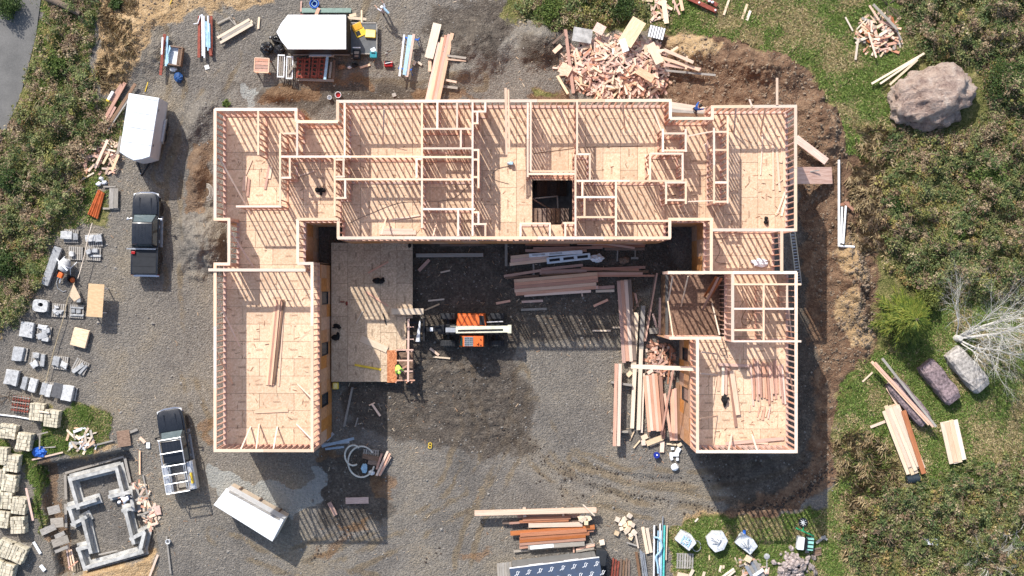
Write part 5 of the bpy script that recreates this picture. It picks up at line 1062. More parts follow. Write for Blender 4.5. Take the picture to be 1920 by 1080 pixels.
for i, (x1, y1, x2, y2, w, lb, n) in enumerate(((992, 479, 1092, 472, 7, 'narrow white wrapped pack in the courtyard', 2), (1025, 489, 1107, 480, 12, 'wide pale blue wrapped pack in the courtyard', 3))):
    a, b = P(x1, y1, .5), P(x2, y2, .5); g = thing('wrapped_pack', lb, 'wrapped pack', (a + b) / 2 - Vector((0, 0, .5)), math.atan2(b.y - a.y, b.x - a.x)); L = (b - a).length
    MB().box((0, 0, .33), (L, W(w), .5)).build('wrap', M_WHITEP if i == 0 else plain('pale_wrap', (.6, .68, .74, 1), .35, .08), g, False, .03)
    for k in range(n): MB().box((-L * .32 + k * L * .32, 0, .585), (L * .24, W(w) * .4, .012)).build('print_mark', M_BLACK if i else M_STEEL, g)
o = MB().blob(P(1120, 484, .2), (.5, .3, .22), 14, 8, .3).build('plastic_sheet', M_WHITEP); tag(o, 'crumpled white plastic beside the pale blue pack', 'plastic'); o = MB().blob(P(1170, 488, .15), (.4, .26, .16), 12, 7, .3).build('cloth_heap', M_BROWNW); tag(o, 'brownish cloth heap in the shaded courtyard', 'cloth')
stack([(1015, 505, 1093, 497, 5), (945, 518, 1015, 507, 5), (1015, 509, 1210, 501, 5), (1015, 515, 1216, 509, 5), (1090, 503, 1198, 506, 5), (1100, 513, 1205, 513, 5), (1120, 517, 1228, 517, 4), (947, 521, 1010, 517, 4), (1012, 512, 1100, 508, 6)], RD, 'long weathered board in the middle courtyard row', 'boards in the middle courtyard row', z=.25)
fan(967, 539, 1119, 526, 5, 6, F5, 'pink plank in the neat stack beside the telehandler', 'pink planks beside the telehandler', .4, 3, jit=3)
stack([(983, 554, 1108, 546, 5, .5), (1008, 548, 1085, 541, 4, .4), (965, 549, 1000, 545, 3, .3), (1090, 540, 1092, 556, 3, .2)], F5, 'loose plank along the lower side of the pink stack', 'planks below the pink stack')
stack([(1110, 540, 1152, 538, 6), (1117, 546, 1152, 545, 5)], [M_RED, M_CREAM], 'short board right of the pink stack', 'boards right of the pink stack', z=.2)
for x1, y1, x2, y2, m, lb in ((978, 566, 1018, 564, M_FIRP, 'pointed pinkish offcut on the dark gravel'), (977, 581, 1025, 579, M_GREYW, 'pointed grey offcut on the dark gravel'), (930, 569, 957, 564, M_FIRP, 'short pinkish offcut right above the telehandler'), (1113, 574, 1140, 562, M_FIRP, 'thin diagonal stick in the courtyard middle'), (1111, 620, 1145, 620, M_CREAM, 'white stick on the streaked gravel'), (1148, 614, 1164, 614, M_CREAM, 'short cream block under the upright stack'), (803, 564, 833, 561, M_CREAM, 'thin white stick above the telehandler forks'), (796, 582, 824, 570, M_CREAM, 'diagonal white stick above the telehandler forks'), (806, 653, 823, 666, M_FIR, 'thin stick below the telehandler forks'), (812, 669, 844, 672, M_CREAM, 'pale double stick below the telehandler')):
    plank(x1, y1, x2, y2, 4.5 if m is not M_CREAM else 3, .12, m, lb)
fan(1170, 526, 1180, 678, 4, 6.5, [M_BROWNW, M_FIR, M_FIRP, M_RED], 'long plank in the upright stack beside the sunken room', 'planks in the upright stack', .4, 2, jit=2)
stack([(1193, 586, 1188, 682, 9, .35), (1206, 573, 1202, 655, 8, .35)], [M_CREAM, M_GREYW], 'thick pale post beside the upright stack', 'posts beside the upright stack', 'post', 'post', t=.2)
stack([(1232, 512, 1210, 640, 3, .5), (1229, 515, 1207, 640, 3, .4), (1238, 558, 1236, 632, 5, .3), (1218, 590, 1212, 632, 3, .3), (1224, 588, 1231, 614, 4, .3), (1188, 548, 1186, 578, 4, .2), (1191, 550, 1196, 575, 4, .2), (1202, 560, 1186, 586, 3, .25)], [M_FIRP, M_BROWNW], 'thin board leaning beside the sunken room', 'thin boards by the sunken room')
tag(MB().box(P(1226, 620, .2), (.7, .45, .36), .05).build('cinder_block', M_GREYW, None, False, .02), 'grey box beside the sunken room wall', 'box')
# lower court stacks
stack([(1155.5, 682, 1152, 836, 6, 1.0), (1162.5, 682, 1159.5, 836, 6, 1.0)], [M_FIRP, M_FIR], 'long pinkish beam on blocks left of the lumber rows', 'beams on blocks', 'beam', 'beam', t=.25)
stack([(1146, 716, 1184, 722, 4, .7), (1146, 808, 1177, 809, 3.5, .7)], M_GREYW, 'grey support block under the pinkish beams', 'supports under the beams', 'support_block', 'support', t=.65)
stack([(1190, 692, 1185, 803, 7, .4), (1202, 655, 1197, 806, 7, .45), (1207, 700, 1203, 811, 3.5, .3)], M_CREAM, 'cream post in the lumber rows beside the right wing', 'cream posts in the lumber rows', 'post', 'post', t=.18)
fan(1219, 703, 1228, 808, 5, 5.2, [M_FIRP, M_FIR], 'pale plank in the wide stack beside the right wing', 'planks in the wide stack', .4, 3, jit=1.5)
stack([(1238, 703, 1244, 822, 7, .35), (1246, 738, 1259, 826, 5, .45), (1263, 690, 1240, 815, 3.5, .55), (1260, 730, 1262, 826, 7, .35), (1266, 728, 1268, 826, 5, .35), (1270, 717, 1274, 826, 6, .3), (1258, 650, 1252, 720, 3, .5)], [M_CEDAR, M_FIRP, M_RED, M_FIRP, M_FIRP, M_BROWNW], 'reddish board in the jumbled row at the right wing', 'boards at the right wing')
stack([(1203, 822, 1214, 817, 9, .2), (1206, 825, 1207, 835, 8, .2), (1212, 832, 1243, 820, 10, .3), (1218, 836, 1243, 826, 4, .15), (1242, 828, 1241, 848, 8, .15), (1250, 832, 1268, 834, 3, .15), (1270, 836, 1278, 832, 6, .15)], C3, 'cream offcut at the lower end of the lumber rows', 'cream offcuts at the lumber rows')
stack([(1190, 806, 1181, 826, 2.5), (1200, 826, 1188, 840, 2.5), (1176, 705, 1184, 697, 8, .15)], M_CREAM, 'small pale stick around the lumber row ends', 'sticks at the lumber rows', z=.12)
stack([(1185, 645, 1186, 655, 5, .2), (1214, 700, 1224, 694, 6, .3), (1258, 697, 1262, 712, 6, .3)], M_FIR, 'short pale block among the lumber rows', 'blocks among the lumber rows', 'block', 'block', t=.1)
g = thing('bucket', 'blue lidded bucket below the lumber rows', 'bucket', P(1230, 852)); MB().lathe([(.19, 0), (.23, .4), (.24, .4), (.24, .43), (.02, .44)], (0, 0, 0), 'z', 18).build('shell', plain('deep_blue', (.015, .03, .25, 1), .4), g, True); MB().lathe([(.06, .44), (.06, .48)], (.02, .02, 0), 'z', 12).build('cap', M_WHITE, g)
for i, (x, y, w, d, a) in enumerate(((1261, 841, .24, .2, 0), (1271, 845, .5, .32, 60), (1264, 852, .7, .3, 0), (1259, 859, .22, .3, 20), (1270, 861, .2, .22, 0))): tag(MB().box(P(x, y, .1 + .01 * i), (w, d, .16), R(a)).build('white_part', M_WHITEP, None, False, .03), 'white plastic fitting in the cluster below the lumber rows', 'fitting', 'white fittings')
o = MB().blob(P(1265, 876, .2), (.28, .28, .24), 14, 9, .1).build('sack', M_WHITE); tag(o, 'round white sack on the gravel beside the right wing', 'sack')

# --- deck and floors
ZDk = ZD + .02
for x1, y1, x2, y2, w, m, lb in ((690, 512, 728, 491, 3, M_FIRP, 'thin pinkish board on the deck above the black bag'), (686, 547, 728, 574, 3.5, M_FIRP, 'thin pinkish board on the middle of the deck'), (668, 606, 680, 583, 2, M_CREAM, 'thin white stick on the deck'), (676, 634, 726, 656, 12, M_CREAM, 'cream board lying flat on the deck'), (734, 584, 794, 584, 11, M_CREAM, 'wide cream board sticking out over the deck edge')):
    plank(x1, y1, x2, y2, w, ZDk + (.5 if w == 11 else .06), m, lb, parent=house).parent = None
plank(665, 684, 714, 693, 4, ZDk + .06, M_YEL, 'yellow spirit level on the deck', 'spirit level', name='spirit_level', parent=house).parent = None
plank(719, 589, 724, 608, 2, ZDk + .06, M_BLACK, 'black pry bar on the deck', 'pry bar', name='pry_bar', parent=house).parent = None
BAGM = plain('black_cloth', (.012, .012, .013, 1), .85, .3, 8)
def lump(px, py, z, parts, label, cat, name, mat=BAGM):
    mb = MB()
    for dx, dy, rx, ry, rz_ in parts: c = P(px + dx, py + dy, z); mb.blob((c.x, c.y, z + rz_ * .5), (rx, ry, rz_), 10, 7, .2)
    return tag(mb.build(name, mat), label, cat)
lump(711, 526, ZDk, [(-4, 0, .3, .22, .2), (4, 1, .28, .2, .24), (7, -3, .12, .12, .15)], 'black tool bag on the upper deck', 'tool bag', 'tool_bag')
lump(631, 610, ZDk, [(0, 0, .25, .12, .15), (5, 4, .16, .12, .15), (-3, 4, .2, .06, .1)], 'dark power saw on the deck beside the wall', 'power saw', 'power_saw'); lump(629, 633, ZDk, [(0, 0, .26, .22, .25), (5, -3, .12, .3, .1)], 'round dark compressor on the deck beside the wall', 'compressor', 'compressor')
lump(646, 566, ZDk, [(-4, 0, .2, .05, .05), (4, 3, .08, .18, .1)], 'brown tool belt on the deck', 'tool belt', 'tool_belt', M_RUST); lump(768, 461, ZDk, [(0, 0, .12, .18, .12)], 'small dark bag at the upper deck corner', 'bag', 'bag')
g = thing('plastic_crate', 'yellow crate at the lower left deck corner', 'crate', P(630, 723, .5)); MB().box((0, 0, .15), (.44, .5, .3)).build('shell', M_YEL, g, False, .04); MB().box((0, 0, .31), (.3, .4, .02)).build('lid', plain('pale_yellow', (.8, .7, .3, 1), .5), g); MB().box((0, 0, -.25), (.4, .45, .5)).build('stand', M_STEEL, g)
lump(601, 357, Z1, [(-5, -1, .2, .16, .2), (2, 0, .25, .18, .22), (7, 0, .12, .14, .15), (1, 6, .09, .16, .12)], 'black tool bag on the floor of the left rooms', 'tool bag', 'tool_bag')
lump(1358, 749, Z1, [(0, 0, .22, .32, .28), (0, 9, .1, .2, .15), (7, -3, .08, .08, .12), (0, -9, .07, .1, .12)], 'black jacket lying on the floor of the right wing', 'jacket', 'jacket'); lump(1436, 413, Z1, [(0, -3, .14, .16, .2), (-1, 4, .14, .14, .2), (4, 6, .04, .18, .06)], 'small black tool belt on the floor beside the right wall', 'tool belt', 'tool_belt')
ZF = Z1 + .06
def fstack(rows, mats, label, group, **k):
    for i, r in enumerate(rows):
        m = mats[i % len(mats)]; o = plank(*r[:5], ZF + (r[5] if len(r) > 5 else 0) + (i % 5) * .008, m, label, 'plank', group, 'plank', .045, parent=house); o.parent = None
fstack([(516 + i * 4, 562 - (i == 0) * -3, 500 + i * 4 - (i > 3) * 3, 722 - (i > 3) * 3, 3.6, (i % 3) * .05) for i in range(5)] + [(533, 566, 523, 724, 2, 0)], [M_FIR, M_RED, M_FIR, M_FIRP, M_BROWNW], 'long plank in the stack on the left wing floor', 'planks on the left wing floor')
fstack([(478, 772, 540, 769, 6), (478, 768, 520, 767, 2)], [M_FIR], 'plank lying crosswise on the left wing floor', 'crosswise planks on the left wing floor')
fstack([(472, 300, 455, 340, 3), (505, 310, 497, 355, 4), (509, 312, 505, 335, 4), (460, 330, 457, 358, 7), (467, 335, 464, 368, 4)], [M_FIR, M_RED, M_CREAM], 'short board on the floor of the upper left room', 'boards on the upper left room floor')
fstack([(711, 434, 780, 434, 4), (711, 438, 780, 438, 4), (720, 430, 775, 431, 4)], [M_FIR], 'trim board on the floor along the courtyard side', 'boards on the middle room floor')
fstack([(1449, 270, 1450, 356, 3.5), (1456, 275, 1462, 358, 4), (1468, 277, 1464, 305, 5), (1470, 282, 1471, 350, 5), (1472, 360, 1457, 400, 3.5), (1476, 362, 1465, 405, 4), (1455, 398, 1458, 402, 8)], [M_FIR, M_CREAM], 'pale board along the right wall of the upper right room', 'boards in the upper right room')
fstack([(1348, 682, 1347, 733, 5), (1356, 686, 1355, 742, 5, .05), (1362, 688, 1361, 740, 4, .05), (1367, 690, 1380, 800, 5, .03), (1372, 695, 1384, 778, 8, .12), (1388, 664, 1386, 695, 4), (1346, 683, 1404, 686, 5, .2)], [M_FIR, M_CREAM, M_FIRP, M_CEDAR], 'board beside the black jacket on the right wing floor', 'boards beside the jacket')
fstack([(1408 + i * 4.2 + random.uniform(-1, 1), 672 + random.uniform(0, 14), 1411 + i * 4.4 + random.uniform(-2, 2), 752 + random.uniform(-14, 12), 3.4, random.uniform(0, .12)) for i in range(15)], [M_FIRP, M_RED, M_FIRP], 'pinkish board in the rows on the right wing floor', 'pinkish boards on the right wing floor')
fstack([(1424 + i * 5, 762 + (i % 2) * 5, 1420 + i * 5, 782 + (i % 3) * 3, 2.5) for i in range(5)] + [(1405, 760, 1405, 772, 4), (1360, 832, 1470, 822, 6, .05), (1375, 826, 1440, 832, 4, .02)], [M_FIRP, M_FIR], 'short pinkish board near the lower right wing wall', 'short boards on the right wing floor')
for i, (a, b) in enumerate((((1343, 519), (1321, 556)), ((1347, 520), (1318, 580)), ((1353, 522), (1328, 562)))):
    place('plank', unit(M_CEDAR if i != 1 else M_RED, 'plank'), P(*a, 6.4), P(*b, ZL + .06), .16, .045)['label'] = ['upper', 'longest', 'right'][i] + ' of three brown boards leaning in the sunken room'
for o in [o for o in bpy.data.objects if 'leaning in the sunken room' in str(o.get('label', ''))]: o['category'] = 'plank'
for i, (a, b) in enumerate((((1261, 519, 6), (1253, 566, 3.2)), ((1290, 518, 7), (1277, 575, 3.2)), ((1252, 565, 4), (1262, 632, 7.5)), ((1335, 568, 4), (1349, 628, 7)))):
    tag(place('prop', unit(M_CREAM, 'prop'), P(*a), P(*b), .09, .05), ['left thin prop', 'middle thin prop', 'lower left thin prop', 'right thin prop'][i] + ' slanting over the sunken room', 'prop')
# hoses and cords on the floors
def cord(pts, z, label, mat=M_BROWNW, r=.018): o = MB().tube([P(x, y, z + r) for x, y in pts], r, 5).build('cord', mat, None, True); tag(o, label, 'cord')
def curve(pts, n=6):
    out = []; q = [pts[0]] + list(pts) + [pts[-1]]
    for i in range(1, len(q) - 2):
        for k in range(n):
            t = k / n; p0, p1, p2, p3 = (np.array(q[i + j], float) for j in (-1, 0, 1, 2)); out.append(tuple(.5 * (2 * p1 + (p2 - p0) * t + (2 * p0 - 5 * p1 + 4 * p2 - p3) * t * t + (3 * p1 - p0 - 3 * p2 + p3) * t ** 3)))
    return out + [tuple(map(float, pts[-1]))]
cord(curve([(655, 418), (700, 398), (750, 380), (800, 378), (850, 372), (885, 340)]), Z1 + .01, 'dark cord across the middle room floors'); cord(curve([(960, 310), (930, 318), (925, 335), (955, 345)]), Z1 + .01, 'dark cord looping on the hall floor'); cord(curve([(1000, 288), (1060, 280), (1100, 276), (1205, 274)]), Z1 + .01, 'dark cord through the upper middle rooms'); cord(curve([(1338, 440), (1350, 470), (1342, 490), (1370, 495)]), Z1 + .01, 'dark cord on the narrow right floor')
cord(curve([(1385, 580), (1400, 560), (1412, 590), (1400, 610), (1390, 600), (1405, 575), (1420, 600)]), Z1 + .01, 'dark coiled hose on the small right room floor'); cord([(1356 + 7 * math.cos(a), 660 + 7 * math.sin(a)) for a in np.linspace(0, 6.2, 20)], Z1 + .01, 'ring of hose on the right wing floor')
g = thing('compressor', 'small grey compressor on the hall floor', 'compressor', P(957, 307, Z1)); MB().lathe([(.05, -.25), (.14, -.2), (.14, .2), (.05, .25)], (0, 0, .18), 'x', 14).build('tank', M_STEEL, g, True); MB().box((.05, 0, .36), (.25, .2, .14)).build('motor', M_LBLUE, g, False, .03)
o = MB().blob(P(1425, 492, Z1 + .1), (.55, .3, .16), 14, 8, .3).build('plastic_sheet', M_WHITE); tag(o, 'crumpled white and blue plastic on the narrow right floor', 'plastic')
# guard frame at the cut deck corner
g = thing('guard_scaffold', 'pinkish timber guard frame at the cut corner of the deck', 'scaffold', P(762, 657))
o0 = g.location
for x in (746, 766, 775):
    for y in (657, 714): place('post', unit(M_FIRP, 'post'), P(x, y, 0) - o0, P(x, y, 0) - o0 + Vector((0, 0, 1.6)), .09, .09, g)
for y, x2 in ((656, 775), (676, 774), (696, 774), (713, 778)): place('rail', unit(M_FIRP, 'rail'), P(744, y, 1.6) - o0, P(x2, y, 1.62) - o0, .1, .06, g)
place('rail', unit(M_FIRP, 'rail'), P(766, 598, 1.5) - o0, P(765, 716, 1.68) - o0, .14, .05, g)
for y in (613, 636): place('rail', unit(M_FIRP, 'rail'), P(760, y, 1.5) - o0, P(776, y, 1.5) - o0, .07, .05, g)
place('platform', unit(M_BROWNW, 'platform'), P(748, 686, .9) - o0, P(776, 686, .9) - o0, 2.0, .05, g); place('brace', unit(M_RED, 'brace'), P(752, 693, 1.3) - o0, P(768, 682, 1.5) - o0, .12, .05, g)
# boards, ladder and plank on the right side of the house
plank(1492, 259, 1550, 303, 14, .9, M_FIRP, 'OSB strip sloping from the right wall to the dirt', 'board', name='sheet_strip', t=.02); 
tag(place('ramp_sheet', unit(M_FIRP, 'ramp_sheet'), P(1480, 329, 2.6), P(1560, 329, .5), 1.25, .025), 'wide pinkish plywood sheet leaning out from the right wall', 'plywood')
plank(1502, 325, 1536, 319, 2, 1.75, M_GREYW, 'thin stick on the leaning plywood sheet', parent=house, dz=-.3).parent = None
for i, (p, r_, lb) in enumerate((([(1573, 300), (1573, 462)], .09, 'long white drain pipe on the right dirt bank'), ([(1579, 388), (1577, 456)], .08, 'shorter white drain pipe beside the long one'), ([(1586, 386), (1581, 457)], .08, 'outer white drain pipe on the right dirt bank'), ([(1573, 461), (1602, 463)], .09, 'short white drain pipe lying crosswise on the dirt bank'))): pipe([(x, y, max(.1, gz1(x, y)) + .25) for x, y in p], r_, .3, M_WHITE, lb)
stack([(1574, 384, 1592, 380, 5, .4), (1584, 378, 1600, 394, 5, .45)], M_CEDAR, 'orange board stub over the white drain pipes', 'stubs over the drain pipes')
g = thing('ladder', 'aluminium ladder leaning on the right wall', 'ladder', P(1500, 525)); o0 = g.location
a1, a2, b1, b2 = P(1481, 432, 5.6) - o0, P(1490, 432, 5.6) - o0, P(1494, 535, .1) - o0, P(1503, 533, .1) - o0
MB().bar(a1, b1, .07, .05).build('rail', M_ALU, g); MB().bar(a2, b2, .07, .05).build('rail', M_ALU, g)
for i in range(19): MB().bar(a1.lerp(b1, (i + .5) / 19), a2.lerp(b2, (i + .5) / 19), .05, .04).build('rung', M_ALU, g)
g = thing('scaffold_planks', 'plank staging outside the recess of the upper wall', 'staging', P(1295, 208)); o0 = g.location
for y1, y2, m in ((194, 204, M_FIR), (200, 209, M_FIR), (207, 212, M_GREYW), (214, 216, M_BROWNW)): place('plank', unit(m, 'plank'), P(1258, y1, 5.0) - o0, P(1322, y2, 5.0) - o0, .24, .05, g)
for x in (1264, 1316): place('post', unit(M_BROWNW, 'post'), Vector((P(x, 206, 5).x, P(x, 206, 5).y, 0)) - o0, P(x, 206, 4.95) - o0, .1, .1, g)
# --- loose boards lower yard
plank(648, 939, 691, 938, 12, .1, M_FIRP, 'short wide pinkish board on the lower gravel'); plank(617, 942, 630, 966, 8, .1, M_RED, 'short reddish board on the lower gravel'); plank(661, 726, 645, 800, 4, .15, M_GREYW, 'long grey batten below the deck'); plank(697, 757, 713, 780, 4, .12, M_FIR, 'small pale board below the deck'); plank(692, 760, 703, 755, 2.5, .1, M_FIR, 'tiny pale stick beside the small board'); plank(666, 800, 671, 783, 2.5, .1, M_GREYW, 'thin grey stick below the deck')
g = thing('rope_coil', 'small yellow rope coil on the lower gravel', 'rope', P(806, 838, .04)); MB().tube([(.12 * math.cos(a) + .03 * a * .1, .1 * math.sin(a) + (.22 if a > 6.2 else 0) , .03 + a * .006) for a in np.linspace(0, 12.4, 40)], .03, 6).build('rope', M_YEL, g, True)
stack([(603, 837, 664, 822, 5, .6), (600, 833, 655, 829, 4, .45), (610, 842, 645, 838, 4, .3), (612, 826, 625, 812, 6, .3)], [plain('grey_blue_metal', (.3, .36, .42, 1), .45), M_STEEL], 'grey metal flashing at the left wing corner', 'flashing at the left wing', 'flashing', 'flashing', t=.03)
g = thing('pipe_coil', 'big white coiled pipe below the left wing', 'pipe coil', P(672, 865, .05))
for cx, cy, rx, ry, a0, a1, z in ((.25, -.0, 1.0, 1.15, .6, 6.0, .12), (-.35, .5, .62, .75, .8, 5.2, .25)): MB().tube([(cx + rx * math.cos(a), cy + ry * math.sin(a), z + .02 * a) for a in np.linspace(a0, a1, 30)], .065, 8).build('loop', plain('cream_pipe', (.66, .63, .55, 1), .4), g, True)
pallet(696, 850, -4, 'worn brown pallet inside the big pipe coil', 1.2, .6)
stack([(680, 855, 715, 862, 9, .4), (690, 866, 712, 870, 8, .35)], M_BROWNW, 'brown board on the pallet by the pipe coil', 'boards by the pipe coil', t=.1)
stack([(727, 846, 706, 892, 4, .45), (731, 850, 711, 892, 4, .35), (716, 850, 706, 880, 4, .5), (732, 856, 713, 890, 4, .25)], F5, 'pinkish stick bundled right of the pipe coil', 'sticks right of the pipe coil')
o = MB().blob(P(683, 878, .2), (.22, .4, .2), 12, 8, .25).build('plastic_sheet', M_LBLUE); tag(o, 'pale blue plastic inside the pipe coil', 'plastic'); o = MB().blob(P(697, 886, .15), (.22, .2, .15), 10, 7, .2).build('plastic_sheet', M_WHITEP); tag(o, 'white plastic lump at the lower right of the pipe coil', 'plastic')
# --- bottom stacks
plank(890, 962, 1118, 956, 9, 1.05, M_FIR, 'very long pale beam on blocks above the cedar stacks', 'beam', name='beam', t=.3)
stack([(983, 953, 984, 968, 6, .75), (1055, 953, 1056, 966, 4, .75)], M_FIR, 'short block under the very long beam', 'blocks under the long beam', 'support_block', 'support', t=.7)
stack([(970, 968, 1090, 967, 6, .4), (980, 974, 1070, 970, 6, .6), (974, 978, 1066, 975, 5, .55), (942, 980, 1104, 977, 5, .35), (991, 985, 1092, 983, 8, .55), (955, 981, 1000, 978, 4, .5)], [M_CEDAR, M_CEDAR, M_CEDAR, M_BROWNW, M_FIR, M_CEDAR], 'cedar plank in the upper cedar row', 'planks in the upper cedar row', t=.12)
stack([(957, 1000, 1115, 988, 8, .45), (975, 1003, 1100, 994, 7, .55), (974, 1010, 1105, 1000, 6, .5), (974, 1015, 1098, 1005, 5, .55), (974, 1020, 1098, 1010, 6, .5), (974, 1026, 1096, 1014, 6, .45), (1078, 994, 1113, 992, 10, .35)], M_CEDAR, 'orange cedar plank in the lower cedar stack', 'planks in the lower cedar stack', t=.14)
plank(990, 1026, 1096, 1019, 8, .5, M_GREYW, 'grey-white wrapped plank below the cedar stack', name='wrapped_plank', t=.16); plank(994, 1027, 1038, 1023, 7, .53, M_WHITEP, 'white label film on the wrapped plank', 'film', name='wrap_film', t=.01)
stack([(963, 1034, 1115, 1020, 4, .2), (1080, 1030, 1115, 1022, 4, .25), (1080, 1034, 1114, 1028, 4, .3), (1075, 1022, 1076, 1036, 3, .2), (1105, 1005, 1112, 1018, 3, .2)], [M_GREYW, M_FIRP], 'weathered batten under the cedar stack', 'battens under the cedar stack')
plank(1093, 946, 1115, 967, 2.5, 1.15, M_CREAM, 'thin pale stick lying over the very long beam')
def cube(px, py, s, z, label, grp, a): o = MB().box((0, 0, 0), (s, s * .95, s * .8)).build('wood_block', M_CREAM, None, False, .01, 1); o.location = P(px, py, z + s * .4); o.rotation_euler = (random.uniform(-.2, .2), random.uniform(-.2, .2), a); tag(o, label, 'wood block', grp)
for x, y in ((1158, 974), (1171, 973), (1181, 967), (1163, 982), (1173, 984), (1180, 981), (1187, 984), (1179, 990), (1165, 991), (1157, 1000), (1173, 997), (1182, 1003), (1188, 998), (1182, 1009), (1176, 992), (1168, 978)): cube(x + random.uniform(-1, 1), y, random.uniform(.28, .38), 0, 'cream wood block in the scattered pile right of the cedar', 'scattered wood blocks', random.uniform(0, 3))
for x, y in ((1091, 968), (1101, 967), (1105, 972), (1090, 975), (1099, 980), (1088, 970), (1095, 973)): cube(x, y, .32, .55, 'cream wood block heaped on the cedar end', 'blocks on the cedar end', random.uniform(0, 3))
cube(1129, 1017, .38, .02, 'single cream wood block above the black bin', None, .2)
g = thing('storage_bin', 'black bin standing beside the grey shed', 'bin', P(1125, 1040), R(-6)); MB().box((0, 0, .5), (.7, 1.05, 1.0), 0, 1.06).build('shell', plain('bin_black', (.03, .033, .038, 1), .5), g, False, .04); MB().box((0, 0, 1.04), (.78, 1.15, .06)).build('lid', plain('bin_black', (.03, .033, .038, 1), .5), g, False, .02)
for i, (a, m, lb) in enumerate((((1205, 988, 1214, 1038, 6), M_CREAM, 'left cream board beside the pipe bundle'), ((1213, 990, 1221, 1036, 6), M_CREAM, 'right cream board beside the pipe bundle'), ((1192, 1003, 1197, 1028, 3), M_CREAM, 'thin pale stick above the grey rails'), ((1175, 1017, 1196, 1024, 2.5), M_GREYW, 'thin grey stick left of the grey rails'), ((1193, 1035, 1200, 1085, 5), M_BROWNW, 'brown rail left of the grey rails'), ((1134, 1060, 1138, 1085, 5), M_BLACK, 'black post beside the grey shed'))): plank(*a, .25, m, lb)
stack([(1200, 1030, 1207, 1085, 2.5), (1203, 1033, 1211, 1085, 2.5), (1207, 1036, 1214, 1085, 2.5)], M_STEEL, 'grey steel rail beside the brown rail', 'grey steel rails', 'steel_rail', 'rail', z=.2)
for i in range(7): plank(1150 + i * 5, 1046 + (i * 3) % 7, 1146 + i * 5.5, 1086, 3.5, .1, M_BROWNW if i > 2 else M_RUST, 'dark brown board stub at the bottom edge beside the bin', 'plank', 'brown boards at the bottom edge')
for i, (x1, y1, x2, y2, m, r_, nm) in enumerate(((1227, 985, 1226, 1085, M_WHITEP, .07, 'white'), (1231, 986, 1229, 1085, M_BLACK, .06, 'black'), (1238, 982, 1236, 1085, M_WHITEP, .06, 'white'), (1243, 968, 1241, 1020, M_STEEL, .05, 'grey'), (1246, 985, 1244, 1085, M_TEAL, .08, 'teal'), (1251, 985, 1249, 1050, M_CREAM, .05, 'cream'), (1241, 995, 1239, 1085, M_LBLUE, .07, 'pale blue'), (1234, 995, 1233, 1060, M_LBLUE, .05, 'pale blue'))): pipe([(x1, y1), (x2, y2)], r_, .1 + (i % 2) * .08, m, nm + ' pipe in the bundle beside the white wrapped loads', 'pipe', 'pipes in the lower bundle')
pipe([(x, y) for x, y in curve([(1226, 1007), (1236, 1010), (1241, 1022), (1238, 1034), (1230, 1044), (1233, 1060), (1234, 1075)])], .07, .35, M_LBLUE, 'pale blue hose curling over the lower pipe bundle', 'hose', name='hose')
# --- wrapped loads on the grass
for i, (x, y, a, pl) in enumerate(((1284, 1011, -32, [(-.75, -.35), (.55, -.5), (.7, .3), (.1, .6), (-.7, .5)]), (1342, 1012, 10, [(-.7, -.2), (-.3, -.75), (.4, -.7), (.8, -.1), (.55, .65), (-.2, .8), (-.75, .4)]), (1397, 1016, -34, [(-.75, -.45), (.7, -.55), (.8, .3), (.2, .55), (-.75, .5)]))):
    g = thing('wrapped_load', ['white wrapped load with blue straps beside the empty pallet', 'white many-sided wrapped load in the middle of three', 'white wrapped load with a blue flap, the right one'][i], 'wrapped load', P(x, y), R(a))
    wr = MB().prism(pl, .12, [.75 + random.uniform(-.12, .12) for _ in pl]).build('wrap', plain('shrink_wrap', (.6, .62, .64, 1), .3, .3, 7), g, False, .06); 
    for k in range(7): MB().tube([(random.uniform(-.4, .4), random.uniform(-.4, .4), .82), (random.uniform(-.2, .2), random.uniform(-.2, .2), .9), (random.uniform(-.5, .5), random.uniform(-.4, .4), .8)], .03, 5).build('fold', M_STEEL if k % 3 else M_WHITE, wr)
    MB().box((0, 0, .06), (1.2, .9, .12)).build('pallet_base', M_PAL, g)
    if i == 2: MB().box((-.6, .6, .5), (.2, .3, .1), .5).build('flap', M_BLUE, g)
    if i == 0:
        for k in range(4): MB().box((-.35 + k * .2, 0, .86), (.1, .6, .06), .1).build('strap', M_LBLUE, g)
pipe([(1306 + 8 * math.cos(a), 1024 + 10 * math.sin(a)) for a in np.linspace(0, 6.0, 18)], .03, .25, M_STEEL, 'grey hose ring beside the left wrapped load', 'hose', name='hose', seg=6)
pallet(1284, 1051, -2, 'empty slatted pallet on the grass below the left wrapped load', 1.3, 1.15)
g = thing('compactor', 'green and white wheeled machine on the grass above the rubble', 'machine', P(1506, 1016), R(-6))
MB().box((-.35, 0, .5), (.5, .95, .6)).build('cover', M_WHITE, g, False, .06); MB().box((.0, 0, .5), (.22, .85, .66)).build('engine', M_BLACK, g, False, .03); MB().box((.36, 0, .42), (.52, .95, .5)).build('deck', plain('mint_paint', (.3, .62, .52, 1), .4), g, False, .04)
for k in range(3): MB().box((.36, -.3 + k * .3, .69), (.46, .07, .04)).build('vent', M_BLACK, g)
MB().bar((.6, .62, .6), (-.9, 1.15, .9), .1, .08).build('handle', M_GREEN, g); MB().bar((-.9, 1.15, .9), (-1.1, 1.4, 1.0), .05, .05).build('grip', M_BLACK, g); MB().bar((-.35, 1.0, .8), (-.3, 1.25, .8), .06, .05).build('lever', M_GREEN, g)
for s in (-1, 1): wheel(g, (.3, s * .5, .2), .2, .1, 'y')
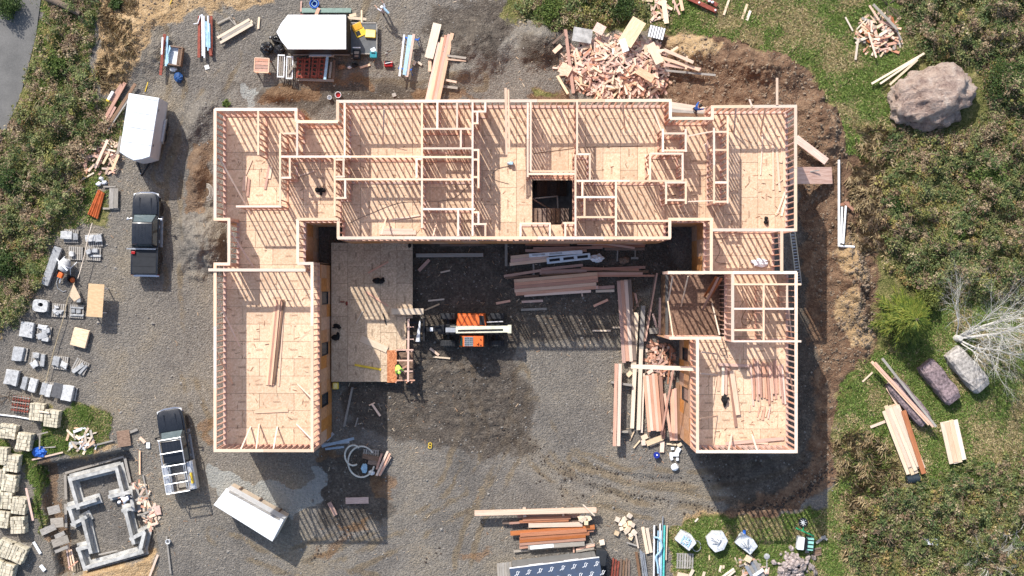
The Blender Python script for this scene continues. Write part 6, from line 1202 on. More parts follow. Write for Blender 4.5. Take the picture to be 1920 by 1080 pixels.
g = thing('wire_wheel', 'white-spoked wheel lying above the green machine', 'wheel', P(1505, 979, .05)); MB().tube([(.3 * math.cos(a), .3 * math.sin(a), .12) for a in np.linspace(0, 2 * math.pi, 24)], .06, 8).build('tyre', M_RUBBER, g, True)
for k in range(8): MB().bar((0, 0, .14), (.27 * math.cos(k * .785), .27 * math.sin(k * .785), .14), .04, .03).build('spoke', M_WHITE, g)
stack([(1530, 1018, 1548, 1005, 5), (1540, 1006, 1551, 1012, 4)], M_GREYW, 'grey board stub right of the green machine', 'stubs right of the machine', z=.2); stack([(1525, 1030 + i * 4, 1540, 1027 + i * 4, 3) for i in range(4)], M_BROWNW, 'thin dark slat below the green machine', 'dark slats', z=.12)
g = thing('post', 'grey post with round head at the bottom edge', 'post', P(1437, 1062)); MB().bar((0, -.9, .1), (0, .7, .1), .1, .1).build('shaft', M_GREYW, g); MB().lathe([(.05, .05), (.22, .08), (.22, .18), (.1, .24)], (0, .78, 0), 'z', 16).build('head', M_STONE, g, True)
fan(1408, 1058, 1426, 1090, 4, 6, [M_GREYW, M_STEEL], 'grey board in the slanted stack beside the round-headed post', 'grey slanted boards', .35, 2); tag(MB().box(P(1403, 1048, .6), (.5, .45, .12), R(-30)).build('carton', M_CREAM, None, False, .02), 'cream carton on the slanted grey boards', 'carton'); plank(1413, 1080, 1431, 1068, 6, .6, M_WHITEP, 'white board across the slanted grey stack')
M_RUB = plain('rubble_stone', (.3, .25, .23, 1), .9, .35, 6, rnd=.45); rubm = [MB().blob((0, 0, 0), (.2, .16, .13), 7, 5, .28).mesh('rubble_stone', M_RUB) for _ in range(5)]
g = thing('rubble_heap', 'heap of pinkish grey rubble stones at the bottom edge', 'rubble heap', P(1490, 1056))
for i in range(110):
    x, y = rng.normal(1488, 17), rng.normal(1062, 14)
    o = bpy.data.objects.new('stone', rubm[i % 5]); link(o, g); o.location = P(x, y, .1 + .5 * math.exp(-((x - 1490) / 20) ** 2 - ((y - 1060) / 15) ** 2)) - g.location; o.rotation_euler = (random.random() * 6, random.random(), random.random() * 6); s = random.uniform(.6, 1.5); o.scale = (s, s, s)
for i, (x, y) in enumerate(((1306, 975), (1352, 1072), (1330, 1045))): tag(MB().box(P(x, y, .1), (.35, .12, .05), random.random() * 3).build('wood_chip', M_CREAM), ['upper', 'lower right', 'middle'][i] + ' pale wood chip on the grass below the yard', 'wood chip')
stack([(1270, 1077, 1290, 1081, 9, .2), (1293, 1081, 1300, 1068, 6, .2), (1317, 1085, 1321, 1072, 5, .15), (1350, 1085, 1376, 1066, 4, .2), (1360, 1085, 1378, 1070, 4, .2), (1352, 1060, 1349, 1072, 4, .12), (1357, 1060, 1356, 1066, 4, .12)], M_CREAM, 'cream board stub on the grass at the bottom edge', 'cream stubs at the bottom edge')
# --- right side: stone blocks, lumber
M_PURP = plain('purple_stone', (.22, .165, .17, 1), .9, .5, 5); M_WEATH = plain('weathered_stone', (.36, .33, .3, 1), .9, .4, 5)
def hewn(px, py, L, w, h, a, mat, label):
    b = MB(); n = 9; vs = []; fs = []
    sec = [(-.5, 0), (-.5, .8), (-.38, 1), (.38, 1), (.5, .8), (.5, 0)]
    for i in range(n):
        t = i / (n - 1); sc = .84 if i in (0, n - 1) else 1
        for y, z in sec: vs.append(((t - .5) * L + random.uniform(-.03, .03), y * w * sc * random.uniform(.9, 1.08), z * h * (sc if z > .5 else 1) * random.uniform(.94, 1.04)))
    for i in range(n - 1):
        for k in range(5): fs.append((i * 6 + k, i * 6 + k + 1, i * 6 + 7 + k, i * 6 + 6 + k))
        fs.append((i * 6 + 5, i * 6, i * 6 + 6, i * 6 + 11))
    fs += [tuple(range(6)), tuple(range((n - 1) * 6, n * 6))[::-1]]
    o = b.add(vs, fs).build('stone_block', mat, None, False, .015, 1); o.location = P(px, py, 0); o.rotation_euler = (0, 0, R(a)); tag(o, label, 'stone block')
hewn(1700, 752, 4.0, 1.25, .9, -50, M_PURP, 'purple-grey stone block under the long boards'); hewn(1757, 715, 3.5, 1.4, 1.1, -52, M_PURP, 'purple-red stone block in the middle of three'); hewn(1808, 692, 3.6, 1.5, 1.1, -50, M_WEATH, 'pale weathered stone block under the bare tree')
stack([(1634, 678, 1742, 796, 5, 1.15), (1640, 680, 1750, 800, 5, 1.15), (1654, 672, 1755, 800, 4.5, 1.2)], [M_FIR, M_FIRP, M_GREYW], 'long board laid over the purple-grey stone block', 'boards over the stone block', t=.08)
fan(1670, 765, 1716, 880, 5, 7, C3, 'cream plank in the fanned stack on the right grass', 'planks in the fanned stack', .45, 3, jit=8, skew=.4); plank(1694, 770, 1732, 888, 9, .75, M_CEDAR, 'brown plank on top of the fanned stack', t=.08); stack([(1664, 775, 1690, 840, 8, .3), (1672, 780, 1696, 840, 6, .35)], M_CREAM, 'shorter cream plank left of the fanned stack', 'shorter planks by the fanned stack')
plank(1632, 801, 1660, 790, 5, .15, M_FIR, 'short board end poking out left of the fanned stack'); plank(1663, 727, 1683, 760, 5, .3, M_FIR, 'pale board pointing up from the fanned stack'); plank(1617, 716, 1636, 698, 3, .15, M_CREAM, 'thin pale stick on the grass by the dirt bank')
fan(1779, 790, 1796, 866, 4, 8, C3, 'cream plank in the small stack near the bramble', 'planks in the small right stack', .4, 3, jit=2)
stack([(1762, 808, 1772, 805, 3), (1776, 850, 1784, 848, 3)], M_CREAM, 'small sticker under the small right stack', 'stickers at the small stack', z=.15)
g = thing('barrel', 'dark barrel lying below the fanned stack', 'barrel', P(1709, 897), R(10)); MB().lathe([(.3, -.5), (.34, -.46), (.34, -.1), (.36, -.08), (.36, .08), (.34, .1), (.34, .46), (.3, .5)], (0, 0, .36), 'x', 20).build('shell', plain('barrel_black', (.02, .03, .04, 1), .4), g, True)
o = MB().box(P(1743, 1015, .25), (1.3, .5, .04), -.1).build('plastic_sheet', M_WHITEP, None, False, .02); tag(o, 'white plastic sheet lying in the lower bramble', 'plastic')
# boulder
def boulder(px, py, r, label, seed, mat):
    bm = bmesh.new(); bmesh.ops.create_icosphere(bm, subdivisions=5, radius=1.0)
    for v in bm.verts:
        p = v.co.normalized(); a = fbm(np.array([p.x * 2 + 9 + seed]), np.array([p.y * 2 + p.z * 1.7 + 5]), 90, 4)[0]; b = fbm(np.array([p.x * 6 + 20]), np.array([p.y * 6 - p.z * 5 + 30]), 95, 3)[0]
        f = .68 + .6 * a + .24 * (b - .5)
        q = Vector((p.x * r[0], p.y * r[1], p.z * r[2])) * f
        if p.z > .35: q.z = q.z * .82 + .1
        v.co = q
    me = bpy.data.meshes.new('boulder'); bm.to_mesh(me); bm.free(); me.materials.append(mat)
    for pl in me.polygons: pl.use_smooth = True
    o = link(bpy.data.objects.new('boulder', me)); o.location = P(px, py, .5); return tag(o, label, 'boulder')
t = NT('boulder_rock', .95, .15); p = t.pos(); n1 = t.noise(p, .9, 6, .7, .5); n2 = t.noise(p, 4.5, 6, .8); cr_ = t.vor(p, 1.1, 'DISTANCE_TO_EDGE').outputs['Distance']
c = t.ramp(t.math('ADD', t.math('MULTIPLY', n1, .6), t.math('MULTIPLY', n2, .4)), [(.32, srgb(112, 94, 86)), (.42, srgb(176, 150, 138)), (.52, srgb(214, 190, 174)), (.64, srgb(234, 218, 204))]); t.color(c); t.bump(t.math('ADD', n2, t.math('MULTIPLY', n1, 1.5)), 1.0, .5)
b = boulder(1744, 182, (3.3, 2.3, 2.1), 'huge pinkish grey boulder at the edge of the bramble', 0, t.m); b.rotation_euler = (0, 0, R(12))
# --- small foundation in the pit
fd = thing('foundation', 'small grey concrete foundation with stepped walls in a pit', 'foundation', P(185, 970, -1.0)); o0 = fd.location
SEG = [(132, 899, 217, 878), (218, 877, 231, 928), (206, 931, 246, 922), (131, 899, 146, 952), (128, 953, 178, 938), (130, 953, 139, 983), (136, 983, 160, 970), (155, 973, 170, 1035), (146, 1030, 162, 1026), (148, 1032, 159, 1066), (160, 1065, 266, 1035), (262, 1036, 270, 1001), (270, 998, 246, 1010), (250, 1017, 235, 957), (231, 957, 250, 953), (250, 955, 246, 925)]
for i, (x1, y1, x2, y2) in enumerate(SEG):
    a, b2 = P(x1, y1, -.2) - o0, P(x2, y2, -.2) - o0; d = (b2 - a).normalized() * .12; j = i * .003
    MB().bar((a.x - d.x, a.y - d.y, .42), (b2.x + d.x, b2.y + d.y, .42), .26, .8 + 2 * j).build('stem_wall', M_CONC, fd); MB().bar((a.x - 2 * d.x, a.y - 2 * d.y, .1), (b2.x + 2 * d.x, b2.y + 2 * d.y, .1), .75, .18 + j * .6).build('footing', M_CONC, fd)
for i, (x1, y1, x2, y2, w) in enumerate(((122, 887, 232, 856, 4), (122, 890, 124, 936, 5), (234, 858, 244, 905, 5), (123, 945, 124, 990, 5), (150, 1078, 292, 1046, 5), (185, 1040, 220, 1032, 2.5), (168, 965, 176, 1030, 3.5))): plank(x1, y1, x2, y2, w, -.75, M_GREYW, 'grey form board beside the small foundation walls', 'board', 'form boards in the pit', 'form_board')
for i, (x, y, w, h, a) in enumerate(((101, 956, 23, 15, 14), (107, 980, 24, 18, 5), (90, 993, 30, 12, 24), (112, 1003, 20, 8, 25), (113, 1015, 32, 15, 18), (115, 1030, 26, 6, 22), (232, 822, 24, 30, 8))): o = slab('plywood_board', unit(M_GREYW if i < 6 else M_BROWNW, 'plywood_board'), P(x, y, .12 + i * .02), (W(w), W(h), .03), R(a)); tag(o, ['uppermost grey form panel left of the foundation', 'second grey form panel left of the foundation', 'slanted grey form panel at the pit edge', 'narrow grey form panel left of the foundation', 'large lower grey form panel left of the foundation', 'lowest thin grey form panel left of the foundation', 'brown plywood panel at the upper pit corner'][i], 'panel')
stack([(128, 1020, 136, 1070, 2.5), (124, 1022, 131, 1068, 2.5), (133, 1030, 140, 1060, 3), (128, 1065, 146, 1052, 2.5)], [M_FIR, M_FIRP], 'thin stick beside the lower left foundation corner', 'sticks by the foundation', z=-.3)
stack([(262, 845, 262, 890, 3), (268, 890, 278, 935, 2.5), (276, 935, 292, 975, 3), (312, 1005, 320, 1075, 3), (296, 1040, 280, 1082, 4), (240, 812, 258, 805, 5), (262, 820, 272, 830, 6), (166, 838, 212, 826, 3), (60, 862, 118, 848, 3), (72, 840, 104, 838, 2)], [M_FIR, M_GREYW], 'thin board along the rim of the foundation pit', 'boards round the pit rim', z=.15)
o = MB().blob(P(74, 847, .2), (.48, .4, .18), 14, 8, .3).build('tarp', M_BLUE); tag(o, 'crumpled bright blue tarp beside cream block pallets', 'tarp')
stack([(70, 815, 90, 810, 2.5), (75, 812, 74, 842, 2.5)], M_GREYW, 'thin grey frame stick above the blue tarp', 'frame sticks by the tarp', z=.4); stack([(63, 1016, 76, 1038, 5, .15), (76, 1060, 84, 1070, 7, .15)], M_WHITEP, 'white plastic piece left of the foundation pit', 'white pieces by the pit', 'plastic_piece', 'plastic')
g = thing('bucket', 'white bucket right of the foundation pit', 'bucket', P(317, 1014)); MB().lathe([(.14, 0), (.18, .38), (.16, .38), (.12, .05), (.01, .05)], (0, 0, 0), 'z', 16).build('shell', M_WHITE, g, True)
tag(MB().box(P(290, 958, .15), (.9, .7, .06), .2).build('panel', M_FIRP, None), 'small pinkish panel on the foundation trench edge', 'panel'); tag(MB().box(P(278, 835, .1), (.28, .42, .12), 0).build('paver', M_WHITEP), 'small white block left of the work pickup', 'block')
# ------------------------------------------------------------------ people
M_SKIN = plain('skin', (.45, .27, .19, 1), .6); M_HAIR = plain('dark_hair', (.02, .016, .012, 1), .7); M_JEANS = plain('dark_jeans', (.03, .04, .07, 1), .8, .2); M_BOOT = plain('boots', (.05, .035, .025, 1), .7)
def person(label, loc, rz, shirt, pants, hat, lean=0.0, crouch=0.0, arms=((.2, -.9), (.2, -.9)), head_mat=None):
    V = []; E = []; Rd = []; Tg = []
    def j(p, r, tag_, parent=None):
        V.append(Vector(p)); Rd.append(r); Tg.append(tag_)
        if parent is not None: E.append((parent, len(V) - 1))
        return len(V) - 1
    sl, cl = math.sin(lean), math.cos(lean); up = Vector((0, sl, cl)); fw = Vector((0, cl, -sl)); hp = .95 - .45 * crouch
    pel = j((0, -.12 * sl - .1 * crouch, hp), .15, 'p'); p0 = V[pel]
    wa = j(p0 + up * .2, .135, 's', pel); ch = j(p0 + up * .42, .165, 's', wa); nk = j(p0 + up * .56, .065, 'k', ch); hd = j(p0 + up * .66 + fw * .03, .095, 'k', nk); tp = j(p0 + up * .8 + fw * .02, .085, 'h', hd)
    for s, (fx, fz) in zip((-1, 1), arms):
        sh = j(p0 + up * .47 + Vector((s * .2, 0, 0)), .075, 's', ch); d1 = Vector((s * .25, fx, fz)).normalized(); el = j(V[sh] + d1 * .29, .052, 's', sh)
        d2 = (d1 + Vector((-s * .2, .45, .15))).normalized(); wr = j(V[el] + d2 * .24, .036, 'k', el); pm = j(V[wr] + d2 * .08, .035, 'k', wr)
        for k in range(4): f1 = j(V[pm] + d2 * .05 + Vector((.018 * (k - 1.5), 0, 0)), .011, 'k', pm); j(V[f1] + (d2 + Vector((0, .1, -.5))).normalized() * (.035 + .008 * (k in (1, 2))), .009, 'k', f1)
        th_ = j(V[wr] + d2 * .04 + Vector((-s * .035, .01, 0)), .012, 'k', wr); j(V[th_] + d2 * .04 + Vector((-s * .02, 0, 0)), .01, 'k', th_)
        hpj = j(p0 + Vector((s * .1, 0, -.04)), .105, 'p', pel); kn = j(Vector((s * .13, p0.y * .3 + .05 + .38 * crouch, .5 - .1 * crouch)), .07, 'p', hpj); an = j(Vector((s * .14, -.02 - .1 * crouch, .1)), .05, 'b', kn); j(Vector((s * .15, .16 - .1 * crouch, .045)), .045, 'b', an)
    me = bpy.data.meshes.new('person'); me.from_pydata([tuple(v) for v in V], E, []); ob = bpy.data.objects.new('person', me); COL.objects.link(ob)
    md = ob.modifiers.new('skin', 'SKIN'); md.use_smooth_shade = True; ob.modifiers.new('sub', 'SUBSURF').levels = 1
    sv = me.skin_vertices[0].data if me.skin_vertices else None
    if sv is None: bpy.context.view_layer.objects.active = ob; sv = me.skin_vertices[0].data
    for i, r_ in enumerate(Rd): sv[i].radius = (r_, r_); sv[i].use_root = (i == 0)
    dg = bpy.context.evaluated_depsgraph_get(); em = bpy.data.meshes.new_from_object(ob.evaluated_get(dg)); bpy.data.objects.remove(ob)
    mats = {'p': pants, 's': shirt, 'k': head_mat or M_SKIN, 'h': hat, 'b': M_BOOT}; order = list(mats); em.materials.clear()
    for k in order: em.materials.append(mats[k])
    mid = [((V[a] + V[b]) / 2, Tg[b]) for a, b in E] + [(v, t_) for v, t_ in zip(V, Tg)]
    for pl in em.polygons: c = pl.center; pl.material_index = order.index(min(mid, key=lambda q: (q[0] - c).length)[1]); pl.use_smooth = True
    em.name = 'body'; g = thing('person', label, 'person', loc, rz); link(bpy.data.objects.new('body', em), g)
    c = V[hd].lerp(V[tp], .75); MB().blob(c + up * .02, (.12, .13, .105), 14, 9).build('hair' if hat is M_HAIR else 'cap', hat, g, True)
    f = V[hd] + fw * .1; MB().blob(f, (.018, .03, .025), 6, 5).build('nose', M_SKIN, g, True)
    return g
M_HIVIS = plain('hi_vis_cloth', (.45, .85, .12, 1), .7, .1, 9); M_BLUEC = plain('blue_cloth', (.03, .1, .35, 1), .8, .2, 9); M_PALEC = plain('pale_cloth', (.5, .5, .55, 1), .8, .15, 9); M_WHITEC = plain('white_cloth', (.78, .78, .8, 1), .8, .08, 9)
person('person in pale jacket carrying a light blue tube above the sawhorses', P(723, 27, .03), R(35), M_PALEC, M_JEANS, M_WHITEC, .2, 0, ((.7, -.3), (.9, .3)))
o = MB().tube([P(716, 12, 1.7), P(729, 25, 1.55)], .09, 10).build('tube_roll', M_LBLUE, None, True); tag(o, 'light blue tube on the shoulder of the person above the sawhorses', 'tube')
person('person in blue jacket with black hair on the wall staging', P(1301, 208, 5.03), R(-60), M_BLUEC, M_JEANS, M_HAIR, .35, 0, ((.6, -.6), (.8, -.4)))
person('person in bright yellow-green vest crouching at the cut deck corner', P(748, 687, .93), R(200), M_HIVIS, M_BOOT, M_HIVIS, .75, .7, ((.6, -.7), (.6, -.7)))
person('person in white shirt and dark trousers bending over the foundation wall', P(247, 930, -.15), R(115), M_WHITEC, M_JEANS, M_WHITEC, 1.25, .1, ((.4, -.9), (.5, -.8)))
# ------------------------------------------------------------------ vegetation
def leaf_mat(name, rough=.6):
    t = NT(name, rough, .25); a = t.n('Attribute'); a.attribute_name = 'tint'; t.color(a.outputs['Color'])
    tr = t.n('BsdfTranslucent'); t.put(tr.inputs[0], a.outputs['Color']); mx = t.n('MixShader'); mx.inputs[0].default_value = .22
    t.t.links.new(t.b.outputs[0], mx.inputs[1]); t.t.links.new(tr.outputs[0], mx.inputs[2]); t.t.links.new(mx.outputs[0], t.t.nodes['Material Output'].inputs[0]); return t.m
M_LEAF = leaf_mat('leaf'); M_BLADE = leaf_mat('grass_blade')
def quads(name, co, tint, mat, parent=None):
    "co (n,4,3) corners, tint (n,3)"
    n = len(co); me = bpy.data.meshes.new(name); me.vertices.add(n * 4); me.vertices.foreach_set('co', co.reshape(-1).astype(np.float32)); me.loops.add(n * 4); me.loops.foreach_set('vertex_index', np.arange(n * 4, dtype=np.int32)); me.polygons.add(n); me.polygons.foreach_set('loop_start', np.arange(0, n * 4, 4, dtype=np.int32)); me.update(calc_edges=True)
    at = me.attributes.new('tint', 'FLOAT_COLOR', 'POINT'); at.data.foreach_set('color', np.repeat(np.concatenate([tint, np.ones((n, 1))], 1), 4, 0).reshape(-1).astype(np.float32)); me.materials.append(mat)
    return link(bpy.data.objects.new(name, me), parent)
def leaves(pos, size, flat=.75, aspect=.62):
    n = len(pos); nr = rng.normal(size=(n, 3)); nr[:, 2] = np.abs(nr[:, 2]) + flat; nr /= np.linalg.norm(nr, axis=1)[:, None]
    a = rng.normal(size=(n, 3)); u = np.cross(nr, a); u /= np.linalg.norm(u, axis=1)[:, None]; v = np.cross(nr, u); s = size[:, None]
    return np.stack([pos - u * s * .5, pos + v * s * .5 * aspect, pos + u * s * .5, pos - v * s * .5 * aspect], 1)
def world(px, py): return (px - 960) * GSD, (540 - py) * GSD
def sample(poly, n, pred=None):
    xs = [p[0] for p in poly]; ys = [p[1] for p in poly]; out = np.zeros((0, 2)); 
    while len(out) < n:
        q = np.stack([rng.uniform(min(xs), max(xs), n * 2), rng.uniform(min(ys), max(ys), n * 2)], 1); d = sdf(q[:, 0], q[:, 1], poly); k = d + (fbm(q[:, 0] / 16, q[:, 1] / 16, 33) - .5) * 40 > 0
        if pred is not None: k &= pred(q)
        out = np.concatenate([out, q[k]])
    return out[:n]
pal = lambda *c: np.array([srgb(*k)[:3] for k in c])
GREENS = pal((82, 96, 54), (102, 112, 66), (120, 126, 78), (70, 86, 50), (134, 136, 92), (92, 108, 68), (108, 108, 66)); DRY = pal((140, 122, 98), (164, 148, 120), (118, 98, 80), (134, 112, 90), (150, 132, 106)); YEL = pal((146, 138, 80), (130, 128, 72), (148, 122, 80), (120, 122, 70))
BR = {'right': [(1690, -40), (1960, -40), (1960, 570), (1860, 560), (1780, 560), (1720, 545), (1650, 490), (1655, 400), (1650, 330), (1700, 290), (1790, 260), (1860, 220), (1860, 120), (1800, 95), (1735, 95), (1700, 50)],
      'boulder_side': [(1680, 225), (1760, 245), (1850, 235), (1870, 200), (1880, 300), (1700, 300), (1640, 300), (1650, 260)],
      'boulder_back': [(1720, 92), (1800, 92), (1850, 105), (1885, 140), (1885, 230), (1850, 240), (1848, 190), (1838, 140), (1800, 118), (1740, 115)],
      'lower': [(1570, 1000), (1640, 930), (1720, 890), (1830, 870), (1960, 830), (1960, 1120), (1640, 1120), (1600, 1060)],
      'top': [(935, -40), (1225, -40), (1212, 30), (1130, 46), (1040, 52), (985, 38), (960, 12)],
      'left': [(88, 8), (178, -40), (172, 100), (188, 190), (222, 236), (158, 300), (150, 380), (100, 440), (75, 540), (30, 610), (-40, 650), (-40, 300), (40, 190)]}
def bramble(key, n, hmax, label, dry=.22, seed=0):
    poly = BR[key]; per = 26; nc = n // per; q = sample(poly, nc, lambda q: fbm(q[:, 0] / 13, q[:, 1] / 13, 160 + seed, 3) > .4); d = np.clip(sdf(q[:, 0], q[:, 1], poly) / 40 + .4, .15, 1)
    hump = np.clip((fbm(q[:, 0] / 30, q[:, 1] / 30, 120 + seed, 3) - .28) * 2.0, .04, 1.3); h = hmax * 1.15 * d * hump * rng.uniform(.5, 1.3, nc)
    patch = fbm(q[:, 0] / 24, q[:, 1] / 24, 140 + seed, 3); r = rng.random(nc); ct = GREENS[rng.integers(0, len(GREENS), nc)].copy()
    isd = r < np.clip((patch - .44) * 3.4, .05, .85) * (dry / .22); ct[isd] = DRY[rng.integers(0, len(DRY), isd.sum())]
    ol = (~isd) & (fbm(q[:, 0] / 30, q[:, 1] / 30, 150 + seed, 2) > .6) & (rng.random(nc) < .7); ct[ol] = YEL[rng.integers(0, len(YEL), ol.sum())] * .85 + ct[ol] * .15
    n = nc * per; k = np.repeat(np.arange(nc), per); cr = (rng.random(nc) ** 2 * .5 + .12)[k]; u = rng.normal(size=(n, 3)); u[:, 2] = np.abs(u[:, 2]); u /= np.linalg.norm(u, axis=1)[:, None]
    gzv = ground_z(q[:, 0], q[:, 1]); x, y = world(q[:, 0], q[:, 1]); f = 1 - h / CAM_H
    pos = np.stack([(x * f)[k], (y * f)[k], (gzv + h)[k]], 1) + u * (cr * rng.random(n) ** .4)[:, None] * np.array([1, 1, .8]); pos[:, 2] -= rng.random(n) * .1
    tint = ct[k] * rng.uniform(.8, 1.5, (n, 1)) * np.array([1, 1, 1]); yl = rng.random(n) < .02; tint[yl] = YEL[rng.integers(0, len(YEL), yl.sum())]; sz = rng.uniform(.07, .17, n) * rng.uniform(.7, 1.5, nc)[np.repeat(np.arange(nc), per)]
    o = quads('bramble_thicket', leaves(pos, sz, .7), tint, M_LEAF); o['kind'] = 'stuff'; o['label'] = label; o['category'] = 'bramble'
    m = n // 45; k = rng.integers(0, n, m); a = pos[k] + np.array([0, 0, .03]); ang = rng.uniform(0, 6.28, m); L = rng.uniform(.2, .6, m); b = a + np.stack([np.cos(ang) * L, np.sin(ang) * L, rng.uniform(-.2, .2, m)], 1); w = np.stack([-np.sin(ang), np.cos(ang), np.zeros(m)], 1) * .012
    o = quads('dry_canes', np.stack([a - w, a + w, b + w, b - w], 1), DRY[rng.integers(0, len(DRY), m)] * rng.uniform(.8, 1.25, (m, 1)), M_BLADE); o['kind'] = 'stuff'; o['label'] = 'thin dry canes in the ' + label.split(' ', 1)[1][:60]; o['category'] = 'canes'
bramble('right', 130000, 1.5, 'dense autumn bramble thicket on the right bank'); bramble('boulder_side', 16000, .6, 'low leafy bramble below the boulder', .2, 3); bramble('boulder_back', 9000, .7, 'leafy bramble behind the boulder', .1, 4); bramble('lower', 60000, 1.0, 'dark bramble thicket in the lower right corner', .15, 5); bramble('top', 20000, .7, 'green bramble strip along the top edge', .15, 9); bramble('left', 62000, 1.1, 'mixed bramble thicket between road and yard', .26, 14)
# grass
def grass(n, label, polys, h0, h1, dry, seed):
    for _ in (0,):
        allq = []
        for p, k in polys: allq.append(sample(p, int(n * k), lambda q: (zg[np.clip(((q[:, 1] - gy[0]) / STEP).astype(int), 0, len(gy) - 1), np.clip(((q[:, 0] - gx[0]) / STEP).astype(int), 0, len(gx) - 1)] > .45)))
        q = np.concatenate(allq); m = len(q); x, y = world(q[:, 0], q[:, 1]); z = ground_z(q[:, 0], q[:, 1]); den = fbm(q[:, 0] / 14, q[:, 1] / 14, 200 + seed, 3)
        ang = rng.uniform(0, 6.28, m); h = rng.uniform(h0, h1, m) * (.3 + .6 * den); ln = rng.uniform(.1, .28, m); base = np.stack([x, y, z], 1); tip = base + np.stack([np.cos(ang) * ln, np.sin(ang) * ln, h], 1); w = np.stack([-np.sin(ang), np.cos(ang), np.zeros(m)], 1) * rng.uniform(.016, .034, (m, 1))
        midp = base * .45 + tip * .55 + np.array([0, 0, .03]); co = np.stack([base - w, base + w, midp + w * .8, tip], 1)
        G = pal((98, 122, 54), (112, 134, 62), (130, 146, 78), (86, 106, 48)); t = G[rng.integers(0, 4, m)]; pt = fbm(q[:, 0] / 40, q[:, 1] / 40, 220 + seed, 3); dd = rng.random(m) < np.clip((pt - .4) * 3.2, .06, .9) * dry * 1.8; t[dd] = pal((168, 150, 108), (150, 136, 96), (186, 170, 130))[rng.integers(0, 3, dd.sum())]
        o = quads('grass', co, t * rng.uniform(.75, 1.2, (m, 1)), M_BLADE); o['kind'] = 'stuff'; o['label'] = label; o['category'] = 'grass'
grass(110000, 'short green grass on the right side', [([(940, -20), (1250, -20), (1700, -20), (1730, 100), (1660, 260), (1640, 320), (1590, 300), (1530, 140), (1400, 80), (1260, 60)], .55), ([(1570, 700), (1640, 660), (1780, 560), (1940, 560), (1940, 880), (1640, 940), (1560, 960)], .5), ([(1255, 975), (1560, 950), (1660, 920), (1640, 1100), (1255, 1100)], .3)], .06, .22, .55, 0)
grass(30000, 'short green grass around the cream block pallets', [([(80, 760), (205, 765), (210, 835), (70, 860), (-20, 900), (-20, 640), (40, 600)], .5), ([(60, -20), (240, -20), (235, 200), (230, 340), (150, 440), (60, 560)], .5), ([(48, 850), (70, 850), (90, 1000), (66, 1000)], .08)], .06, .25, .35, 7)
# bare tree and dead shrubs
def branches(mb, p, d, L, r, lev, rn, spread, up):
    pts = [p]; rs = [r]; q = Vector(p); dd = Vector(d).normalized(); n = 5
    for i in range(n):
        dd = (dd + Vector((rn.uniform(-1, 1), rn.uniform(-1, 1), rn.uniform(-1, 1))) * .24 + Vector((0, 0, up))).normalized(); q = q + dd * (L / n); pts.append(q.copy()); rs.append(r * (1 - .62 * (i + 1) / n))
    mb.tube(pts, rs, 6 if lev == 0 else (4 if lev == 1 else 3), False)
    if lev < 3:
        for i in range(2, n + 1):
            for _ in range(2 if lev < 2 else 2):
                if rn.random() < .88:
                    a = Vector((rn.uniform(-1, 1), rn.uniform(-1, 1), rn.uniform(-.6, .7))); nd = (dd + a * spread).normalized(); branches(mb, pts[i], nd, L * rn.uniform(.4, .68), rs[i] * .62, lev + 1, rn, spread, up * .8)
M_BARK = plain('pale_bark', (.52, .5, .46, 1), .85, .25, 5); M_BARKD = plain('brown_bark', (.16, .12, .09, 1), .9, .25, 5)
rn = random.Random(5); g = thing('bare_tree', 'leafless pale-barked tree spreading over the right bank', 'tree', P(1792, 634, 0))
tk = MB()
for i, (dx, dy, dz, L, r_) in enumerate(((.95, .0, .8, 6.0, .12), (.8, .4, .9, 5.6, .09), (.6, -.4, .9, 4.8, .085), (.3, .6, 1.0, 4.6, .07), (.95, .2, .5, 5.0, .08), (.5, -.6, .7, 3.8, .06), (.0, .8, .8, 3.8, .055), (.7, .7, .8, 4.8, .06))):
    mb = MB(); branches(mb, Vector((0, 0, 0)), (dx, dy, dz), L, r_, 0, rn, .75, .03); mb.build('limb', M_BARK, g, True)
tk.tube([(0, 0, -.2), (.05, 0, .25), (.15, 0, .6)], [.3, .25, .2], 10).build('trunk', M_BARK, g, True)
for i, (x, y, n, L, lb) in enumerate(((1850, 1045, 7, 1.8, 'dead pale shrub with bare twigs in the lower right corner'), (1905, 1000, 5, 1.5, 'dead twiggy shrub at the lower right edge'), (1665, 10, 9, 1.0, 'grey twiggy dead shrub above the grass heap'), (1645, 400, 8, 1.0, 'brown twiggy dead shrub beside the white drain pipes'), (1635, 440, 6, .9, 'small brown dead shrub beside the dirt bank'), (150, 20, 7, 1.2, 'grey dead shrub at the top left bank'), (15, 745, 7, .8, 'purplish twiggy shrub beside the wire mats'))):
    g = thing('dead_shrub', lb, 'shrub', P(x, y, gz1(x, y))); 
    for k in range(n): a = 6.28 * k / n + rn.random(); mb = MB(); branches(mb, Vector((0, 0, 0)), (math.cos(a), math.sin(a), .5), L, .028, 1, rn, .6, .0); mb.build('stem', M_BARK if i in (0, 1) else M_BARKD, g, True)
lg = MB().tube([P(84, -6, .4), P(120, 10, .45), P(150, 26, .4)], [.26, .24, .2], 10).build('log', M_BARKD, None, True); tag(lg, 'fallen grey log beside the road at the top left', 'log')
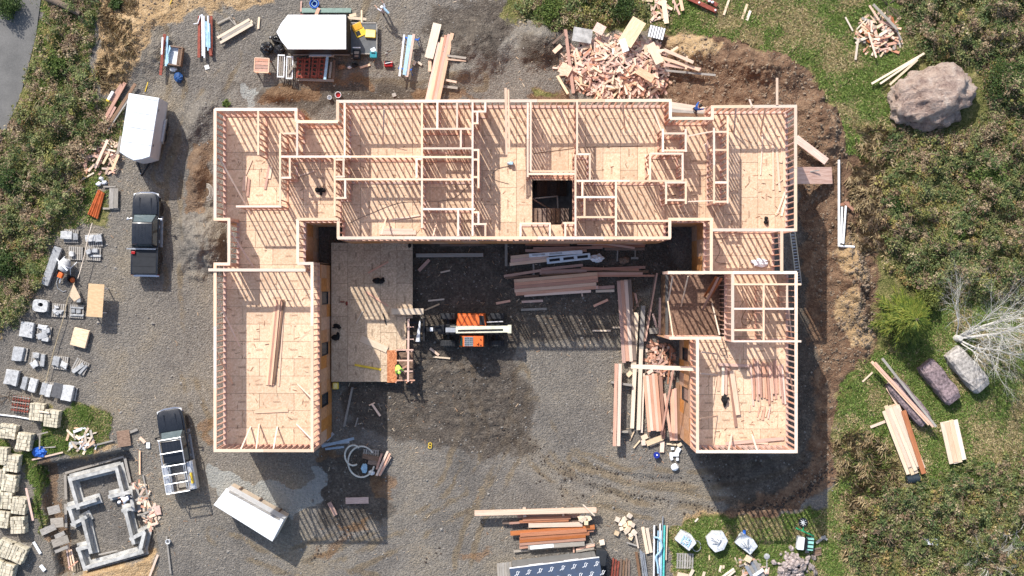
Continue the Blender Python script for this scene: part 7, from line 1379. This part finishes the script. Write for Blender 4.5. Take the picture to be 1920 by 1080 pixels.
# conifer and shrubs
def shrub(px, py, r, h, n, label, cols, name='shrub', sz=(.08, .18), stem=True):
    g = thing(name, label, 'shrub' if name == 'shrub' else 'tree', P(px, py, gz1(px, py))); u = rng.normal(size=(n, 3)); u /= np.linalg.norm(u, axis=1)[:, None]; rad = rng.random(n) ** .45; lob = 1 + .35 * np.sin(u[:, 0] * 5 + px) * np.cos(u[:, 1] * 4 + py); pos = u * rad[:, None] * lob[:, None] * np.array([r, r, h * .5]) + np.array([0, 0, h * .5]); pos[:, 2] = np.maximum(pos[:, 2], .03)
    quads('crown', leaves(pos, rng.uniform(*sz, n), .5), pal(*cols)[rng.integers(0, len(cols), n)] * rng.uniform(.7, 1.2, (n, 1)), M_LEAF, g)
    mb = MB()
    for k in range(4): a = k * 1.6; mb.tube([(0, 0, 0), (.3 * r * math.cos(a), .3 * r * math.sin(a), h * .4), (.6 * r * math.cos(a), .6 * r * math.sin(a), h * .7)], [.05, .035, .015], 5)
    mb.build('stem', M_BARKD, g)
DK = ((54, 74, 38), (68, 88, 44), (84, 102, 52)); BRT = ((94, 114, 54), (112, 128, 66), (80, 100, 48)); OL = ((104, 112, 56), (126, 130, 66), (84, 98, 48))
for x, y, r_, h, n, c, lb in ((20, 15, 1.1, 1.6, 2600, DK, 'dark green shrub in the top left corner across the road'), (22, 335, .9, 1.3, 2200, DK, 'dark green shrub at the left edge of the bramble'), (105, 120, .9, .9, 1800, BRT, 'bright green shrub on the road bank'), (220, 8, .5, .6, 900, DK, 'small green shrub on the sand bank at the top'), (12, 495, 1.1, 1.5, 2600, DK, 'dark green shrub at the left edge beside the stone post'), (1675, 385, .8, 1.1, 1800, DK, 'dark conical shrub in the middle of the right bramble'), (1782, 445, .8, 1.0, 1800, BRT, 'bright green shrub in the right bramble above the bare tree'), (1635, 1003, .5, .7, 900, BRT, 'small bright green shrub in the lower bramble'), (1850, 330, 1.4, 1.5, 3600, BRT, 'broad bright shrub at the right edge of the bramble'), (1880, 150, 1.6, 1.9, 4200, DK, 'broad dark shrub right of the boulder'), (1735, 560, 1.0, 1.6, 2600, OL, 'olive shrub behind the young conifer'), (1030, 20, 1.0, 1.0, 2200, BRT, 'bright green shrub at the top edge'), (1165, 18, .9, 1.0, 2000, DK, 'dark green shrub behind the scrap heap'), (425, 195, .3, .35, 500, BRT, 'tiny green plant beside the upper left house corner')): shrub(x, y, r_, h, n, lb, c)
g = thing('conifer', 'young yellow-green conifer with feathery drooping branches on the bank', 'tree', P(1683, 596, gz1(1683, 596))); tk = MB().tube([(0, 0, -.1), (.05, 0, 2), (.1, -.05, 4.2)], [.13, .09, .02], 8).build('trunk', M_BARKD, g, True)
Q = []; Tn = []; bmr = MB()
for i in range(120):
    z = .4 + 3.7 * (i / 120); a = i * 2.4 + rng.uniform(-.3, .3); L = (1 - z / 4.6) * 2.5 * rng.uniform(.7, 1.1) + .2; P0 = np.array([.03, 0, z]); dr = np.array([math.cos(a), math.sin(a), .18]); pts = [P0 + dr * L * t - np.array([0, 0, .55 * L * t * t * .5]) for t in np.linspace(0, 1, 6)]
    bmr.tube(pts, [.03, .025, .02, .015, .01, .006], 4, False)
    for t in range(1, 6):
        for k in range(11):
            p = pts[t] * rng.uniform(.0, 1) + 0 if False else pts[t - 1] + (pts[t] - pts[t - 1]) * rng.random(); an = a + rng.uniform(-1.0, 1.0); l = rng.uniform(.25, .5); e = p + np.array([math.cos(an) * l, math.sin(an) * l, rng.uniform(-.2, .1)]); w = np.array([-math.sin(an), math.cos(an), .2]) * rng.uniform(.018, .035)
            Q.append([p - w, p + w, e + w * .4, e - w * .4]); Tn.append(pal((96, 112, 42), (122, 132, 52), (76, 96, 36), (140, 142, 64))[rng.integers(0, 4)] * rng.uniform(.75, 1.2))
bmr.build('branches', M_BARKD, g); quads('crown', np.array(Q), np.array(Tn), M_BLADE, g)
# stones and crumbs on the gravel
n = 5200; q = np.stack([rng.uniform(-20, 1940, n * 2), rng.uniform(-20, 1100, n * 2)], 1); keep = (zg[np.clip(((q[:, 1] - gy[0]) / STEP).astype(int), 0, len(gy) - 1), np.clip(((q[:, 0] - gx[0]) / STEP).astype(int), 0, len(gx) - 1)] + np.maximum(zd, zs)[np.clip(((q[:, 1] - gy[0]) / STEP).astype(int), 0, len(gy) - 1), np.clip(((q[:, 0] - gx[0]) / STEP).astype(int), 0, len(gx) - 1)] < .5) | (rng.random(n * 2) < .05); q = q[keep][:n]; n = len(q)
base = np.array([(1, 0, 0), (0, 1, 0), (-1, 0, 0), (0, -1, 0), (0, 0, .9)]); x, y = world(q[:, 0], q[:, 1]); z = ground_z(q[:, 0], q[:, 1]); s = rng.gamma(2.2, .016, n) + .02; co = base[None] * s[:, None, None] * rng.uniform(.6, 1.3, (n, 5, 1)); an = rng.uniform(0, 6.28, n); c_, s_ = np.cos(an)[:, None], np.sin(an)[:, None]; xx = co[..., 0] * c_ - co[..., 1] * s_; yy = co[..., 0] * s_ + co[..., 1] * c_
co = np.stack([xx + x[:, None], yy + y[:, None], co[..., 2] + z[:, None]], -1); tri = np.array([(0, 1, 4), (1, 2, 4), (2, 3, 4), (3, 0, 4)]); f = (tri[None] + (np.arange(n) * 5)[:, None, None]).reshape(-1, 3)
me = bpy.data.meshes.new('loose_stones'); me.from_pydata(co.reshape(-1, 3).tolist(), [], f.tolist()); me.materials.append(plain('loose_stone', (.24, .225, .205, 1), .95, .35, 3)); o = link(bpy.data.objects.new('loose_stones', me)); o['kind'] = 'stuff'; o['label'] = 'loose grey stones strewn over the gravel yard'; o['category'] = 'stones'

def lumps(name, label, cat, q, smin, smax, mat):
    n = len(q); base = np.array([(1, 0, 0), (.4, .9, 0), (-.7, .7, 0), (-.9, -.3, 0), (0, -1, 0), (.2, .1, .8), (-.3, -.1, .7)]); x, y = world(q[:, 0], q[:, 1]); z = ground_z(q[:, 0], q[:, 1]); s = rng.uniform(0, 1, n) ** 2.2 * (smax - smin) + smin; co = base[None] * s[:, None, None] * rng.uniform(.6, 1.3, (n, 7, 1)); an = rng.uniform(0, 6.28, n); c_, s_ = np.cos(an)[:, None], np.sin(an)[:, None]
    co = np.stack([co[..., 0] * c_ - co[..., 1] * s_ + x[:, None], co[..., 0] * s_ + co[..., 1] * c_ + y[:, None], co[..., 2] + z[:, None] - .01], -1); tri = np.array([(0, 1, 5), (1, 2, 5), (2, 6, 5), (2, 3, 6), (3, 4, 6), (4, 0, 5), (4, 5, 6)]); f = (tri[None] + (np.arange(n) * 7)[:, None, None]).reshape(-1, 3)
    me = bpy.data.meshes.new(name); me.from_pydata(co.reshape(-1, 3).tolist(), [], f.tolist()); me.materials.append(mat); o = link(bpy.data.objects.new(name, me)); o['kind'] = 'stuff'; o['label'] = label; o['category'] = cat
def along(pts, n, sd): 
    pts = np.array(pts, float); k = rng.integers(0, len(pts) - 1, n); t = rng.random((n, 1)); return pts[k] * (1 - t) + pts[k + 1] * t + rng.normal(0, sd, (n, 2))
M_CLOD = plain('wet_clod', (.055, .042, .034, 1), .95, .3, 4); M_CLODB = plain('dry_clod', (.21, .16, .115, 1), .95, .35, 3)
q = np.concatenate([rng.normal((940, 790), (26, 36), (150, 2)), rng.normal((850, 720), (60, 45), (150, 2)), along([(975, 820), (1060, 880), (1180, 930), (1290, 948), (1400, 962)], 240, 7), along([(1080, 872), (1200, 898), (1300, 903), (1400, 895)], 130, 5), along([(1000, 860), (1080, 905), (1180, 925)], 120, 14), along([(1380, 968), (1450, 948), (1510, 925), (1556, 880)], 500, 6), along([(1480, 900), (1530, 860), (1500, 890)], 60, 8), along([(590, 1040), (650, 1003), (700, 990)], 90, 5), along([(790, 1060), (830, 1030)], 25, 5)])
lumps('mud_clods', 'dark wet mud clods strewn over the court and wheel tracks', 'mud', q, .02, .12, M_CLOD)
qd = np.concatenate([sample(Z_DIRT[0], 3200), sample(Z_SAND[0], 900), sample(Z_SAND[3], 500), sample(Z_SAND[2], 500)])
lumps('dirt_clods', 'brown dirt clods on the banks around the house', 'dirt', qd, .02, .14, M_CLODB)

qt = np.concatenate([sample([(1590, 300), (1660, 320), (1665, 480), (1610, 470)], 2600), sample([(1600, 240), (1700, 250), (1720, 300), (1620, 310)], 1800), sample([(190, -10), (260, 10), (240, 160), (185, 170)], 1300), sample([(1560, 820), (1640, 800), (1700, 920), (1580, 960)], 2200), sample([(1600, 900), (1700, 960), (1640, 1060), (1580, 1060)], 1500)])
m = len(qt); x, y = world(qt[:, 0], qt[:, 1]); z = ground_z(qt[:, 0], qt[:, 1]); ang = fbm(qt[:, 0] / 20, qt[:, 1] / 20, 300) * 12 + rng.normal(0, .5, m); ln = rng.uniform(.25, .7, m); base = np.stack([x, y, z], 1); tip = base + np.stack([np.cos(ang) * ln, np.sin(ang) * ln, rng.uniform(.05, .3, m)], 1); w = np.stack([-np.sin(ang), np.cos(ang), np.zeros(m)], 1) * rng.uniform(.012, .026, (m, 1)); mp_ = base * .4 + tip * .6 + np.array([0, 0, .12])
o = quads('dry_grass', np.stack([base - w, base + w, mp_ + w, tip], 1), pal((186, 168, 130), (164, 146, 112), (146, 124, 96), (176, 160, 132))[rng.integers(0, 4, m)] * rng.uniform(.75, 1.2, (m, 1)), M_BLADE); o['kind'] = 'stuff'; o['label'] = 'long dry tan grass lying on the banks'; o['category'] = 'dry grass'

# splinters and sawdust-coloured slivers around the building and on its floors
def slivers(name, label, q, z, lo, hi, wd, cols):
    m = len(q); f = GSD * (1 - z / CAM_H); x = (q[:, 0] - 960) * f; y = (540 - q[:, 1]) * f; zz = np.full(m, z) if np.ndim(z) == 0 and z > 1 else ground_z(q[:, 0], q[:, 1]); a = rng.uniform(0, 6.28, m); L = rng.uniform(lo, hi, m) / 2; d = np.stack([np.cos(a), np.sin(a), np.zeros(m)], 1) * L[:, None]; w = np.stack([-np.sin(a), np.cos(a), np.zeros(m)], 1) * (rng.uniform(.3, 1, m) * wd)[:, None]; c = np.stack([x, y, zz + .035], 1)
    o = quads(name, np.stack([c - d - w, c + d - w, c + d + w, c - d + w], 1), pal(*cols)[rng.integers(0, len(cols), m)] * rng.uniform(.7, 1.1, (m, 1)), M_BLADE); o['kind'] = 'stuff'; o['label'] = label; o['category'] = 'wood chips'
WC = ((214, 186, 154), (190, 152, 120), (226, 206, 178), (160, 130, 104))
slivers('wood_chips', 'small wood chips strewn over the courtyard gravel', np.concatenate([rng.normal((1000, 570), (150, 60), (260, 2)), rng.normal((1220, 760), (50, 80), (260, 2)), rng.normal((1150, 120), (90, 60), (300, 2)), rng.normal((700, 780), (70, 60), (120, 2)), rng.normal((1040, 1000), (110, 30), (160, 2)), rng.normal((190, 300), (40, 50), (120, 2)), rng.normal((270, 920), (40, 80), (200, 2)), rng.uniform((300, 0), (1500, 1080), (260, 2))]), 0.0, .06, .32, .022, WC)
fl = np.concatenate([np.stack([rng.uniform(r_[0] + 8, r_[2] - 8, int((r_[2] - r_[0]) * (r_[3] - r_[1]) / 420)), rng.uniform(r_[1] + 8, r_[3] - 8, int((r_[2] - r_[0]) * (r_[3] - r_[1]) / 420))], 1) for r_, v_ in RECTS]); fl = fl[~((fl[:, 0] > 985) & (fl[:, 0] < 1085) & (fl[:, 1] > 325) & (fl[:, 1] < 430))]
slivers('floor_chips', 'small wood chips lying on the upper floor sheets', fl, Z1, .05, .4, .02, ((176, 134, 104), (150, 108, 82), (228, 206, 176), (120, 92, 74)))
